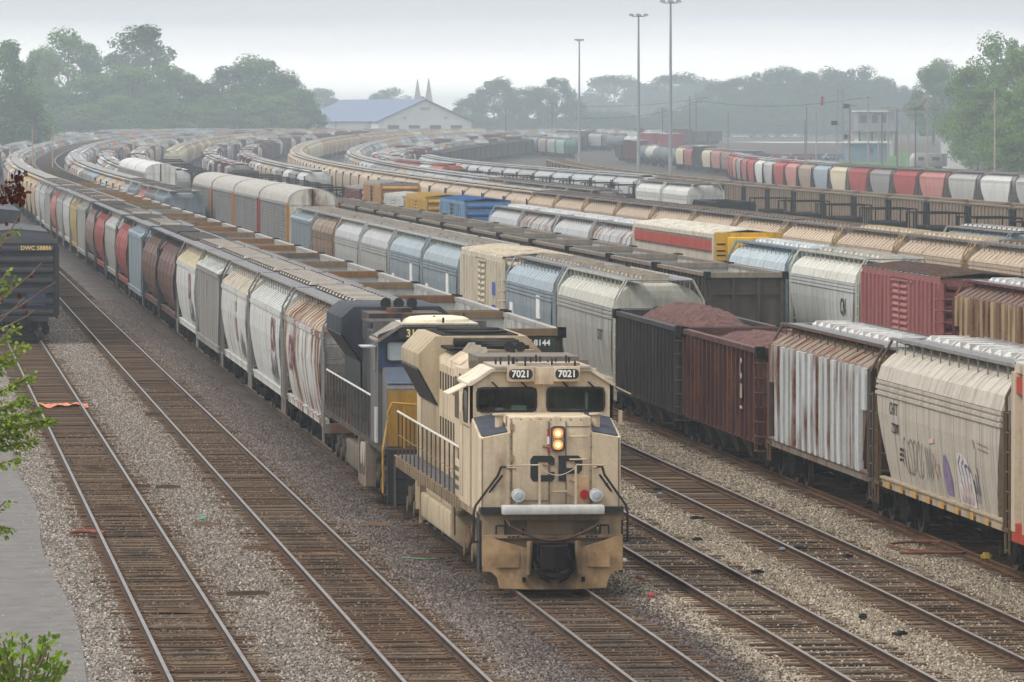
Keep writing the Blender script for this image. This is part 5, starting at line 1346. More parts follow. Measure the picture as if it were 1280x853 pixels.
# ---------------------------------------------------------------- buildings
SIDING = plain('white_siding', (0.58, 0.58, 0.55), 0.7, 0, 0.08, 0.4); BLUER = plain('blue_metal_roof', (0.10, 0.14, 0.24), 0.5, 0, 0.12, 0.3); DARKW = plain('dark_opening', (0.04, 0.05, 0.06), 0.6, 0, 0.2)
def warehouse():
    Z = 1900; uR, vR = at(594, Z); uL, vL = at(470, Z); g = ground_z(vL)
    W_ = uR - uL; eave = height(152, Z) - g; apex = height(125, Z) - g; dep = 85.0
    o = thing('warehouse', 'white gabled warehouse with a long blue metal roof beyond the curve of the yard', 'warehouse', ((uL+uR)/2, vL, g), R(14))
    hw = W_/2
    b = MB(); b.prism([(-hw,0),(-hw,eave),(0,apex-0.2),(hw,eave),(hw,0)], 'y', 0, dep); link('wall', b.mesh('wall', [SIDING]), o)
    b = MB()
    for s in (-1, 1): b.add([(s*(hw+0.6),-0.6,eave-0.2),(0,-0.6,apex),(0,dep,apex),(s*(hw+0.6),dep,eave-0.2),(s*(hw+0.6),-0.6,eave+0.1),(0,-0.6,apex+0.3),(0,dep,apex+0.3),(s*(hw+0.6),dep,eave+0.1)], [(0,1,2,3),(4,5,6,7),(0,1,5,4),(1,2,6,5),(2,3,7,6),(3,0,4,7)])
    link('roof', b.mesh('roof', [BLUER]), o)
    for k in range(4):
        x = -hw + W_*(0.10 + 0.225*k); b = MB(); b.box(x, x+W_*0.12, -0.12, 0.0, eave-4.0, eave-1.2); link('loading_door', b.mesh('loading_door', [DARKW]), o)
    b = MB()
    for s in (-1,1): b.box(s*W_*0.22-0.5, s*W_*0.22+0.5, -0.15, 0, eave+0.8, eave+1.5)
    b.box(-1.5, 1.5, -0.15, 0, apex-3.2, apex-2.4); link('vent', b.mesh('vent', [plain('grey_vent', (0.3,0.3,0.3), 0.7)]), o)
    # lower wing running off to the left
    lw = 26.0
    b = MB(); b.box(-hw-lw, -hw, 8, dep, 0, eave-0.3); link('wing_wall', b.mesh('wing_wall', [SIDING]), o)
    b = MB(); b.add([(-hw-lw-0.5,7.5,eave-0.3),(-hw+0.1,7.5,eave-0.3),(-hw+0.1,dep,apex-0.5),(-hw-lw*0.35,dep,apex-0.5),(-hw-lw-0.5,7.5,eave),(-hw+0.1,7.5,eave),(-hw+0.1,dep,apex-0.2),(-hw-lw*0.35,dep,apex-0.2)], [(0,1,2,3),(4,5,6,7),(0,1,5,4),(1,2,6,5),(2,3,7,6),(3,0,4,7)]); link('wing_roof', b.mesh('wing_roof', [BLUER]), o)
    b = MB()
    for x in (-hw-lw*0.45,) if True else (-hw-lw*0.78, -hw-lw*0.45, -hw-lw*0.15): b.box(x-0.15, x+0.15, 7.85, 8.0, 0, eave-0.3)
    link('downpipe', b.mesh('downpipe', [plain('grey_pipe', (0.3,0.32,0.33), 0.6)]), o)
warehouse()
def church():
    Z = 2700; u, v = at(529, Z); g = ground_z(v)
    o = thing('church', 'distant church with two slim pointed steeples in the haze', 'church', (u, v, g))
    STN = plain('church_stone', (0.32, 0.30, 0.28), 0.9, 0, 0.1, 0.3)
    d = 7*Z/FPX
    for s, yt in ((-1, 99), (1, 98)):
        h = height(yt, Z) - g; b = MB(); x = s*d
        b.box(x-1.6, x+1.6, -1.6, 1.6, 0, h*0.52); link('bell_tower', b.mesh('bell_tower', [STN]), o)
        b = MB(); b.loft([[(x-2.0,-2.0,h*0.52),(x+2.0,-2.0,h*0.52),(x+2.0,2.0,h*0.52),(x-2.0,2.0,h*0.52)], [(x-0.12,-0.12,h),(x+0.12,-0.12,h),(x+0.12,0.12,h),(x-0.12,0.12,h)]]); link('steeple', b.mesh('steeple', [STN]), o)
    b = MB(); b.prism([(-9,0),(-9,11),(0,18),(9,11),(9,0)], 'y', 2, 34); link('nave', b.mesh('nave', [STN]), o)
church()
def shed(x0, x1, ytop, ybot, Z, name, label, cat, wallm, roofm, depth=8.0, over=0.5, kids=None):
    (u0, v0), (u1, _) = at(x0, Z), at(x1, Z); g = ground_z(v0); h = height(ytop, Z) - g; w = u1 - u0
    o = thing(name, label, cat, (u0, v0, g))
    b = MB(); b.box(0, w, 0, depth, 0, h-0.4); link('wall', b.mesh('wall', [wallm]), o)
    b = MB(); b.box(-over, w+over, -over, depth+over, h-0.4, h); link('roof', b.mesh('roof', [roofm]), o)
    return o, w, h
PALEC = plain('cream_wall', (0.50, 0.44, 0.32), 0.8, 0, 0.15, 0.4); WROOF = plain('white_roof', (0.66, 0.65, 0.62), 0.6, 0, 0.1, 0.4); BLUEW = plain('pale_blue_wall', (0.13, 0.19, 0.25), 0.7, 0, 0.1, 0.4); LAV = plain('grey_lilac_wall', (0.22, 0.22, 0.27), 0.8, 0, 0.15, 0.5)
o, w, h = shed(88, 217, 170.5, 180, 1705, 'platform_shelter', 'long low white roofed shelter below the trees on the left', 'shelter', PALEC, WROOF)
b = MB()
for k in range(9): b.box(w*(0.04+0.105*k), w*(0.04+0.105*k)+w*0.05, -0.06, 0.0, h-1.5, h-0.7)
link('opening', b.mesh('opening', [DARKW]), o)
shed(626, 652, 162.5, 176, 1640, 'shed', 'small white shed below the far trees, left of the long cream one', 'shed', SIDING, WROOF)
shed(664, 700, 163.5, 176, 1650, 'shed', 'long cream shed below the far trees', 'shed', PALEC, PALEC)
o, w, h = shed(1064, 1112, 177, 200, 1300, 'shed', 'pale blue shed behind the red and white hoppers', 'shed', BLUEW, WROOF, 9)
b = MB(); b.box(w*0.5, w*0.58, -0.06, 0, h-2.6, h-1.4); link('window', b.mesh('window', [DARKW]), o)
# control tower on posts
Z = 1400; u, v = at(1078, Z); hT = height(140, Z)-ground_z(v)
o = thing('control_tower', 'grey yard control tower with a railed platform and dark windows', 'tower', (u, v, ground_z(v)))
b = MB(); b.box(-1.2, 7.6, 0, 6, 6.2, hT); link('cabin', b.mesh('cabin', [LAV]), o)
b = MB(); b.box(-1.6, 8.0, -0.4, 6.4, hT, hT+0.3); link('roof', b.mesh('roof', [WROOF]), o)
for x0, x1 in ((-0.6, 1.0), (2.2, 3.6), (4.6, 5.6)):
    b = MB(); b.box(x0, x1, -0.06, 0.0, hT-2.6, hT-0.8); link('window', b.mesh('window', [DARKW]), o)
b = MB(); b.box(-2.4, 9.0, -2.0, 6.2, 5.9, 6.2); link('platform', b.mesh('platform', [plain('timber_platform', (0.26,0.22,0.18), 0.8)]), o)
for x in (-1.0, 2.0, 5.0, 7.6):
    b = MB(); b.box(x-0.15, x+0.15, -1.7, -1.4, 0, 5.9); link('post', b.mesh('post', [GRIMY]), o)
b = MB(); b.box(-1.0, 7.4, 0.2, 5.8, 0, 5.9); link('base_wall', b.mesh('base_wall', [SIDING]), o)
# parking lot and side road, grass
b = MB(); (u0, v0), (u1, _) = at(905, 1250), at(1090, 1250)
b.box(u0, u1, 1130, 1420, 0.0, ground_z(1420)+0.01) if False else b.add([(u0,v,ground_z(v)+0.02) for v in (1180,1240,1300,1360,1420)] + [(u1,v,ground_z(v)+0.02) for v in (1180,1240,1300,1360,1420)], [(k,k+1,k+6,k+5) for k in range(4)])
structure('parking_lot', b.mesh('parking_lot', [plain('pale_asphalt', (0.26,0.25,0.24), 0.9)]))
b = MB(); pts = [(1180+3.0*k, 640+65*k) for k in range(12)]; ring = []
for k in range(12):
    Zk = 950 + 85*k; (ua, va) = at(1199 - 1.0*k, Zk); wd = 3.4
    ring.append([(ua-wd, va, ground_z(va)+0.02), (ua+wd, va, ground_z(va)+0.02)])
b.loft(ring, False, False, False); structure('road', b.mesh('road', [plain('road_asphalt', (0.24,0.225,0.21), 0.9)]))
GRASS = plain('lawn_green', (0.055, 0.13, 0.035), 0.95, 0, 0.3, 0.2)
b = MB(); (ua, va), (ub, vb), (uc, vc), (ud, vd) = at(1052, 1180), at(1172, 1180), at(1166, 1480), at(1046, 1480)
n_ = 8; b.loft([[(ua+(ud-ua)*q/n_, va+(vd-va)*q/n_, ground_z(va+(vd-va)*q/n_)+0.05), (ub+(uc-ub)*q/n_, vb+(vc-vb)*q/n_, ground_z(vb+(vc-vb)*q/n_)+0.05)] for q in range(n_+1)], False, False, False); structure('lawn', b.mesh('lawn', [GRASS]))
b = MB(); (ua, va), (ub, vb) = at(925, 1860), at(1085, 1860)
b.add([(ua,va-70,3.24),(ub,vb-70,3.24),(ub,vb+40,3.24),(ua,va+40,3.24)], [(0,1,2,3)]); structure('road', b.mesh('road', [plain('pale_road', (0.40,0.38,0.35), 0.9)]))

# parked cars and a motorhome, tiny in the haze
@cached
def car_body(kind):
    b = MB()
    prof = [(-2.2,0.35),(-2.25,0.75),(-1.3,0.9),(-0.7,1.42),(1.0,1.45),(1.9,0.95),(2.25,0.85),(2.25,0.35)]
    b.prism(prof, 'x', -0.88, 0.88); return b.mesh('body', [PAINT], False, 0.08)
@cached
def car_wheel():
    b = MB(); b.cyl((0,0.32), 'x', 0.32, -0.1, 0.1, 12); return b.mesh('wheel', [BLACK])
@cached
def car_windows():
    b = MB(); b.prism([(-1.15,0.92),(-0.68,1.36),(0.95,1.38),(1.6,0.96)], 'x', -0.89, 0.89); return b.mesh('window', [DARKW])
rr = random.Random(77); pc = [('white',(0.6,0.6,0.6)),('silver grey',(0.35,0.36,0.38)),('dark grey',(0.05,0.055,0.06)),('blue',(0.06,0.10,0.22)),('red',(0.3,0.03,0.03))]
k = 0
for row, (Zr, n) in enumerate(((1330, 12), (2300, 16))):
    for i in range(n):
        nm, c = rr.choice(pc if row == 0 else pc[:3]); x = (930 + 130*i/n) if row == 0 else (888 + 125*i/n); u, v = at(x, Zr); k += 1
        o = thing('parked_car', '%s car parked beyond the tank cars, %s from the left in the %s row' % (nm, ordinal(i+1), ('near','far')[row]), 'car', (u, v, ground_z(v)+0.03), R(rr.choice((80, 95, 100))), 'cars parked beyond the tank cars')
        link('body', car_body(0), o, color=(*c,0)); link('window', car_windows(), o)
        for sx_, sy in ((-0.8,-1.4),(0.8,-1.4),(-0.8,1.4),(0.8,1.4)): link('wheel', car_wheel(), o, (sx_, sy, 0))
Z = 1180; u, v = at(1160, Z)
o = thing('motorhome', 'white motorhome parked by the side road', 'motorhome', (u, v, ground_z(v)), R(-78))
b = MB(); b.prism([(-3.6,0.5),(-3.6,2.2),(-3.0,3.1),(3.6,3.1),(3.6,0.5)], 'x', -1.2, 1.2); link('body', b.mesh('body', [PAINT], False, 0.1), o, color=(0.42,0.42,0.41,0))
b = MB(); b.box(-1.22, 1.22, -2.6, -1.4, 1.7, 2.4); b.box(-1.22, 1.22, 0.4, 2.0, 1.7, 2.4); link('window', b.mesh('window', [DARKW]), o)
for sx_, sy in ((-1.0,-2.4),(1.0,-2.4),(-1.0,2.2),(1.0,2.2)): q = link('wheel', car_wheel(), o, (sx_, sy, 0)); q.scale = (1.4,1.4,1.4)

# ---------------------------------------------------------------- light masts, poles, wires
GALV = plain('galvanised_steel', (0.28, 0.30, 0.32), 0.5, 0.4, 0.15, 0.5); POLEW = plain('grey_pole_wood', (0.30, 0.25, 0.21), 0.9, 0, 0.2, 1.0); DPOLE = plain('dark_pole_wood', (0.12, 0.10, 0.09), 0.9, 0, 0.2, 1.0)
def mast(x, yt, Z, spread, label):
    u, v = at(x, Z); g = ground_z(v); h = height(yt, Z) - g
    o = thing('light_mast', label, 'light mast', (u, v, g), 0, 'tall light masts of the yard')
    b = MB(); b.tube((0,0,0), (0,0,h), 0.30, 12, 0.13); link('pole', b.mesh('pole', [GALV], True), o)
    b = MB(); n = 20; b.loft([[((spread*0.5+q*math.cos(2*math.pi*j/6))*math.cos(2*math.pi*i/n), (spread*0.5+q*math.cos(2*math.pi*j/6))*math.sin(2*math.pi*i/n), h-0.25+q*math.sin(2*math.pi*j/6)) for j in range(6)] for i in range(n+1) for q in (0.06,)], False, False)
    for i in range(4): a = i*math.pi/2; b.tube((0,0,h-0.25), (spread*0.5*math.cos(a), spread*0.5*math.sin(a), h-0.25), 0.05, 5)
    link('lamp_ring', b.mesh('lamp_ring', [GALV]), o)
    for i in range(6):
        a = i*math.pi/3 + 0.3; cx, cy = spread*0.62*math.cos(a), spread*0.62*math.sin(a)
        b = MB(); b.loft([[(cx-0.35,cy-0.25,h-0.15),(cx+0.35,cy-0.25,h-0.15),(cx+0.35,cy+0.25,h-0.15),(cx-0.35,cy+0.25,h-0.15)], [(cx-0.2,cy-0.15,h+0.15),(cx+0.2,cy-0.15,h+0.15),(cx+0.2,cy+0.15,h+0.15),(cx-0.2,cy+0.15,h+0.15)]]); link('floodlight', b.mesh('floodlight', [plain('floodlight_grey', (0.2,0.2,0.21), 0.5)]), o)
mast(838, 2, 800, 2.0, 'tallest looking steel light mast, rightmost of the three masts')
mast(798, 19, 890, 2.0, 'steel light mast just left of the tallest looking one')
mast(724, 50, 1180, 1.2, 'farthest steel light mast with a small lamp head, leftmost of the three masts')
def pole(x, yt, Z, label, arms=1, mat=None, r=0.14, group=None):
    u, v = at(x, Z); g = ground_z(v); h = height(yt, Z) - g
    o = thing('utility_pole', label, 'utility pole', (u, v, g), R(-8), group)
    b = MB(); b.tube((0,0,-0.2), (0,0,h), r, 8, r*0.7); link('shaft', b.mesh('shaft', [mat or POLEW], True), o)
    for k in range(arms):
        b = MB(); b.box(-1.3, 1.3, -0.06, 0.06, h-0.5-0.9*k, h-0.36-0.9*k)
        for x_ in (-1.15, -0.4, 0.4, 1.15): b.tube((x_,0,h-0.36-0.9*k), (x_,0,h-0.18-0.9*k), 0.04, 5)
        link('crossarm', b.mesh('crossarm', [mat or POLEW]), o)
    return (u, v, g + h - 0.3)
gp = 'utility poles on the right of the yard'
P_ = []
pole(1243, 113, 700, 'bare weathered pole standing alone before the right hand trees', 0, plain('pale_pole', (0.36,0.30,0.25), 0.9), 0.11)
for i, (x, yt, Z, a) in enumerate([(1159,120,900,2),(1144,134,960,2),(1135,136,1000,1),(1121,136,1040,1),(1110,132,1010,1),(1102,140,1060,1),(1085,120,1100,1),(1062,130,1140,1),(1020,140,1150,0),(1008,134,1300,0)]):
    P_.append(pole(x, yt, Z, 'utility pole with %s, %s from the right in the pole cluster' % (('no cross-arm','one cross-arm','two cross-arms')[a], ordinal(i+1)), a, POLEW if i % 2 == 0 else DPOLE, 0.15, gp))
for i, (x, yt, Z) in enumerate([(1060,160,1000),(1098,160,980),(1126,156,950)]): pole(x, yt, Z, 'short utility pole before the control tower, %s from the left' % ordinal(i+1), 0, POLEW, 0.12, gp)
for i, (x, yt, Z) in enumerate([(632,136,1500),(690,128,1560),(862,120,1450),(870,126,1420),(1006,150,1250),(828,134,1450),(910,140,1500)]): pole(x, yt, Z, 'thin hazy pole before the far wood, %s of that row' % ordinal(i+1), 1 if i % 2 else 0, DPOLE, 0.15, 'thin poles before the far wood')
for i, (x, yt) in enumerate([(41,158),(66,157)]): pole(x, yt, 760, 'short tan pole below the left trees, ' + ('left','right')[i] + ' one of two', 0, plain('tan_pole', (0.40,0.26,0.16), 0.9), 0.10, 'short poles below the left trees')
Z = 1060; u, v = at(1050, Z); hh = height(112, Z)
o = thing('lattice_tower', 'slim steel lattice tower with equipment boxes', 'lattice tower', (u, v, 0))
b = MB()
for sx_ in (-0.6, 0.6):
    for sy in (-0.6, 0.6): b.tube((sx_*1.2, sy*1.2, 0), (sx_*0.7, sy*0.7, hh), 0.06, 5)
n = int(hh/1.3)
for k in range(n):
    z0, z1 = hh*k/n, hh*(k+1)/n
    for sy in (-0.6, 0.6): b.tube((-0.6, sy, z0), (0.6, sy, z1), 0.035, 4); b.tube((0.6, sy, z0), (-0.6, sy, z1), 0.035, 4); b.tube((-0.6, sy, z1), (0.6, sy, z1), 0.035, 4)
link('lattice', b.mesh('lattice', [GALV]), o)
for k, (x_, z) in enumerate(((1.0, hh-3), (-1.1, hh-6), (1.1, hh-8.5))):
    b = MB(); b.box(x_-0.5, x_+0.5, -0.6, 0.2, z-0.4, z+0.4); link('equipment_box', b.mesh('equipment_box', [GRIMY]), o)
def wire(p, q, sag, label):
    b = MB(); pts = [(p[0]+(q[0]-p[0])*i/24, p[1]+(q[1]-p[1])*i/24, p[2]+(q[2]-p[2])*i/24 - sag*math.sin(math.pi*i/24)) for i in range(25)]
    b.path(pts, 0.06, 4); tag(link('wire', b.mesh('wire', [STEEL]), None), label, 'wire', 'overhead wires across the far yard')
def hi(x, y, Z): u, v = at(x, Z); return (u, v, height(y, Z))
wire(hi(726,133,1480), hi(885,122,1480), 0.8, 'upper overhead wire in front of the far wood'); wire(hi(726,148,1470), hi(870,130,1450), 1.2, 'lower overhead wire in front of the far wood'); wire(hi(870,126,1420), hi(1085,122,1110), 1.5, 'long overhead wire reaching to the lattice tower')
wire(P_[0], P_[1], 0.3, 'short wire between the two double armed poles')
u, v = at(1027, 1000); b = MB(); b.add([(u-0.35, v, height(134,1000)), (u+0.35, v, height(133,1000)), (u+0.3, v+0.1, height(121,1000)), (u-0.2, v+0.05, height(120,1000))], [(0,1,2,3)])
o = thing('red_pennant', 'small red pennant on a thin pole before the far wood', 'pennant', (u, v, 0))
b2 = MB(); b2.tube((0.4,0.05,0), (0.4,0.05,height(119,1000)), 0.05, 6); link('pole', b2.mesh('pole', [GALV]), o)
b3 = MB(); zt = height(121,1000); b3.prism([(-0.2,zt-1.5),(-0.15,zt),(0.3,zt),(0.25,zt-1.5)], 'y', 0.0, 0.04); link('cloth', b3.mesh('cloth', [plain('red_cloth', (0.28,0.05,0.04), 0.8)]), o)
# ---------------------------------------------------------------- the two locomotives
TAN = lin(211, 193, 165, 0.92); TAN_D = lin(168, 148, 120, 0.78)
def L_prism(name, poly, ax, lo, hi, root, col, bevel=0.0, mats=PAINT):
    return link(name, MB().prism(poly, ax, lo, hi).mesh(name, [mats], False, bevel), root, color=col)
def six_wheel_truck(root, y, col):
    b = MB()
    for s in (-1, 1):
        b.prism([(-2.5,0.62),(-2.2,0.85),(-0.9,0.95),(0.9,0.95),(2.2,0.85),(2.5,0.62),(2.5,0.42),(2.25,0.36),(2.0,0.55),(1.5,0.55),(1.3,0.30),(0.6,0.30),(0.45,0.52),(-0.45,0.52),(-0.6,0.30),(-1.3,0.30),(-1.5,0.55),(-2.0,0.55),(-2.25,0.36),(-2.5,0.42)], 'x', s*1.1-0.1, s*1.1+0.1)
        for yy in (-1.85, 0, 1.85):
            b.cyl((yy, 0.53), 'x', 0.2, s*1.1-0.24, s*1.1+0.24, 14); b.tube((s*1.2, yy-0.25, 0.5), (s*1.2, yy-0.25, 0.95), 0.09, 8); b.tube((s*1.2, yy+0.25, 0.5), (s*1.2, yy+0.25, 0.95), 0.09, 8)
        b.tube((s*1.25, -1.4, 0.9), (s*1.25, -0.5, 0.55), 0.07, 8); b.tube((s*1.25, 0.5, 0.9), (s*1.25, 1.4, 0.55), 0.07, 8)
        b.cyl((-0.95, 0.95), 'x', 0.12, s*1.1-0.16, s*1.1+0.2, 10); b.cyl((0.95, 0.95), 'x', 0.12, s*1.1-0.16, s*1.1+0.2, 10)
    b.box(-1.0, 1.0, -0.3, 0.3, 0.6, 1.0)
    t = link('truck', b.mesh('truck', [PAINT]), root, (0, y, 0), color=col)
    w = MB()
    for s in (-1, 1):
        x = s*0.76
        w.mat(0).cyl((0, 0.53), 'x', 0.53, x-0.065, x+0.065, 24); w.mat(1).cyl((0, 0.53), 'x', 0.4, min(x+0.05*s,x+0.075*s), max(x+0.05*s,x+0.075*s), 20)
    w.cyl((0, 0.53), 'x', 0.11, -1.1, 1.1, 10)
    me = w.mesh('wheelset', [WHEEL, STEEL], True)
    for yy in (-1.85, 0, 1.85): link('wheelset', me, t, (0, yy, 0))
def wall_with_holes(b, xs, zs, holes, y0, y1):
    """a cross wall cut into rectangles, leaving the window openings free"""
    for i in range(len(xs)-1):
        for j in range(len(zs)-1):
            cx, cz = (xs[i]+xs[i+1])/2, (zs[j]+zs[j+1])/2
            if any(a < cx < c and d < cz < e for a, c, d, e in holes): continue
            b.box(xs[i], xs[i+1], y0, y1, zs[j], zs[j+1])
def rounded(x0, x1, z0, z1, r, n=5):
    pts = []
    for cx, cz, a0 in ((x1-r, z1-r, 0), (x0+r, z1-r, 90), (x0+r, z0+r, 180), (x1-r, z0+r, 270)):
        for i in range(n+1):
            a = R(a0 + 90*i/n); pts.append((cx + r*math.cos(a), cz + r*math.sin(a)))
    return pts
def ringframe(b, x0, x1, z0, z1, r, t, y0, y1, ax='y'):
    o = rounded(x0-t, x1+t, z0-t, z1+t, r+t); i = rounded(x0, x1, z0, z1, r); n = len(o)
    def Q(a, c, y): return (a, y, c) if ax == 'y' else (y, a, c)
    vs = [Q(a, c, y0) for a, c in o] + [Q(a, c, y0) for a, c in i] + [Q(a, c, y1) for a, c in o] + [Q(a, c, y1) for a, c in i]
    fs = []
    for k in range(n):
        j = (k+1) % n
        fs += [(k, j, n+j, n+k), (2*n+k, 3*n+k, 3*n+j, 2*n+j), (k, 2*n+k, 2*n+j, j), (n+k, n+j, 3*n+j, 3*n+k)]
    b.add(vs, fs)

def tan_locomotive():
    v0 = z2v('C', 123.0)
    r = thing('locomotive', 'sand coloured diesel locomotive with lit twin headlights at the head of its train', 'locomotive', (TRACKS['C'][0], v0, RAIL))
    T = TAN
    # --- pilot and plow
    b = MB()
    left = [(-1.47,0.42),(-1.47,1.17),(-0.56,0.90),(-0.50,0.34),(-0.50,0.04),(-1.12,0.06),(-1.18,0.30),(-1.28,0.40)]
    def plate(poly, th=0.035):
        vs = [(x, 0.02 + 0.20*abs(x)/1.43, z) for x, z in poly]; n = len(poly)
        vs += [(x, y + th, z) for x, y, z in vs]
        b.add(vs, [tuple(range(n-1,-1,-1)), tuple(range(n, 2*n))] + [(i, (i+1)%n, n+(i+1)%n, n+i) for i in range(n)])
    plate(left); plate([(-x, z) for x, z in left])
    b.box(-0.50, 0.50, 0.09, 0.13, 0.04, 0.38)
    for s in (-1, 1):
        b.box(s*0.95-0.24, s*0.95+0.24, 0.10, 0.15, 0.50, 0.82)
        b.tube((s*0.52, 0.06, 0.35), (s*0.50, 0.04, 1.05), 0.06, 8)
    pm, pt, pb = new_mat('sooty_plow_paint'); tcn = N(pt, 'ShaderNodeTexCoord'); vl = N(pt, 'ShaderNodeVectorMath', operation='LENGTH')
    mpn = N(pt, 'ShaderNodeMapping'); mpn.inputs['Scale'].default_value = (1.0, 0.0, 1.25); mpn.inputs['Location'].default_value = (0, 0, -0.65); pt.links.new(tcn.outputs['Object'], mpn.inputs['Vector']); pt.links.new(mpn.outputs[0], vl.inputs[0])
    ns = noise(pt, mapping(pt, tcn.outputs['Object'], (1.5, 1.5, 0.7)), 2.2, 6.0, 0.65); am = N(pt, 'ShaderNodeMath', operation='MULTIPLY_ADD'); pt.links.new(ns, am.inputs[0]); am.inputs[1].default_value = 1.1; pt.links.new(vl.outputs['Value'], am.inputs[2])
    pc = mixc(pt, maprange(pt, noise(pt, tcn.outputs['Object'], 3.0, 5.0), 0.3, 0.7), lin(150,118,80,0.62), lin(186,154,112,0.78))
    pt.links.new(mixc(pt, maprange(pt, am.outputs[0], 0.85, 1.55, 0.92, 0.0), pc, (0.045, 0.034, 0.025)), pb.inputs['Base Color']); pb.inputs['Roughness'].default_value = 0.75
    link('plow', b.mesh('plow', [pm]), r)
    b = MB()
    b.box(-1.46, -1.0, 0.42, 0.52, 0.5, 1.56); b.box(1.0, 1.46, 0.42, 0.52, 0.5, 1.56); b.box(-1.0, -0.5, 0.42, 0.52, 0.5, 1.1); b.box(0.5, 1.0, 0.42, 0.52, 0.5, 1.1); b.box(-0.5, 0.5, 0.92, 0.98, 0.4, 1.56); b.box(-1.0, 1.0, 0.84, 0.9, 1.1, 1.56); b.box(-0.5, 0.5, 0.42, 0.5, 0.98, 1.10)
    b.box(-1.46, 1.46, 0.24, 0.44, 1.10, 1.16)
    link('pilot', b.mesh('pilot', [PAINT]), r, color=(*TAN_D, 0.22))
    b = MB(); b.box(-1.07, 1.07, 0.02, 0.44, 1.60, 1.79)
    link('step_plate', b.mesh('step_plate', [SILVER], False, 0.03), r)
    b = MB()
    pts = [(-0.98, 0.2, 1.50)] + [(-0.9 + 1.8*i/12, 0.12, 1.36 - 0.30*math.sin(math.pi*i/12)) for i in range(13)] + [(0.98, 0.2, 1.50)]
    b.path(pts, 0.028, 8)
    link('jumper_cable', b.mesh('jumper_cable', [plain('brown_hose', (0.07,0.035,0.028), 0.6)], True), r)
    b = MB()
    b.box(-0.16, 0.16, -0.25, 0.7, 0.62, 0.92); b.prism([(-0.30,-0.55),(-0.05,-0.62),(0.24,-0.40),(0.26,-0.05),(-0.3,-0.05)], 'z', 0.52, 0.98)
    b.box(-0.46, 0.46, 0.45, 0.62, 0.45, 1.02)
    for s in (-1, 1): b.path([(s*0.42,0.0,0.62),(s*0.36,-0.18,0.42),(s*0.12,-0.3,0.30),(0,-0.3,0.29)], 0.035, 6); b.path([(s*0.40,0.05,0.55),(s*0.28,-0.12,0.30),(s*0.1,-0.2,0.22)], 0.028, 6)
    link('coupler', b.mesh('coupler', [STEEL]), r)
    for s in (-1, 1):
        b = MB(); b.path([(s*1.18,0.28,1.18),(s*1.18,0.28,1.36),(s*1.00,0.28,1.36),(s*1.00,0.28,1.18)], 0.022, 6)
        link('uncoupling_loop', b.mesh('uncoupling_loop', [BLACK]), r)
    # --- frame, deck, steps
    b = MB(); b.box(-1.5, 1.5, 0.45, 22.1, 1.46, 1.62); b.box(-0.5, 0.5, 0.7, 22.0, 0.9, 1.46)
    for s in (-1, 1):
        for i in range(28): b.box(min(s*1.44,s*1.54), max(s*1.44,s*1.54), 4.9+0.6*i-0.06, 4.9+0.6*i+0.06, 1.38, 1.64)
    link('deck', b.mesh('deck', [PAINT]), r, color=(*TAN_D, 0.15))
    b = MB(); b.box(-1.46, 1.46, 4.95, 21.9, 1.622, 1.634)
    link('walkway', b.mesh('walkway', [plain('blue_grey_tread', (0.11,0.115,0.13), 0.85)]), r)
    b = MB()
    for s in (-1, 1):
        b.box(s*1.29-0.21, s*1.29+0.21, 0.30, 0.50, 1.62, 1.74)
        for k in range(4): b.box(s*1.36-0.14, s*1.36+0.14, 0.55, 0.95, 0.42+0.30*k, 0.46+0.30*k)
        b.box(s*1.49-0.02, s*1.49+0.02, 0.5, 1.1, 0.35, 1.60)
    link('front_steps', b.mesh('front_steps', [BLACK]), r)
    # --- nose
    b = MB(); b.box(-0.86, 0.86, 0.62, 2.41, 1.62, 3.62)
    n = link('nose', b.mesh('nose', [PAINT], False, 0.05), r, color=(*T, 0.0))
    for s in (-1, 1):
        b = MB()
        pl = [(0.86,0.63),(1.42,0.66),(1.49,0.74),(1.49,2.40),(0.86,2.40)]
        zt = [3.28 - 0.12*(x-0.86)/0.6 + 0.19*(y-0.63) for x, y in pl]
        vs = [(s*x, y, 1.62) for x, y in pl] + [(s*x, y, z) for (x, y), z in zip(pl, zt)]
        b.add(vs, [tuple(range(5)), tuple(range(5, 10))] + [(i, (i+1)%5, 5+(i+1)%5, 5+i) for i in range(5)])
        link('nose_side', b.mesh('nose_side', [PAINT]), r, color=(*T, 0.0))
        b = MB(); pl2 = [(0.90,0.70),(1.40,0.72),(1.44,0.82),(1.45,2.36),(0.90,2.36)]
        def zz(x, y):                                  # plane of the shoulder, a little above it
            return 3.28 - 0.12*(x-0.86)/0.6 + 0.19*(y-0.63) + 0.006
        vs = [(s*x, y, zz(x, y)) for x, y in pl2] + [(s*x, y, zz(x, y)+0.02) for x, y in pl2]
        b.add(vs, [tuple(range(5)), tuple(range(5, 10))] + [(i, (i+1)%5, 5+(i+1)%5, 5+i) for i in range(5)])
        link('shoulder_tread', b.mesh('shoulder_tread', [plain('slate_tread', (0.055,0.06,0.075), 0.8)]), r)
        b = MB(); b.cyl((s*1.02, 1.25), 'z', 0.09, 3.3, 3.62, 12); b.cyl((s*1.02, 1.25), 'z', 0.14, 3.62, 3.66, 12)
        link('sand_filler', b.mesh('sand_filler', [PAINT], True), r, color=(*T, 0))
    b = MB(); b.box(-0.80, -0.06, 0.600, 0.618, 1.86, 3.54)
    d = link('nose_door', b.mesh('nose_door', [PAINT], False, 0.01), r, color=(*T, 0.0))
    b = MB()
    for z in (2.0, 2.75, 3.4): b.box(-0.86, -0.78, 0.585, 0.62, z-0.07, z+0.07)
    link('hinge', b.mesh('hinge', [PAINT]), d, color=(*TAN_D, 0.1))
    b = MB()
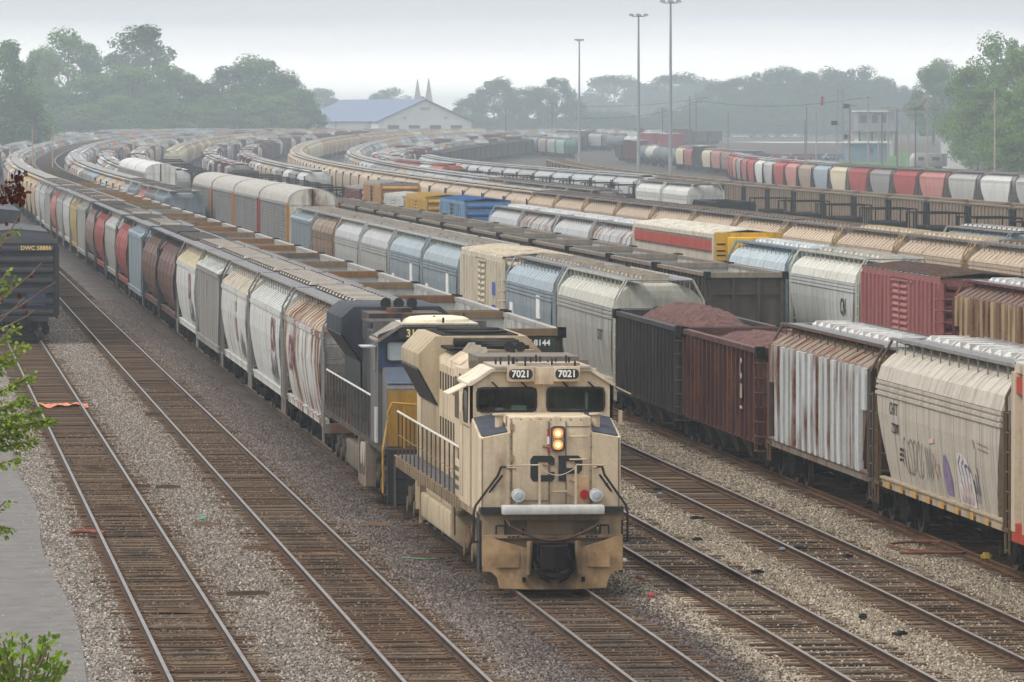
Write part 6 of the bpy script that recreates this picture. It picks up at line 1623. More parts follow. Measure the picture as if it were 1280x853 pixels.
    for z0, z1 in ((2.86, 3.04), (3.20, 3.36)): b.box(-0.075, -0.03, 0.593, 0.60, z0, z1)
    link('red_tape', b.mesh('red_tape', [plain('red_tape', (0.45,0.02,0.02), 0.4)]), r)
    b = MB(); b.box(-0.075, -0.03, 0.594, 0.60, 3.04, 3.20); link('white_tape', b.mesh('white_tape', [WHITEP]), r)
    # headlight
    b = MB(); b.box(0.0, 0.29, 0.55, 0.62, 2.90, 3.42)
    h = link('headlight', b.mesh('headlight', [plain('pink_grey_housing', (0.33,0.26,0.23), 0.5)], False, 0.02), r)
    b = MB(); ringframe(b, 0.02, 0.27, 2.92, 3.40, 0.05, 0.02, 0.53, 0.56); link('bezel', b.mesh('bezel', [GRIMY]), h)
    for z in (3.03, 3.27):
        b = MB(); b.mat(0).cyl((0.145, z), 'y', 0.105, 0.530, 0.548, 20); b.mat(1).cyl((0.145, z), 'y', 0.06, 0.522, 0.532, 16)
        link('lamp', b.mesh('lamp', [LAMP_ON, LAMP_CORE]), h)
    for s, x in ((-1, -0.70), (1, 0.93)):
        b = MB(); b.cyl((x, 1.98), 'y', 0.135, 0.36, 0.62, 20); b.tube((x, 0.5, 1.98), (x, 0.62, 1.70), 0.04, 8)
        q = link('ditch_light', b.mesh('ditch_light', [SILVER], True), r)
        b = MB(); b.loft([[(x+rr*math.cos(2*math.pi*i/16), y, 1.98+rr*math.sin(2*math.pi*i/16)) for i in range(16)] for rr, y in ((0.11,0.355),(0.09,0.335),(0.03,0.325))]); b.cyl((x,1.98),'y',0.05,0.30,0.32,10)
        link('lens', b.mesh('lens', [LENS], True), q)
    b = MB(); b.cyl((0.70, 1.99), 'y', 0.095, 0.50, 0.56, 18); link('red_marker_lamp', b.mesh('red_marker_lamp', [REDLENS], True), r)
    b = MB(); b.box(0.58, 0.80, 0.56, 0.62, 1.72, 2.36); link('marker_bracket', b.mesh('marker_bracket', [plain('bare_wood_tan', (0.42,0.28,0.16), 0.8)]), r)
    # emblem letters on the nose, heavy rounded C and P
    b = MB()
    def bars(rects):
        for x0, x1, z0, z1 in rects: b.box(x0, x1, 0.588, 0.598, z0, z1)
    z0, z1, s_ = 2.26, 2.80, 0.135
    b.prism([(-0.43,z0+0.08),(-0.43,z1-0.08),(-0.37,z1),(0.02,z1),(0.08,z1-0.06),(0.08,z1-0.20),(-0.05,z1-0.20),(-0.05,z1-s_),(-0.27,z1-s_),(-0.27,z0+s_),(-0.05,z0+s_),(-0.05,z0+0.20),(0.08,z0+0.20),(0.08,z0+0.06),(0.02,z0),(-0.37,z0)], 'y', 0.588, 0.598)
    b.prism([(0.16,z0),(0.16,z1),(0.58,z1),(0.66,z1-0.08),(0.66,z1-0.30),(0.58,z1-0.38),(0.31,z1-0.38),(0.31,z1-0.26),(0.51,z1-0.26),(0.51,z1-0.12),(0.31,z1-0.12),(0.31,z0)], 'y', 0.588, 0.598)
    link('emblem', b.mesh('emblem', [BLACKP]), r)
    b = MB()
    for z in (2.72, 3.20): b.path([(0.40,0.6,z),(0.40,0.54,z),(0.74,0.54,z),(0.74,0.6,z)], 0.018, 6)
    for z in (2.05,): b.path([(0.05,0.6,z),(0.05,0.55,z),(0.34,0.55,z),(0.34,0.6,z)], 0.018, 6)
    b.path([(-1.3,0.80,2.55),(-1.3,0.74,2.55),(-0.75,0.58,2.55)], 0.016, 6); b.path([(1.3,0.80,2.55),(1.3,0.74,2.55),(0.9,0.6,2.55)], 0.016, 6)
    link('grab_iron', b.mesh('grab_iron', [PAINT]), r, color=(*T, 0))
    b = MB()
    for x in (-0.26, 0.50): b.box(x-0.022, x+0.022, 0.37, 0.41, 1.75, 2.60)
    b.path([(-0.95,0.40,2.60),(-0.26,0.40,2.62)], 0.016, 6); b.path([(0.50,0.40,2.62),(1.12,0.40,2.60)], 0.016, 6)
    b.path([(-0.26+0.76*i/8, 0.39, 2.56-0.16*math.sin(math.pi*i/8)) for i in range(9)], 0.010, 5)
    link('end_railing', b.mesh('end_railing', [PAINT]), r, color=(*TAN, 0.1))
    for s in (-1, 1):
        b = MB()
        b.path([(s*0.95,0.42,2.58),(s*1.06,0.45,2.58),(s*1.12,0.5,2.40),(s*1.58,0.62,1.76),(s*1.62,0.62,1.60),(s*1.62,0.62,1.0)], 0.026, 6)
        b.path([(s*1.02,0.55,2.40),(s*1.46,0.75,1.80),(s*1.49,0.75,1.60),(s*1.49,0.75,1.0)], 0.024, 6)
        b.tube((s*1.62,0.62,1.0), (s*1.49,0.75,1.0), 0.02, 5)
        link('handrail', b.mesh('handrail', [BLACK], True), r)
    # seams, latches and small fittings of the nose
    SEAMM = plain('nose_seam_dark', (0.10, 0.085, 0.065), 0.8); b = MB()  # dark brown joint lines and bolt heads
    for x in (-0.83, -0.03, 0.32): b.box(x-0.006, x+0.006, 0.5975, 0.6185, 1.66, 3.52)
    b.box(-0.80, -0.06, 0.597, 0.6185, 1.855, 1.868); b.box(0.32, 0.84, 0.61, 0.6185, 3.40, 3.412)
    for x in (-1.1, 1.18): b.box(x-0.03, x+0.03, 0.645, 0.66, 2.16, 2.22)
    for s in (-1, 1): b.box(s*1.44-0.008, s*1.44+0.008, 0.648, 0.66, 1.70, 3.15)
    for i in range(9): b.box(-0.84+0.21*i-0.012, -0.84+0.21*i+0.012, 0.606, 0.6195, 3.545, 3.568)
    for i in range(8):
        for x in (-0.845, 0.845): b.box(x-0.010, x+0.010, 0.606, 0.6195, 1.75+0.24*i, 1.772+0.24*i)
    b.box(-0.18, 0.12, 0.9, 0.915, 1.22, 1.42)
    link('panel_seam', b.mesh('panel_seam', [SEAMM]), r)
    b = MB()
    for x, z in ((-0.14, 2.62), (-0.14, 3.0), (0.42, 2.28), (0.36, 1.98)): b.box(x-0.035, x+0.035, 0.575, 0.6, z-0.02, z+0.02); b.tube((x, 0.57, z), (x+0.11, 0.565, z-0.02), 0.012, 5)
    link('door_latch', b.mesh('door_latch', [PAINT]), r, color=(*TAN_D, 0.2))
    b = MB()
    for s in (-1, 1):
        for k in range(3): b.box(s*0.82-0.12+0.09*k, s*0.82-0.06+0.09*k, 0.232, 0.242, 1.115, 1.145)
        b.tube((s*0.62, 0.25, 1.16), (s*0.62, 0.25, 1.30), 0.02, 6); b.tube((s*0.30, 0.3, 0.98), (s*0.34, -0.02, 0.62), 0.03, 6)
        b.box(s*0.62-0.03, s*0.62+0.03, 0.0, 0.12, 0.20, 0.30)
    link('hose_bracket', b.mesh('hose_bracket', [STEEL]), r)
    # --- cab: shell with open windows
    b = MB()
    zs = [3.40, 3.64, 4.14, 4.28]; xs = [-1.52, -1.37, -0.11, 0.12, 1.34, 1.52]
    wall_with_holes(b, xs, zs, [(-1.37,-0.11,3.64,4.14), (0.12,1.34,3.64,4.14)], 2.42, 2.50)
    b.prism([(-1.52,4.28),(-1.52,4.20),(-1.5,4.20),(1.5,4.20),(1.52,4.20),(1.52,4.28),(1.05,4.52),(-1.05,4.52)], 'y', 2.422, 2.498)
    b.box(-1.52, -1.46, 2.42, 4.95, 1.62, 4.22); b.box(1.46, 1.52, 2.42, 4.95, 1.62, 4.22); b.box(-1.46, 1.46, 4.89, 4.95, 1.62, 4.45)
    b.box(-1.46, 1.46, 2.44, 2.50, 1.62, 3.40)
    link('cab', b.mesh('cab', [PAINT]), r, color=(*T, 0.0))
    b = MB(); b.prism([(-1.56,4.19),(-1.56,4.24),(-1.07,4.55),(1.07,4.55),(1.56,4.24),(1.56,4.19),(1.5,4.19),(1.04,4.49),(-1.04,4.49),(-1.5,4.19)], 'y', 2.34, 5.0)
    link('cab_roof', b.mesh('cab_roof', [PAINT]), r, color=(*lin(226,214,192,0.9), 0.05))
    for x0, x1 in ((-1.37,-0.11), (0.12,1.34)):
        b = MB(); b.prism(rounded(x0-0.005, x1+0.005, 3.635, 4.145, 0.08), 'y', 2.425, 2.435)
        w = link('windshield', b.mesh('windshield', [GLASS]), r)
        b = MB(); ringframe(b, x0+0.025, x1-0.025, 3.665, 4.115, 0.09, 0.045, 2.395, 2.432)
        link('gasket', b.mesh('gasket', [BLACK]), w)
    b = MB()
    for x in (-1.0, -0.38, 0.50, 1.05): b.tube((x-0.06, 2.36, 4.27), (x+0.10, 2.37, 4.12), 0.02, 5)
    link('wiper', b.mesh('wiper', [BLACK]), r)
    b = MB(); b.box(-1.3, 1.3, 2.9, 3.2, 2.9, 3.62); b.box(-1.46, 1.46, 2.5, 4.89, 1.9, 2.0); b.box(-0.15, 0.5, 4.3, 4.8, 2.0, 3.9)
    b.box(-1.4, 1.4, 2.51, 2.9, 3.50, 3.58)
    link('control_desk', b.mesh('control_desk', [plain('dark_cab_interior', (0.03,0.032,0.03), 0.7)]), r)
    b = MB(); b.box(-0.98, -0.80, 2.56, 2.60, 3.58, 3.72); b.box(-0.62, -0.30, 2.58, 2.62, 3.58, 3.76); b.box(0.62, 0.95, 2.56, 2.60, 3.58, 3.68); b.box(0.95, 1.02, 2.6, 2.64, 3.58, 4.02)
    link('added_dash_paper', b.mesh('added_dash_paper', [plain('added_dash_paper', (0.55,0.57,0.53), 0.8)]), r)  # pale papers added to stand in for reflections in the dark windshields
    for s in (-1, 1):
        b = MB(); ringframe(b, 2.95, 3.75, 3.42, 4.05, 0.06, 0.05, s*1.525-0.012, s*1.525+0.012, 'x')
        w = link('side_window', b.mesh('side_window', [BLACK]), r)
        b = MB(); b.prism(rounded(2.95, 3.75, 3.42, 4.05, 0.06), 'x', s*1.523-0.005, s*1.523+0.005)
        link('pane', b.mesh('pane', [plain('dark_side_glass', (0.035,0.045,0.05), 0.08, 0, 0.3)]), w)
        b = MB(); b.add([(s*1.54,2.75,4.20),(s*1.54,3.95,4.20),(s*1.95,3.95,4.00),(s*1.95,2.75,4.00),(s*1.54,2.75,4.17),(s*1.54,3.95,4.17),(s*1.95,3.95,3.97),(s*1.95,2.75,3.97)], [(0,1,2,3),(4,5,6,7),(0,1,5,4),(1,2,6,5),(2,3,7,6),(3,0,4,7)])
        link('awning', b.mesh('awning', [PAINT]), r, color=(*lin(226,214,192,0.9), 0))
        b = MB(); b.path([(s*1.53,2.6,3.3),(s*1.72,2.55,3.4)], 0.02, 5); b.box(min(s*1.66,s*1.74), max(s*1.66,s*1.74), 2.52, 2.56, 3.35, 3.65)
        link('mirror', b.mesh('mirror', [PAINT]), r, color=(*T, 0.1))
        b = MB(); b.box(min(s*1.52,s*1.535), max(s*1.52,s*1.535), 4.05, 4.75, 1.75, 3.95); link('cab_door', b.mesh('cab_door', [PAINT], False, 0.004), r, color=(*T, 0.12))
    # number boards
    b = MB(); b.box(-0.75, -0.18, 2.18, 2.5, 4.28, 4.60); b.box(0.24, 0.80, 2.18, 2.5, 4.28, 4.60); b.box(-0.18, 0.24, 2.20, 2.5, 4.22, 4.58)
    nb = link('number_board', b.mesh('number_board', [PAINT], False, 0.012), r, color=(*T, 0.0))
    for xc in (-0.465, 0.52):
        b = MB(); b.prism(rounded(xc-0.25, xc+0.25, 4.335, 4.545, 0.09), 'y', 2.168, 2.18); link('board_face', b.mesh('board_face', [BLACKP]), nb)
        link('lettering', text_mesh('7021', 0.205, WHITEP, 0.006, 0.95), nb, (xc, 2.163, 4.44), FRONT)
    b = MB()
    b.box(-1.0, 1.05, 2.30, 4.9, 4.553, 4.60)
    rr = random.Random(3)
    for i in range(16):
        x, y = rr.uniform(-0.9, 0.95), rr.uniform(2.4, 3.6); b.mat(1).tube((x, y, 4.58), (x, y, 4.60+rr.uniform(0.08, 0.22)), 0.022, 6)
    b.mat(0).box(-0.5, 0.2, 2.6, 3.0, 4.6, 4.66); b.box(0.3, 0.85, 2.7, 3.2, 4.6, 4.65)
    link('antenna_plate', b.mesh('antenna_plate', [PAINT, BLACK]), r, color=(*lin(178,168,152,0.85), 0.25))
    # --- hood
    b = MB(); b.box(-1.40, 1.40, 5.0, 7.3, 1.63, 4.42)
    link('equipment_cabinet', b.mesh('equipment_cabinet', [PAINT], False, 0.02), r, color=(*T, 0.12))
    b = MB(); b.box(-1.30, 1.30, 4.96, 5.0, 4.0, 4.62); b.box(-1.1, 1.1, 5.0, 7.2, 4.42, 4.70)
    link('blower_housing', b.mesh('blower_housing', [PAINT]), r, color=(*lin(120,110,98,0.8), 0.15))
    b = MB()
    for s in (-1, 1): b.box(min(s*1.38,s*1.42), max(s*1.38,s*1.42), 5.15, 6.0, 3.0, 4.3); b.box(min(s*1.39,s*1.412), max(s*1.39,s*1.412), 6.2, 7.1, 3.3, 4.2)
    link('air_grille', b.mesh('air_grille', [plain('grille_shadow_brown', (0.10,0.08,0.06), 0.8)]), r)
    b = MB(); b.box(-0.98, 0.98, 7.3, 21.6, 1.63, 4.30); b.prism([(-0.98,4.30),(-0.7,4.5),(0.7,4.5),(0.98,4.30)], 'y', 7.3, 15.6)
    link('hood', b.mesh('hood', [PAINT], False, 0.02), r, color=(*T, 0.26))
    LOUV = plain('louvre_dark', (0.05,0.042,0.034), 0.8)
    for s in (-1, 1):
        for i in range(12):
            y = 7.5 + 0.66*i; b = MB()
            b.box(min(s*0.97,s*0.995), max(s*0.97,s*0.995), y, y+0.58, 1.75, 4.15); b.box(min(s*0.98,s*1.002), max(s*0.98,s*1.002), y, y+0.58, 3.0, 3.05); b.mat(1)
            for z in (2.5, 3.55):
                for q in (0.1, 0.32): b.box(min(s*0.99,s*1.003), max(s*0.99,s*1.003), y+q, y+q+0.12, z, z+0.42)
            link('hood_door', b.mesh('hood_door', [PAINT, LOUV]), r, color=(*T, 0.2))
    b = MB(); b.prism([(-0.72,4.45),(-0.52,4.70),(0.52,4.70),(0.72,4.45)], 'y', 8.6, 13.2)
    link('dynamic_brake_housing', b.mesh('dynamic_brake_housing', [PAINT]), r, color=(*lin(150,138,118,0.8), 0.25))
    b = MB()
    for y in (9.4, 10.7, 12.0): b.cyl((0, y), 'z', 0.48, 4.70, 4.78, 24)
    b.box(-0.35, 0.35, 13.6, 15.0, 4.5, 4.72)
    for i in range(5): b.tube((-0.75+0.02*i, 14.2+0.28*i, 4.62), (0.75, 14.2+0.28*i, 4.62), 0.10, 8)
    link('roof_fan', b.mesh('roof_fan', [STEEL], True), r)
    b = MB(); b.box(-0.95, 0.95, 13.3, 15.5, 4.5, 4.56); link('exhaust_deck', b.mesh('exhaust_deck', [STEEL]), r)
    b = MB()
    for x, y in ((-0.13, 8.15), (0.13, 8.15)):
        b.loft([[(x+q*math.cos(2*math.pi*i/14), yy, 4.80+q*math.sin(2*math.pi*i/14)) for i in range(14)] for q, yy in ((0.115,y-0.25),(0.06,y-0.1),(0.04,y+0.35))])
    b.tube((0, 8.3, 4.5), (0, 8.3, 4.8), 0.05, 6)
    link('horn', b.mesh('horn', [BLACK], True), r)
    # flared radiators at the rear
    b = MB()
    fl = [(-1.0,1.64),(-1.0,3.15),(-1.47,4.02),(-1.47,4.34),(-1.08,4.76),(1.08,4.76),(1.47,4.34),(1.47,4.02),(1.0,3.15),(1.0,1.64)]
    b.prism(fl, 'y', 15.6, 20.3)
    link('radiator', b.mesh('radiator', [PAINT], False, 0.015), r, color=(*lin(186,168,138,0.85), 0.22))
    b = MB()
    for s in (-1, 1): b.add([(s*1.02,15.66,3.17),(s*1.475,15.66,4.0),(s*1.475,20.24,4.0),(s*1.02,20.24,3.17),(s*1.04,15.66,3.14),(s*1.49,15.66,3.97),(s*1.49,20.24,3.97),(s*1.04,20.24,3.14)], [(0,1,2,3),(4,5,6,7),(0,1,5,4),(1,2,6,5),(2,3,7,6),(3,0,4,7)])
    link('radiator_intake', b.mesh('radiator_intake', [BLACK]), r)
    b = MB()
    for y in (16.9, 18.8): b.cyl((0, y), 'z', 0.75, 4.76, 4.84, 24)
    b.box(-0.9, 0.9, 15.8, 20.1, 4.76, 4.79)
    link('radiator_fan', b.mesh('radiator_fan', [STEEL], True), r)
    # railings
    for s in (-1, 1):
        b = MB(); x = s*1.47
        b.path([(x, 5.4, 2.72), (x, 21.4, 2.72)], 0.028, 6); link('handrail', b.mesh('handrail', [plain('pale_handrail', (0.55,0.52,0.46), 0.5)], True), r)
        for i in range(15):
            b = MB(); b.box(x-0.018, x+0.018, 5.5+1.12*i-0.018, 5.5+1.12*i+0.018, 1.62, 2.72)
            link('railing_post', b.mesh('railing_post', [PAINT]), r, color=(*lin(112,92,64,0.6), 0.35))
        b = MB(); b.path([(x, 5.4, 2.15), (x, 21.4, 2.15)], 0.012, 5); link('lower_rail', b.mesh('lower_rail', [PAINT]), r, color=(*lin(150,126,88,0.75), 0.3))
    b = MB()
    for s in (-1, 1): b.box(min(s*1.30,s*1.50), max(s*1.30,s*1.50), 5.0, 6.1, 1.64, 2.45)
    bx = link('battery_box', b.mesh('battery_box', [PAINT], False, 0.01), r, color=(*lin(214,200,172,0.85), 0.1))
    b = MB()
    for s in (-1, 1):
        for i in range(4):
            for z in (1.85, 2.05, 2.25): b.box(min(s*1.49,s*1.506), max(s*1.49,s*1.506), 5.12+0.25*i, 5.24+0.25*i, z-0.05, z+0.05)
    link('vent_slots', b.mesh('vent_slots', [STEEL]), bx)
    # --- under the deck
    b = MB(); b.prism([(-1.5,1.18),(-1.5,0.62),(-1.05,0.28),(1.05,0.28),(1.5,0.62),(1.5,1.18)], 'y', 7.4, 14.6)
    link('fuel_tank', b.mesh('fuel_tank', [PAINT], False, 0.05), r, color=(*lin(190,172,142,0.85), 0.18))
    for s in (-1, 1):
        for y0, y1 in ((7.2, 10.0), (10.6, 14.0)):
            b = MB(); n_ = 14
            b.loft([[(s*1.25+q*math.cos(2*math.pi*i/n_), y, 1.30+q*math.sin(2*math.pi*i/n_)) for i in range(n_)] for q, y in ((0.06,y0),(0.17,y0+0.08),(0.2,y0+0.22),(0.2,y1-0.22),(0.17,y1-0.08),(0.06,y1))])
            link('air_reservoir', b.mesh('air_reservoir', [PAINT], True), r, color=(*lin(206,190,160,0.85), 0.1))
    b = MB()
    b.tube((-1.45,7.0,1.45), (-1.45,7.0,0.7), 0.05, 6); b.cyl((-1.35, 15.2), 'z', 0.22, 0.75, 1.25, 14); b.cyl((-1.35, 16.0), 'z', 0.16, 0.85, 1.35, 14); b.box(-1.5, -1.0, 14.9, 15.0, 0.5, 1.45); b.tube((-1.4, 15.5, 0.4), (-1.4, 15.5, 1.45), 0.06, 6)
    link('air_compressor', b.mesh('air_compressor', [PAINT], True), r, color=(*TAN_D, 0.35))
    six_wheel_truck(r, 3.9, (*lin(140,124,100,0.6), 0.35)); six_wheel_truck(r, 18.4, (*lin(110,96,78,0.6), 0.4))
    b = MB()
    for s in (-1, 1):
        for k in range(4): b.box(s*1.36-0.14, s*1.36+0.14, 21.5, 22.0, 0.42+0.30*k, 0.46+0.30*k)
        b.box(s*1.49-0.02, s*1.49+0.02, 21.4, 22.1, 0.35, 1.6)
    link('rear_steps', b.mesh('rear_steps', [GRIMY]), r)
    return r
tan_locomotive()

def blue_locomotive():
    v0 = z2v('C', 123.0) + 24.3
    r = thing('locomotive', 'dark blue diesel locomotive with yellow nose, coupled behind the sand coloured one', 'locomotive', (TRACKS['C'][0], v0, RAIL))
    NAVY = lin(52, 76, 108, 0.75); DARK = lin(30, 37, 48, 0.38); GREY = lin(110, 108, 110, 0.65); YEL = (0.36, 0.20, 0.025)
    b = MB(); b.box(-1.5, 1.5, 0.45, 21.8, 1.46, 1.62); b.box(-0.5, 0.5, 0.5, 21.7, 0.85, 1.46)
    link('deck', b.mesh('deck', [PAINT]), r, color=(*lin(70,62,54,0.5), 0.3))
    b = MB(); b.box(-1.45, 1.45, 0.3, 0.5, 0.25, 1.6)
    for s in (-1, 1):
        for k in range(4): b.box(s*1.36-0.14, s*1.36+0.14, 0.5, 1.0, 0.42+0.30*k, 0.46+0.30*k)
    link('pilot', b.mesh('pilot', [PAINT]), r, color=(*DARK, 0.2))
    # nose: yellow front, blue-grey sloping top
    b = MB(); b.prism([(0.95,1.62),(0.95,3.10),(1.10,3.20),(2.35,3.55),(2.35,1.62)], 'x', -1.42, 1.42)
    link('nose', b.mesh('nose', [PAINT], False, 0.02), r, color=(*GREY, 0.1))
    b = MB(); b.prism([(-1.40,1.65),(-1.40,3.05),(1.40,3.05),(1.40,1.65)], 'y', 0.93, 0.948)
    link('nose_front', b.mesh('nose_front', [PAINT]), r, color=(*YEL, 0.12))
    b = MB(); b.add([(-1.40,1.06,3.20),(1.40,1.06,3.20),(1.40,2.33,3.556),(-1.40,2.33,3.556),(-1.40,1.06,3.225),(1.40,1.06,3.225),(1.40,2.33,3.58),(-1.40,2.33,3.58)], [(0,1,2,3),(4,5,6,7),(0,1,5,4),(1,2,6,5),(2,3,7,6),(3,0,4,7)])
    link('nose_top', b.mesh('nose_top', [PAINT]), r, color=(*lin(96,110,128,0.65), 0.08))
    # cab
    b = MB(); zs = [3.50, 3.72, 4.24, 4.40]; xs = [-1.52, -1.32, -0.12, 0.12, 1.32, 1.52]
    wall_with_holes(b, xs, zs, [(-1.32,-0.12,3.72,4.24), (0.12,1.32,3.72,4.24)], 2.36, 2.44)
    b.prism([(-1.52,4.40),(-1.52,4.30),(-1.5,4.30),(1.5,4.30),(1.52,4.30),(1.52,4.40),(0.95,4.61),(-0.95,4.61)], 'y', 2.362, 2.438)
    link('cab', b.mesh('cab', [PAINT]), r, color=(*NAVY, 0.05))
    b = MB(); b.box(-1.52, -1.46, 2.44, 4.8, 1.62, 4.33); b.box(1.46, 1.52, 2.44, 4.8, 1.62, 4.33); b.box(-1.46, 1.46, 4.74, 4.8, 1.62, 4.66); b.box(-1.46, 1.46, 2.40, 2.44, 1.62, 3.5)
    link('cab_side', b.mesh('cab_side', [PAINT]), r, color=(*GREY, 0.12))
    b = MB(); b.prism([(-1.56,4.31),(-1.56,4.36),(-0.97,4.75),(0.97,4.75),(1.56,4.36),(1.56,4.31),(1.5,4.31),(0.94,4.69),(-0.94,4.69),(-1.5,4.31)], 'y', 2.28, 4.85)
    link('cab_roof', b.mesh('cab_roof', [PAINT]), r, color=(*lin(158,150,136,0.75), 0.15))
    for x0, x1 in ((-1.32,-0.12), (0.12,1.32)):
        b = MB(); b.prism(rounded(x0, x1, 3.72, 4.24, 0.07), 'y', 2.37, 2.38)
        w = link('windshield', b.mesh('windshield', [plain('pale_reflecting_glass', (0.30,0.34,0.36), 0.06, 0, 0.15)]), r)
        b = MB(); ringframe(b, x0+0.03, x1-0.03, 3.75, 4.21, 0.07, 0.05, 2.335, 2.37); link('gasket', b.mesh('gasket', [BLACK]), w)
    for s in (-1, 1):
        b = MB(); b.prism(rounded(3.0, 3.8, 3.45, 4.05, 0.06), 'x', s*1.53-0.01, s*1.53+0.01); link('side_window', b.mesh('side_window', [plain('olive_side_glass', (0.12,0.12,0.08), 0.15)]), r)
        b = MB(); b.box(min(s*1.54,s*1.9), max(s*1.54,s*1.9), 2.8, 3.95, 4.06, 4.09); link('awning', b.mesh('awning', [PAINT]), r, color=(*lin(190,196,206,0.85), 0))
        b = MB()
        b.path([(s*1.5,4.9,2.75),(s*1.5,20.8,2.75)], 0.028, 6)
        link('handrail', b.mesh('handrail', [plain('pale_grey_handrail', (0.5,0.5,0.48), 0.5)], True), r)
        for i in range(15):
            b = MB(); b.box(s*1.48-0.025, s*1.48+0.025, 5.0+1.12*i-0.025, 5.0+1.12*i+0.025, 1.62, 2.75)
            link('railing_post', b.mesh('railing_post', [PAINT]), r, color=(*lin(96,94,92,0.6), 0.3))
        b = MB(); b.path([(s*1.30,0.75,1.7),(s*1.42,0.7,2.5),(s*1.30,0.72,2.75),(s*0.7,0.72,2.7)], 0.03, 6); b.path([(s*1.55,0.5,0.5),(s*1.55,0.55,1.6),(s*1.42,0.75,2.3)], 0.03, 6); b.tube((s*1.0,0.72,1.62),(s*1.0,0.72,2.7),0.025,6)
        link('front_handrail', b.mesh('front_handrail', [plain('yellow_handrail', (0.34,0.19,0.03), 0.5)], True), r)
        b = MB()
        for y in (2.5, 2.75): b.box(min(s*1.52,s*1.58), max(s*1.52,s*1.58), y, y+0.16, 1.66, 2.55)
        link('white_locker_strip', b.mesh('white_locker_strip', [PAINT]), r, color=(0.6,0.6,0.6,0.1))
    b = MB(); b.box(-1.02, -0.15, 2.20, 2.36, 4.40, 4.66); b.box(0.15, 1.02, 2.20, 2.36, 4.40, 4.66)
    nb = link('number_board', b.mesh('number_board', [BLACKP]), r)
    for xc in (-0.585, 0.585): link('lettering', text_mesh('3113', 0.27, plain('pale_yellow_digits', (0.70,0.58,0.28), 0.6), 0.006, 0.9), nb, (xc, 2.19, 4.53), FRONT)
    b = MB(); b.box(-0.9, 1.0, 2.25, 4.7, 4.752, 4.79); link('roof_plate', b.mesh('roof_plate', [PAINT]), r, color=(*lin(214,206,192,0.9), 0.1))
    b = MB(); b.loft([[(0.05+0.85*q*math.cos(2*math.pi*i/20), 3.4+0.75*q*math.sin(2*math.pi*i/20), z) for i in range(20)] for q, z in ((1.0,4.79),(0.97,4.86),(0.82,4.92),(0.5,4.95))])
    link('air_conditioner', b.mesh('air_conditioner', [PAINT], True), r, color=(*lin(232,226,196,0.9), 0.05))
    b = MB(); rr = random.Random(5)
    for i in range(8): x, y = rr.uniform(-0.9, 0.9), rr.uniform(2.4, 4.4); b.tube((x, y, 4.79), (x, y, 4.90+rr.uniform(0, 0.1)), 0.03, 6)
    link('antenna', b.mesh('antenna', [BLACK]), r)
    # hood and winged radiators
    b = MB(); b.box(-1.35, 1.35, 4.85, 8.2, 1.63, 4.35); link('equipment_cabinet', b.mesh('equipment_cabinet', [PAINT], False, 0.02), r, color=(*DARK, 0.05))
    b = MB(); b.box(-1.25, 1.25, 8.2, 11.0, 4.0, 4.52); b.box(-0.95, 0.95, 8.2, 16.8, 1.63, 4.35); link('hood', b.mesh('hood', [PAINT], False, 0.02), r, color=(*DARK, 0.08))
    for s in (-1, 1):
        for i in range(8):
            b = MB(); b.box(min(s*0.94,s*0.975), max(s*0.94,s*0.975), 8.4+0.78*i, 8.4+0.78*i+0.70, 1.75, 3.9)
            link('hood_door', b.mesh('hood_door', [PAINT], False, 0.006), r, color=(*DARK, 0.15))
    b = MB(); b.prism([(-0.97,1.64),(-0.97,3.2),(-1.53,3.98),(-1.53,4.42),(-1.18,4.72),(1.18,4.72),(1.53,4.42),(1.53,3.98),(0.97,3.2),(0.97,1.64)], 'y', 14.8, 20.5)
    link('radiator', b.mesh('radiator', [PAINT], False, 0.015), r, color=(*lin(34,50,70,0.55), 0.04))
    for s in (-1, 1):
        b = MB(); b.add([(s*0.99,14.77,1.66),(s*0.99,14.77,3.22),(s*1.535,14.77,3.97),(s*1.535,20.4,3.97),(s*0.99,20.4,3.22),(s*0.99,20.4,1.66),(s*1.01,14.74,1.66),(s*1.01,14.74,3.19),(s*1.55,14.74,3.94),(s*1.55,20.43,3.94),(s*1.01,20.43,3.19),(s*1.01,20.43,1.66)], [(0,1,4,5),(1,2,3,4),(6,7,10,11),(7,8,9,10),(0,1,7,6),(1,2,8,7),(2,3,9,8),(3,4,10,9),(4,5,11,10),(5,0,6,11)])
        link('radiator_intake', b.mesh('radiator_intake', [BLACK]), r)
    b = MB(); b.box(-1.0, 1.0, 12.0, 14.7, 4.35, 4.62); b.cyl((-0.1, 12.9), 'z', 0.35, 4.62, 4.75, 16)
    link('exhaust_deck', b.mesh('exhaust_deck', [PAINT]), r, color=(*lin(60,60,62,0.6), 0.45))
    b = MB()
    for k in range(3):
        x = -0.35 + 0.36*k
        b.loft([[(x+q*math.cos(2*math.pi*i/14), yy, 4.82+q*math.sin(2*math.pi*i/14)) for i in range(14)] for q, yy in ((0.15,14.4),(0.08,14.6),(0.05,15.0))])
    link('horn', b.mesh('horn', [BLACK], True), r)
    # under the deck
    b = MB(); b.prism([(-1.5,1.2),(-1.5,0.55),(-1.1,0.26),(1.1,0.26),(1.5,0.55),(1.5,1.2)], 'y', 7.4, 13.4)
    link('fuel_tank', b.mesh('fuel_tank', [PAINT], False, 0.05), r, color=(*lin(120,110,100,0.6), 0.35))
    for y in (6.8, 7.6):
        b = MB(); b.cyl((1.0 + 0*y, y), 'z', 0.01, 1.0, 1.01, 3) if False else b.tube((-1.55, y, 1.12), (1.55, y, 1.12), 0.30, 16)
        link('air_reservoir', b.mesh('air_reservoir', [PAINT], True), r, color=(*lin(190,182,170,0.8), 0.12))
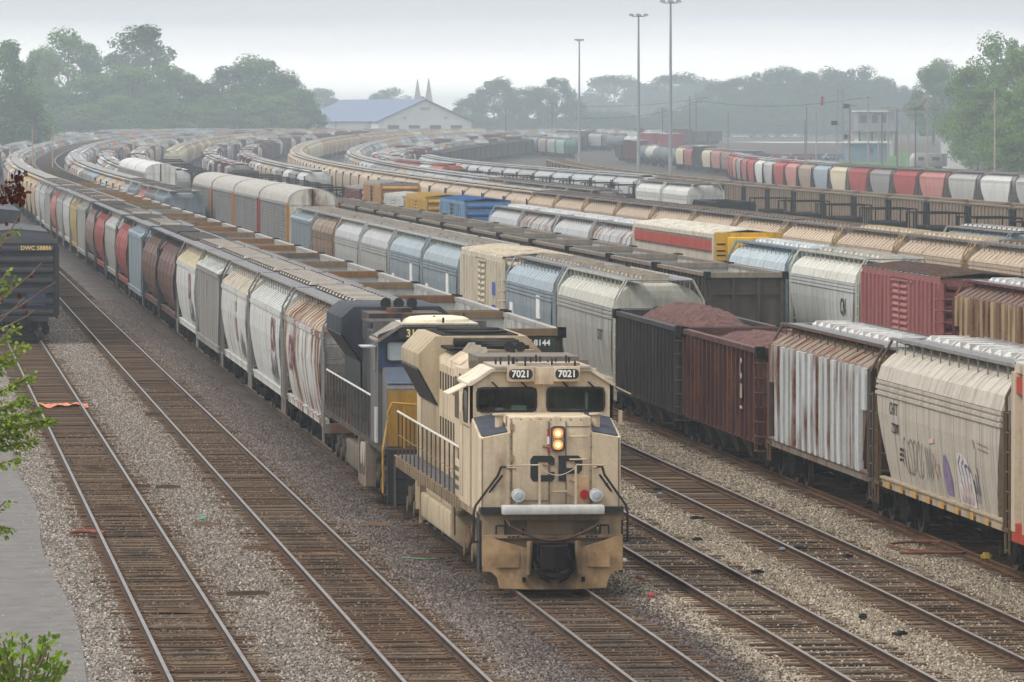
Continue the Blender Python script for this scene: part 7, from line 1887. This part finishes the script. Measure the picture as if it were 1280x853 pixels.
    b = MB(); b.box(-1.56, -1.3, 5.9, 6.2, 0.35, 1.5); b.box(-1.56, -1.3, 8.2, 8.4, 0.35, 1.5); b.box(-1.56, -1.35, 6.2, 8.2, 0.32, 0.55)
    link('reservoir_cradle', b.mesh('reservoir_cradle', [PAINT]), r, color=(*lin(150,140,126,0.7), 0.25))
    six_wheel_truck(r, 3.7, (*lin(90,84,78,0.5), 0.3)); six_wheel_truck(r, 17.6, (*lin(90,84,78,0.5), 0.3))
    return r

blue = blue_locomotive()
for o in blue.children:
    if o.name.split('.')[0] in ('cab_roof', 'number_board', 'roof_plate', 'air_conditioner', 'antenna'): o.location.z -= 0.10
# ---------------------------------------------------------------- foliage close by on the left
BRIGHT = leaf_mat('bright_leaves', (0.10, 0.17, 0.025), (0.27, 0.36, 0.055)); DEADL = leaf_mat('withered_leaves', (0.055, 0.014, 0.012), (0.13, 0.035, 0.022)); TWIG = plain('twig_bark', (0.17, 0.12, 0.09), 0.9, 0, 0.3, 5.0)
def leaf_at(b, p, d, s, rr):
    d = Vector(d).normalized(); n = Vector((rr.uniform(-.8,.8), rr.uniform(-.8,.8), rr.uniform(0.1,1))).normalized(); w = d.cross(n)
    if w.length < 0.1: w = d.orthogonal()
    w.normalize(); p = Vector(p); n2 = w.cross(d)
    b.add([p, p + d*s*0.35 + w*s*0.36 + n2*s*0.03, p + d*s*0.75 + w*s*0.26, p + d*s*1.05 - n2*s*0.08, p + d*s*0.75 - w*s*0.26, p + d*s*0.35 - w*s*0.36 + n2*s*0.03, p + d*s*0.5 - n2*s*0.05], [(0,1,2,6),(6,2,3),(0,6,4,5),(6,3,4)])
def spray(tw, lf, p0, p1, rr, n, s, droop=0.05):
    """a twig from p0 to p1 with side shoots full of leaves"""
    p0 = Vector(p0); p1 = Vector(p1); pts = [p0.lerp(p1, t/8) + Vector((0, 0, -droop*math.sin(math.pi*t/8)*2 + rr.uniform(-0.01, 0.01))) for t in range(9)]
    if tw is not None: tw.path(pts, 0.009, 5)
    for i in range(n):
        t = rr.uniform(0.08, 1.0); k = min(7, int(t*8)); p = pts[k].lerp(pts[k+1], t*8-k)
        d = (p1 - p0).normalized() + Vector((rr.uniform(-1,1), rr.uniform(-1,1), rr.uniform(-0.8,0.6)))
        q = p + d.normalized()*rr.uniform(0.0, 0.10)
        leaf_at(lf, q, d, s*rr.uniform(0.6, 1.25), rr)
def px(x, y, Z): u, v = at(x, Z); return Vector((u, v, height(y, Z)))
rr = random.Random(19); Z = 62.0
ub, vb = at(-70, Z)
tr = thing('sapling', 'leafy bright green sapling reaching in from the left edge beside the tracks', 'tree', (ub, vb, 0))
off = Vector((ub, vb, 0))
tw = MB(); lf = MB()
tw.path([Vector((0,0,0)), Vector((0.03,0.02,3.0)), Vector((-0.02,0.0,6.0)), Vector((0.05,0,8.2))], 0.05, 8)
def br(x0, y0, x1, y1, n, s=0.052, dz=0.0): spray(tw, lf, px(x0,y0,Z+dz)-off, px(x1,y1,Z+dz+rr.uniform(-0.5,0.5))-off, rr, int(n*2.2), s)
for a in [(-70,470,26,432,90),(-70,500,36,470,110),(-60,520,62,524,150),(-70,540,40,552,130),(-60,500,30,500,130),(-60,450,16,410,70),(-60,480,10,450,90),(-70,560,20,575,60),(-60,620,12,660,50),(-60,640,6,628,30),(-60,530,24,540,140),(-50,515,48,512,90),(-60,505,20,520,140)]: br(*a)
for a in [(-60,440,8,340,40,0.05),(-60,430,20,346,36,0.05),(-70,300,18,288,24,0.05)]: br(*a)
for i in range(500):                                   # the rest of its crown, out of the frame
    p = Vector((rr.gauss(-0.35,0.35), rr.gauss(0,0.5), rr.uniform(5.5,8.6))); leaf_at(lf, p, (rr.uniform(-1,1), rr.uniform(-1,1), rr.uniform(-.5,.5)), 0.07, rr)
link('trunk', tw.mesh('trunk', [TWIG], True), tr); link('leaves', lf.mesh('leaves', [BRIGHT]), tr, color=(1,1,1,1))
ut, vt = at(-50, 66); off = Vector((ut, vt, 0)); tw = MB(); lf = MB()
tr = thing('withered_sapling', 'thin bare sapling with dark red withered leaves before the blue boxcar', 'tree', (ut, vt, 0))
tw.path([Vector((0,0,0)), Vector((0.0,0.02,4.0)), Vector((0.03,0.0,8.0)), Vector((0.05,0,9.6))], 0.035, 8)
for (x0,y0,x1,y1,n) in [(-50,262,26,240,34),(-50,300,34,216,6),(-30,258,12,226,22),(-50,420,70,352,5),(-50,410,52,330,6),(-50,440,30,372,3),(-50,430,44,388,3),(-50,380,24,270,10)]:
    spray(tw, lf, px(x0,y0,66)-off, px(x1,y1,66)-off, rr, n, 0.07, 0.02)
for i in range(46):
    x, y = rr.gauss(24, 5), rr.uniform(212, 252); leaf_at(lf, px(x, y, 66)-off, (rr.uniform(-.3,.3), 0, -1), 0.075, rr)
for i in range(26):
    x, y = rr.uniform(-4, 22), rr.uniform(232, 250); leaf_at(lf, px(x, y, 66)-off, (rr.uniform(-.3,.3), 0, -1), 0.075, rr)
link('trunk', tw.mesh('trunk', [TWIG], True), tr); link('leaves', lf.mesh('leaves', [DEADL]), tr, color=(1,1,1,1))
ut, vt = at(20, 58); off = Vector((ut, vt, 0)); tw = MB(); lf = MB()
tr = thing('shrub', 'bright green shrub top poking up at the bottom left corner', 'shrub', (ut, vt, 0))
for k in range(26):
    x1, y1 = rr.uniform(-30, 78), 0; y1 = 812 + abs(x1-26)*0.3 + rr.uniform(-22, 14)
    spray(tw, lf, px(20 + rr.uniform(-20,20), 960, 58+rr.uniform(-.4,.4))-off, px(x1, y1, 58+rr.uniform(-.6,.6))-off, rr, 46, 0.07, -0.05)
for k in range(4): tw.path([Vector((0,0,0)), Vector((rr.uniform(-.3,.3), rr.uniform(-.3,.3), 3.6))], 0.03, 6)
link('stem', tw.mesh('stem', [TWIG], True), tr); link('leaves', lf.mesh('leaves', [BRIGHT]), tr, color=(0.8,0.9,0.8,1))

# ---------------------------------------------------------------- litter between the tracks
def ground_pt(x, y): Zg = FPX*CAM_Z/(y-151.0); u, v = at(x, Zg); return u, v
def bit(name, label, cat, x, y, mesh, rz=0.0, z=0.05, group=None):
    u, v = ground_pt(x, y); return tag(link(name, mesh, None, (u, v, z), (0,0,rz)), label, cat, group)
b = MB(); g = [[(-0.95+1.9*i/14, -0.35+0.7*j/5, 0.03+0.05*math.sin(i*1.3+j)+0.04*math.cos(j*2.1+i*0.7)) for j in range(6)] for i in range(15)]; b.loft(g, False, False, False)
bit('cloth', 'crumpled salmon cloth lying across the leftmost track', 'cloth', 74, 510, b.mesh('cloth', [plain('salmon_cloth', (0.52,0.20,0.12), 0.85)], True), 0.15, 0.06)
b = MB(); b.path([(-0.4,0,0.05),(-0.2,0.2,0.07),(0.1,0.25,0.06),(0.35,0.05,0.05),(0.4,-0.2,0.04)], 0.05, 8)
bit('hose', 'short curled reddish hose beside the leftmost track', 'hose', 108, 672, b.mesh('hose', [plain('red_brown_hose', (0.22,0.07,0.045), 0.7)], True))
def stick(l, k):
    q = random.Random(k); b = MB(); b.loft([[(-l/2,-.06,0),(-l/2,.05,0),(-l/2,.04,.08)],[(0,-.05+q.uniform(-.03,.03),0),(0,.06,0.0),(0,.03,.09)],[(l/2,-.04,0),(l/2,.05,0),(l/2,.01,.06)]]); return b.mesh('plank', [WOOD[k % 3]])
DARKB = plain('dark_scrap', (0.02, 0.02, 0.022), 0.8)
sticks = [(194,521,'between the two left tracks'),(170,612,'left track'),(120,590,'left track'),(143,640,'in the left track'),(232,500,'by the left'),(258,660,'gravel'),(150,460,''),(310,748,''),(228,770,''),(335,690,''),(210,613,''),(470,660,''),(540,700,'')]
for k, (x, y, w) in enumerate(sticks):
    bit('plank', 'splintered dark wood scrap on the ballast, %s of the scraps from the left' % ordinal(1 + sorted(s[0] for s in sticks).index(x)), 'wood scrap', x, y, stick(0.7+0.12*(k % 5), k), 0.4*math.sin(k*2.1), 0.05, 'wood scraps on the ballast')
scr = [(872,679),(1127,798),(1080,776),(948,720),(1000,690),(870,652),(822,616),(1060,700)]
for k, (x, y) in enumerate(scr):
    q = random.Random(k+50); b = MB(); b.box(-0.12-0.04*(k%3), 0.12, -0.08, 0.09, 0, 0.05); b.box(-0.06, 0.08, -0.06, 0.04, 0.05, 0.075)
    bit('tie_plate', 'dark metal plate dropped on the pale ballast, %s of the plates from the left' % ordinal(1 + sorted(s[0] for s in scr).index(x)), 'metal plate', x, y, b.mesh('tie_plate', [DARKB]), k*0.7, 0.05, 'metal plates on the pale ballast')
for x, y, nm, c in ((253,653,'green',(0.08,0.30,0.20)),(815,750,'red',(0.3,0.03,0.03)),(826,622,'blue',(0.12,0.15,0.19)),(979,692,'blue',(0.13,0.16,0.2)),(780,706,'white',(0.6,0.58,0.55)),(800,728,'red',(0.22,0.04,0.03))):
    b = MB(); b.loft([[(0.08*q*math.cos(i*1.05)*(1+0.3*(i%2)), 0.08*q*math.sin(i*1.05), z*0.6) for i in range(6)] for q, z in ((0.7,0),(1.0,0.05),(0.7,0.12),(0.2,0.14))])
    bit('litter', nm + ' scrap of litter on the ballast ' + ('left of the locomotives' if x < 500 else 'right of the plow, ' + ('nearer' if y > 740 else 'between rails') + (' beside its foot' if 690 < y < 735 and x < 900 else '')), 'litter', x, y, b.mesh('litter', [plain(nm + '_litter', c, 0.6)]), 0, 0.05)
b = MB(); b.path([(0.8*math.cos(a*0.5)*(1+0.15*math.sin(a*1.7)), 1.7*math.sin(a*0.5), 0.06+0.02*math.sin(a)) for a in range(12)], 0.035, 6); b.path([(-0.9,-1.8,0.05),(0.5,-2.0,0.06),(1.8,-1.7,0.05)], 0.04, 6)
bit('scrap_cable', 'tangled rusty cable on the gravel beside the beige hopper', 'cable', 1158, 690, b.mesh('scrap_cable', [plain('rusty_cable', (0.16,0.075,0.05), 0.85)], True))
b = MB(); b.path([(-0.5,0,0.05),(-0.2,0.12,0.09),(0.2,-0.05,0.06),(0.6,0.1,0.05)], 0.02, 5)
bit('cord', 'pale green twisted cord on the ballast left of the fuel tank', 'cord', 520, 706, b.mesh('cord', [plain('green_cord', (0.16,0.30,0.22), 0.7)], True), 0.3)
b = MB(); b.box(-0.06, 0.06, -0.12, 0.12, 0, 0.12); b.box(-0.12, 0.12, -0.04, 0.04, 0.0, 0.08)
u, v = at(1240, 132); tag(link('derail_stop', b.mesh('derail_stop', [plain('yellow_stop', (0.5,0.36,0.05), 0.6)]), None, (24.15, 130.5, 0.19)), 'small yellow clamp on the rail below the beige hopper', 'rail clamp')

# ---------------------------------------------------------------- the driver behind the left windshield
def driver():
    vq = [(0,0,0.0),(0,0.0,0.28),(0,-0.02,0.50),(0,-0.03,0.60),(0,-0.06,0.72),(0,-0.06,0.84),
          (-0.20,-0.02,0.48),(-0.27,-0.08,0.22),(-0.20,-0.34,0.14),(0.20,-0.02,0.48),(0.27,-0.08,0.22),(0.20,-0.34,0.14),(-0.12,-0.05,0.0),(-0.13,-0.45,0.02),(-0.13,-0.5,-0.42),(0.12,-0.05,0.0),(0.13,-0.45,0.02),(0.13,-0.5,-0.42)]
    eq = [(0,1),(1,2),(2,3),(3,4),(4,5),(2,6),(6,7),(7,8),(2,9),(9,10),(10,11),(0,12),(12,13),(13,14),(0,15),(15,16),(16,17)]
    rad = [.16,.17,.17,.065,.105,.075,.075,.055,.042,.075,.055,.042,.10,.085,.055,.10,.085,.055]
    me = bpy.data.meshes.new('person'); me.from_pydata(vq, eq, []); me.update()
    o = bpy.data.objects.new('person', me); COL.objects.link(o)
    sk = o.modifiers.new('skin', 'SKIN'); sv = me.skin_vertices[0].data
    for i, q in enumerate(rad): sv[i].radius = (q, q*0.85)
    sv[0].use_root = True
    o.modifiers.new('sub', 'SUBSURF').levels = 2; o.modifiers['sub'].render_levels = 2
    m, t, bs = new_mat('driver_clothes'); tcn = N(t, 'ShaderNodeTexCoord'); sp = N(t, 'ShaderNodeSeparateXYZ'); t.links.new(tcn.outputs['Object'], sp.inputs[0])
    c = mixc(t, maprange(t, sp.outputs['Z'], 0.585, 0.595), (0.5, 0.11, 0.02), (0.36, 0.22, 0.16)); c = mixc(t, maprange(t, sp.outputs['Z'], 0.02, 0.03), (0.03, 0.035, 0.05), c)
    t.links.new(c, bs.inputs['Base Color']); bs.inputs['Roughness'].default_value = 0.85
    me.materials.append(m)
    v0 = z2v('C', 123.0); o.location = (TRACKS['C'][0]-0.95, v0+3.75, RAIL+3.10); o.rotation_euler = (0,0,0)
    tag(o, 'person in an orange vest seated behind the left windshield of the sand coloured locomotive', 'person')
    b = MB(); b.loft([[(0.10*q*math.cos(2*math.pi*i/14), -0.055+0.115*q*math.sin(2*math.pi*i/14), z) for i in range(14)] for q, z in ((1.02,0.79),(1.0,0.85),(0.75,0.905),(0.2,0.925))]); link('hair', b.mesh('hair', [plain('dark_hair', (0.03,0.02,0.015), 0.8)], True), o)
    b = MB()
    for s in (-1, 1): b.box(s*0.13-0.025, s*0.13+0.025, -0.185, -0.17, 0.18, 0.50)
    b.box(-0.17, 0.17, -0.175, -0.16, 0.22, 0.26); link('reflective_strap', b.mesh('reflective_strap', [plain('lime_strap', (0.45,0.6,0.15), 0.4)]), o)
    b = MB(); b.box(-0.24, 0.24, -0.42, 0.14, -0.22, -0.10); b.box(-0.24, 0.24, 0.17, 0.27, -0.1, 0.62); b.box(-0.06, 0.06, -0.1, 0.1, -1.1, -0.22)
    s_ = link('cab_seat', b.mesh('cab_seat', [DARKB], False, 0.03), None, o.location); tag(s_, 'dark driver seat behind the left windshield of the sand coloured locomotive', 'seat')
driver()

# ---------------------------------------------------------------- the hazy air
b = MB(); b.box(-1000, 1600, -70, 5700, -1.2, 31.0)
m = bpy.data.materials.new('haze'); m.use_nodes = True; t = m.node_tree; t.nodes.clear()
ou = t.nodes.new('ShaderNodeOutputMaterial'); pv = t.nodes.new('ShaderNodeVolumePrincipled')
pv.inputs['Color'].default_value = (0.82, 0.92, 1.0, 1); pv.inputs['Density'].default_value = 0.00033; pv.inputs['Anisotropy'].default_value = 0.55
t.links.new(pv.outputs[0], ou.inputs['Volume'])
hz = link('haze', b.mesh('haze', [m])); hz['kind'] = 'stuff'; hz['label'] = 'thin grey blue haze filling the air of the yard'
hz.display_type = 'WIRE'
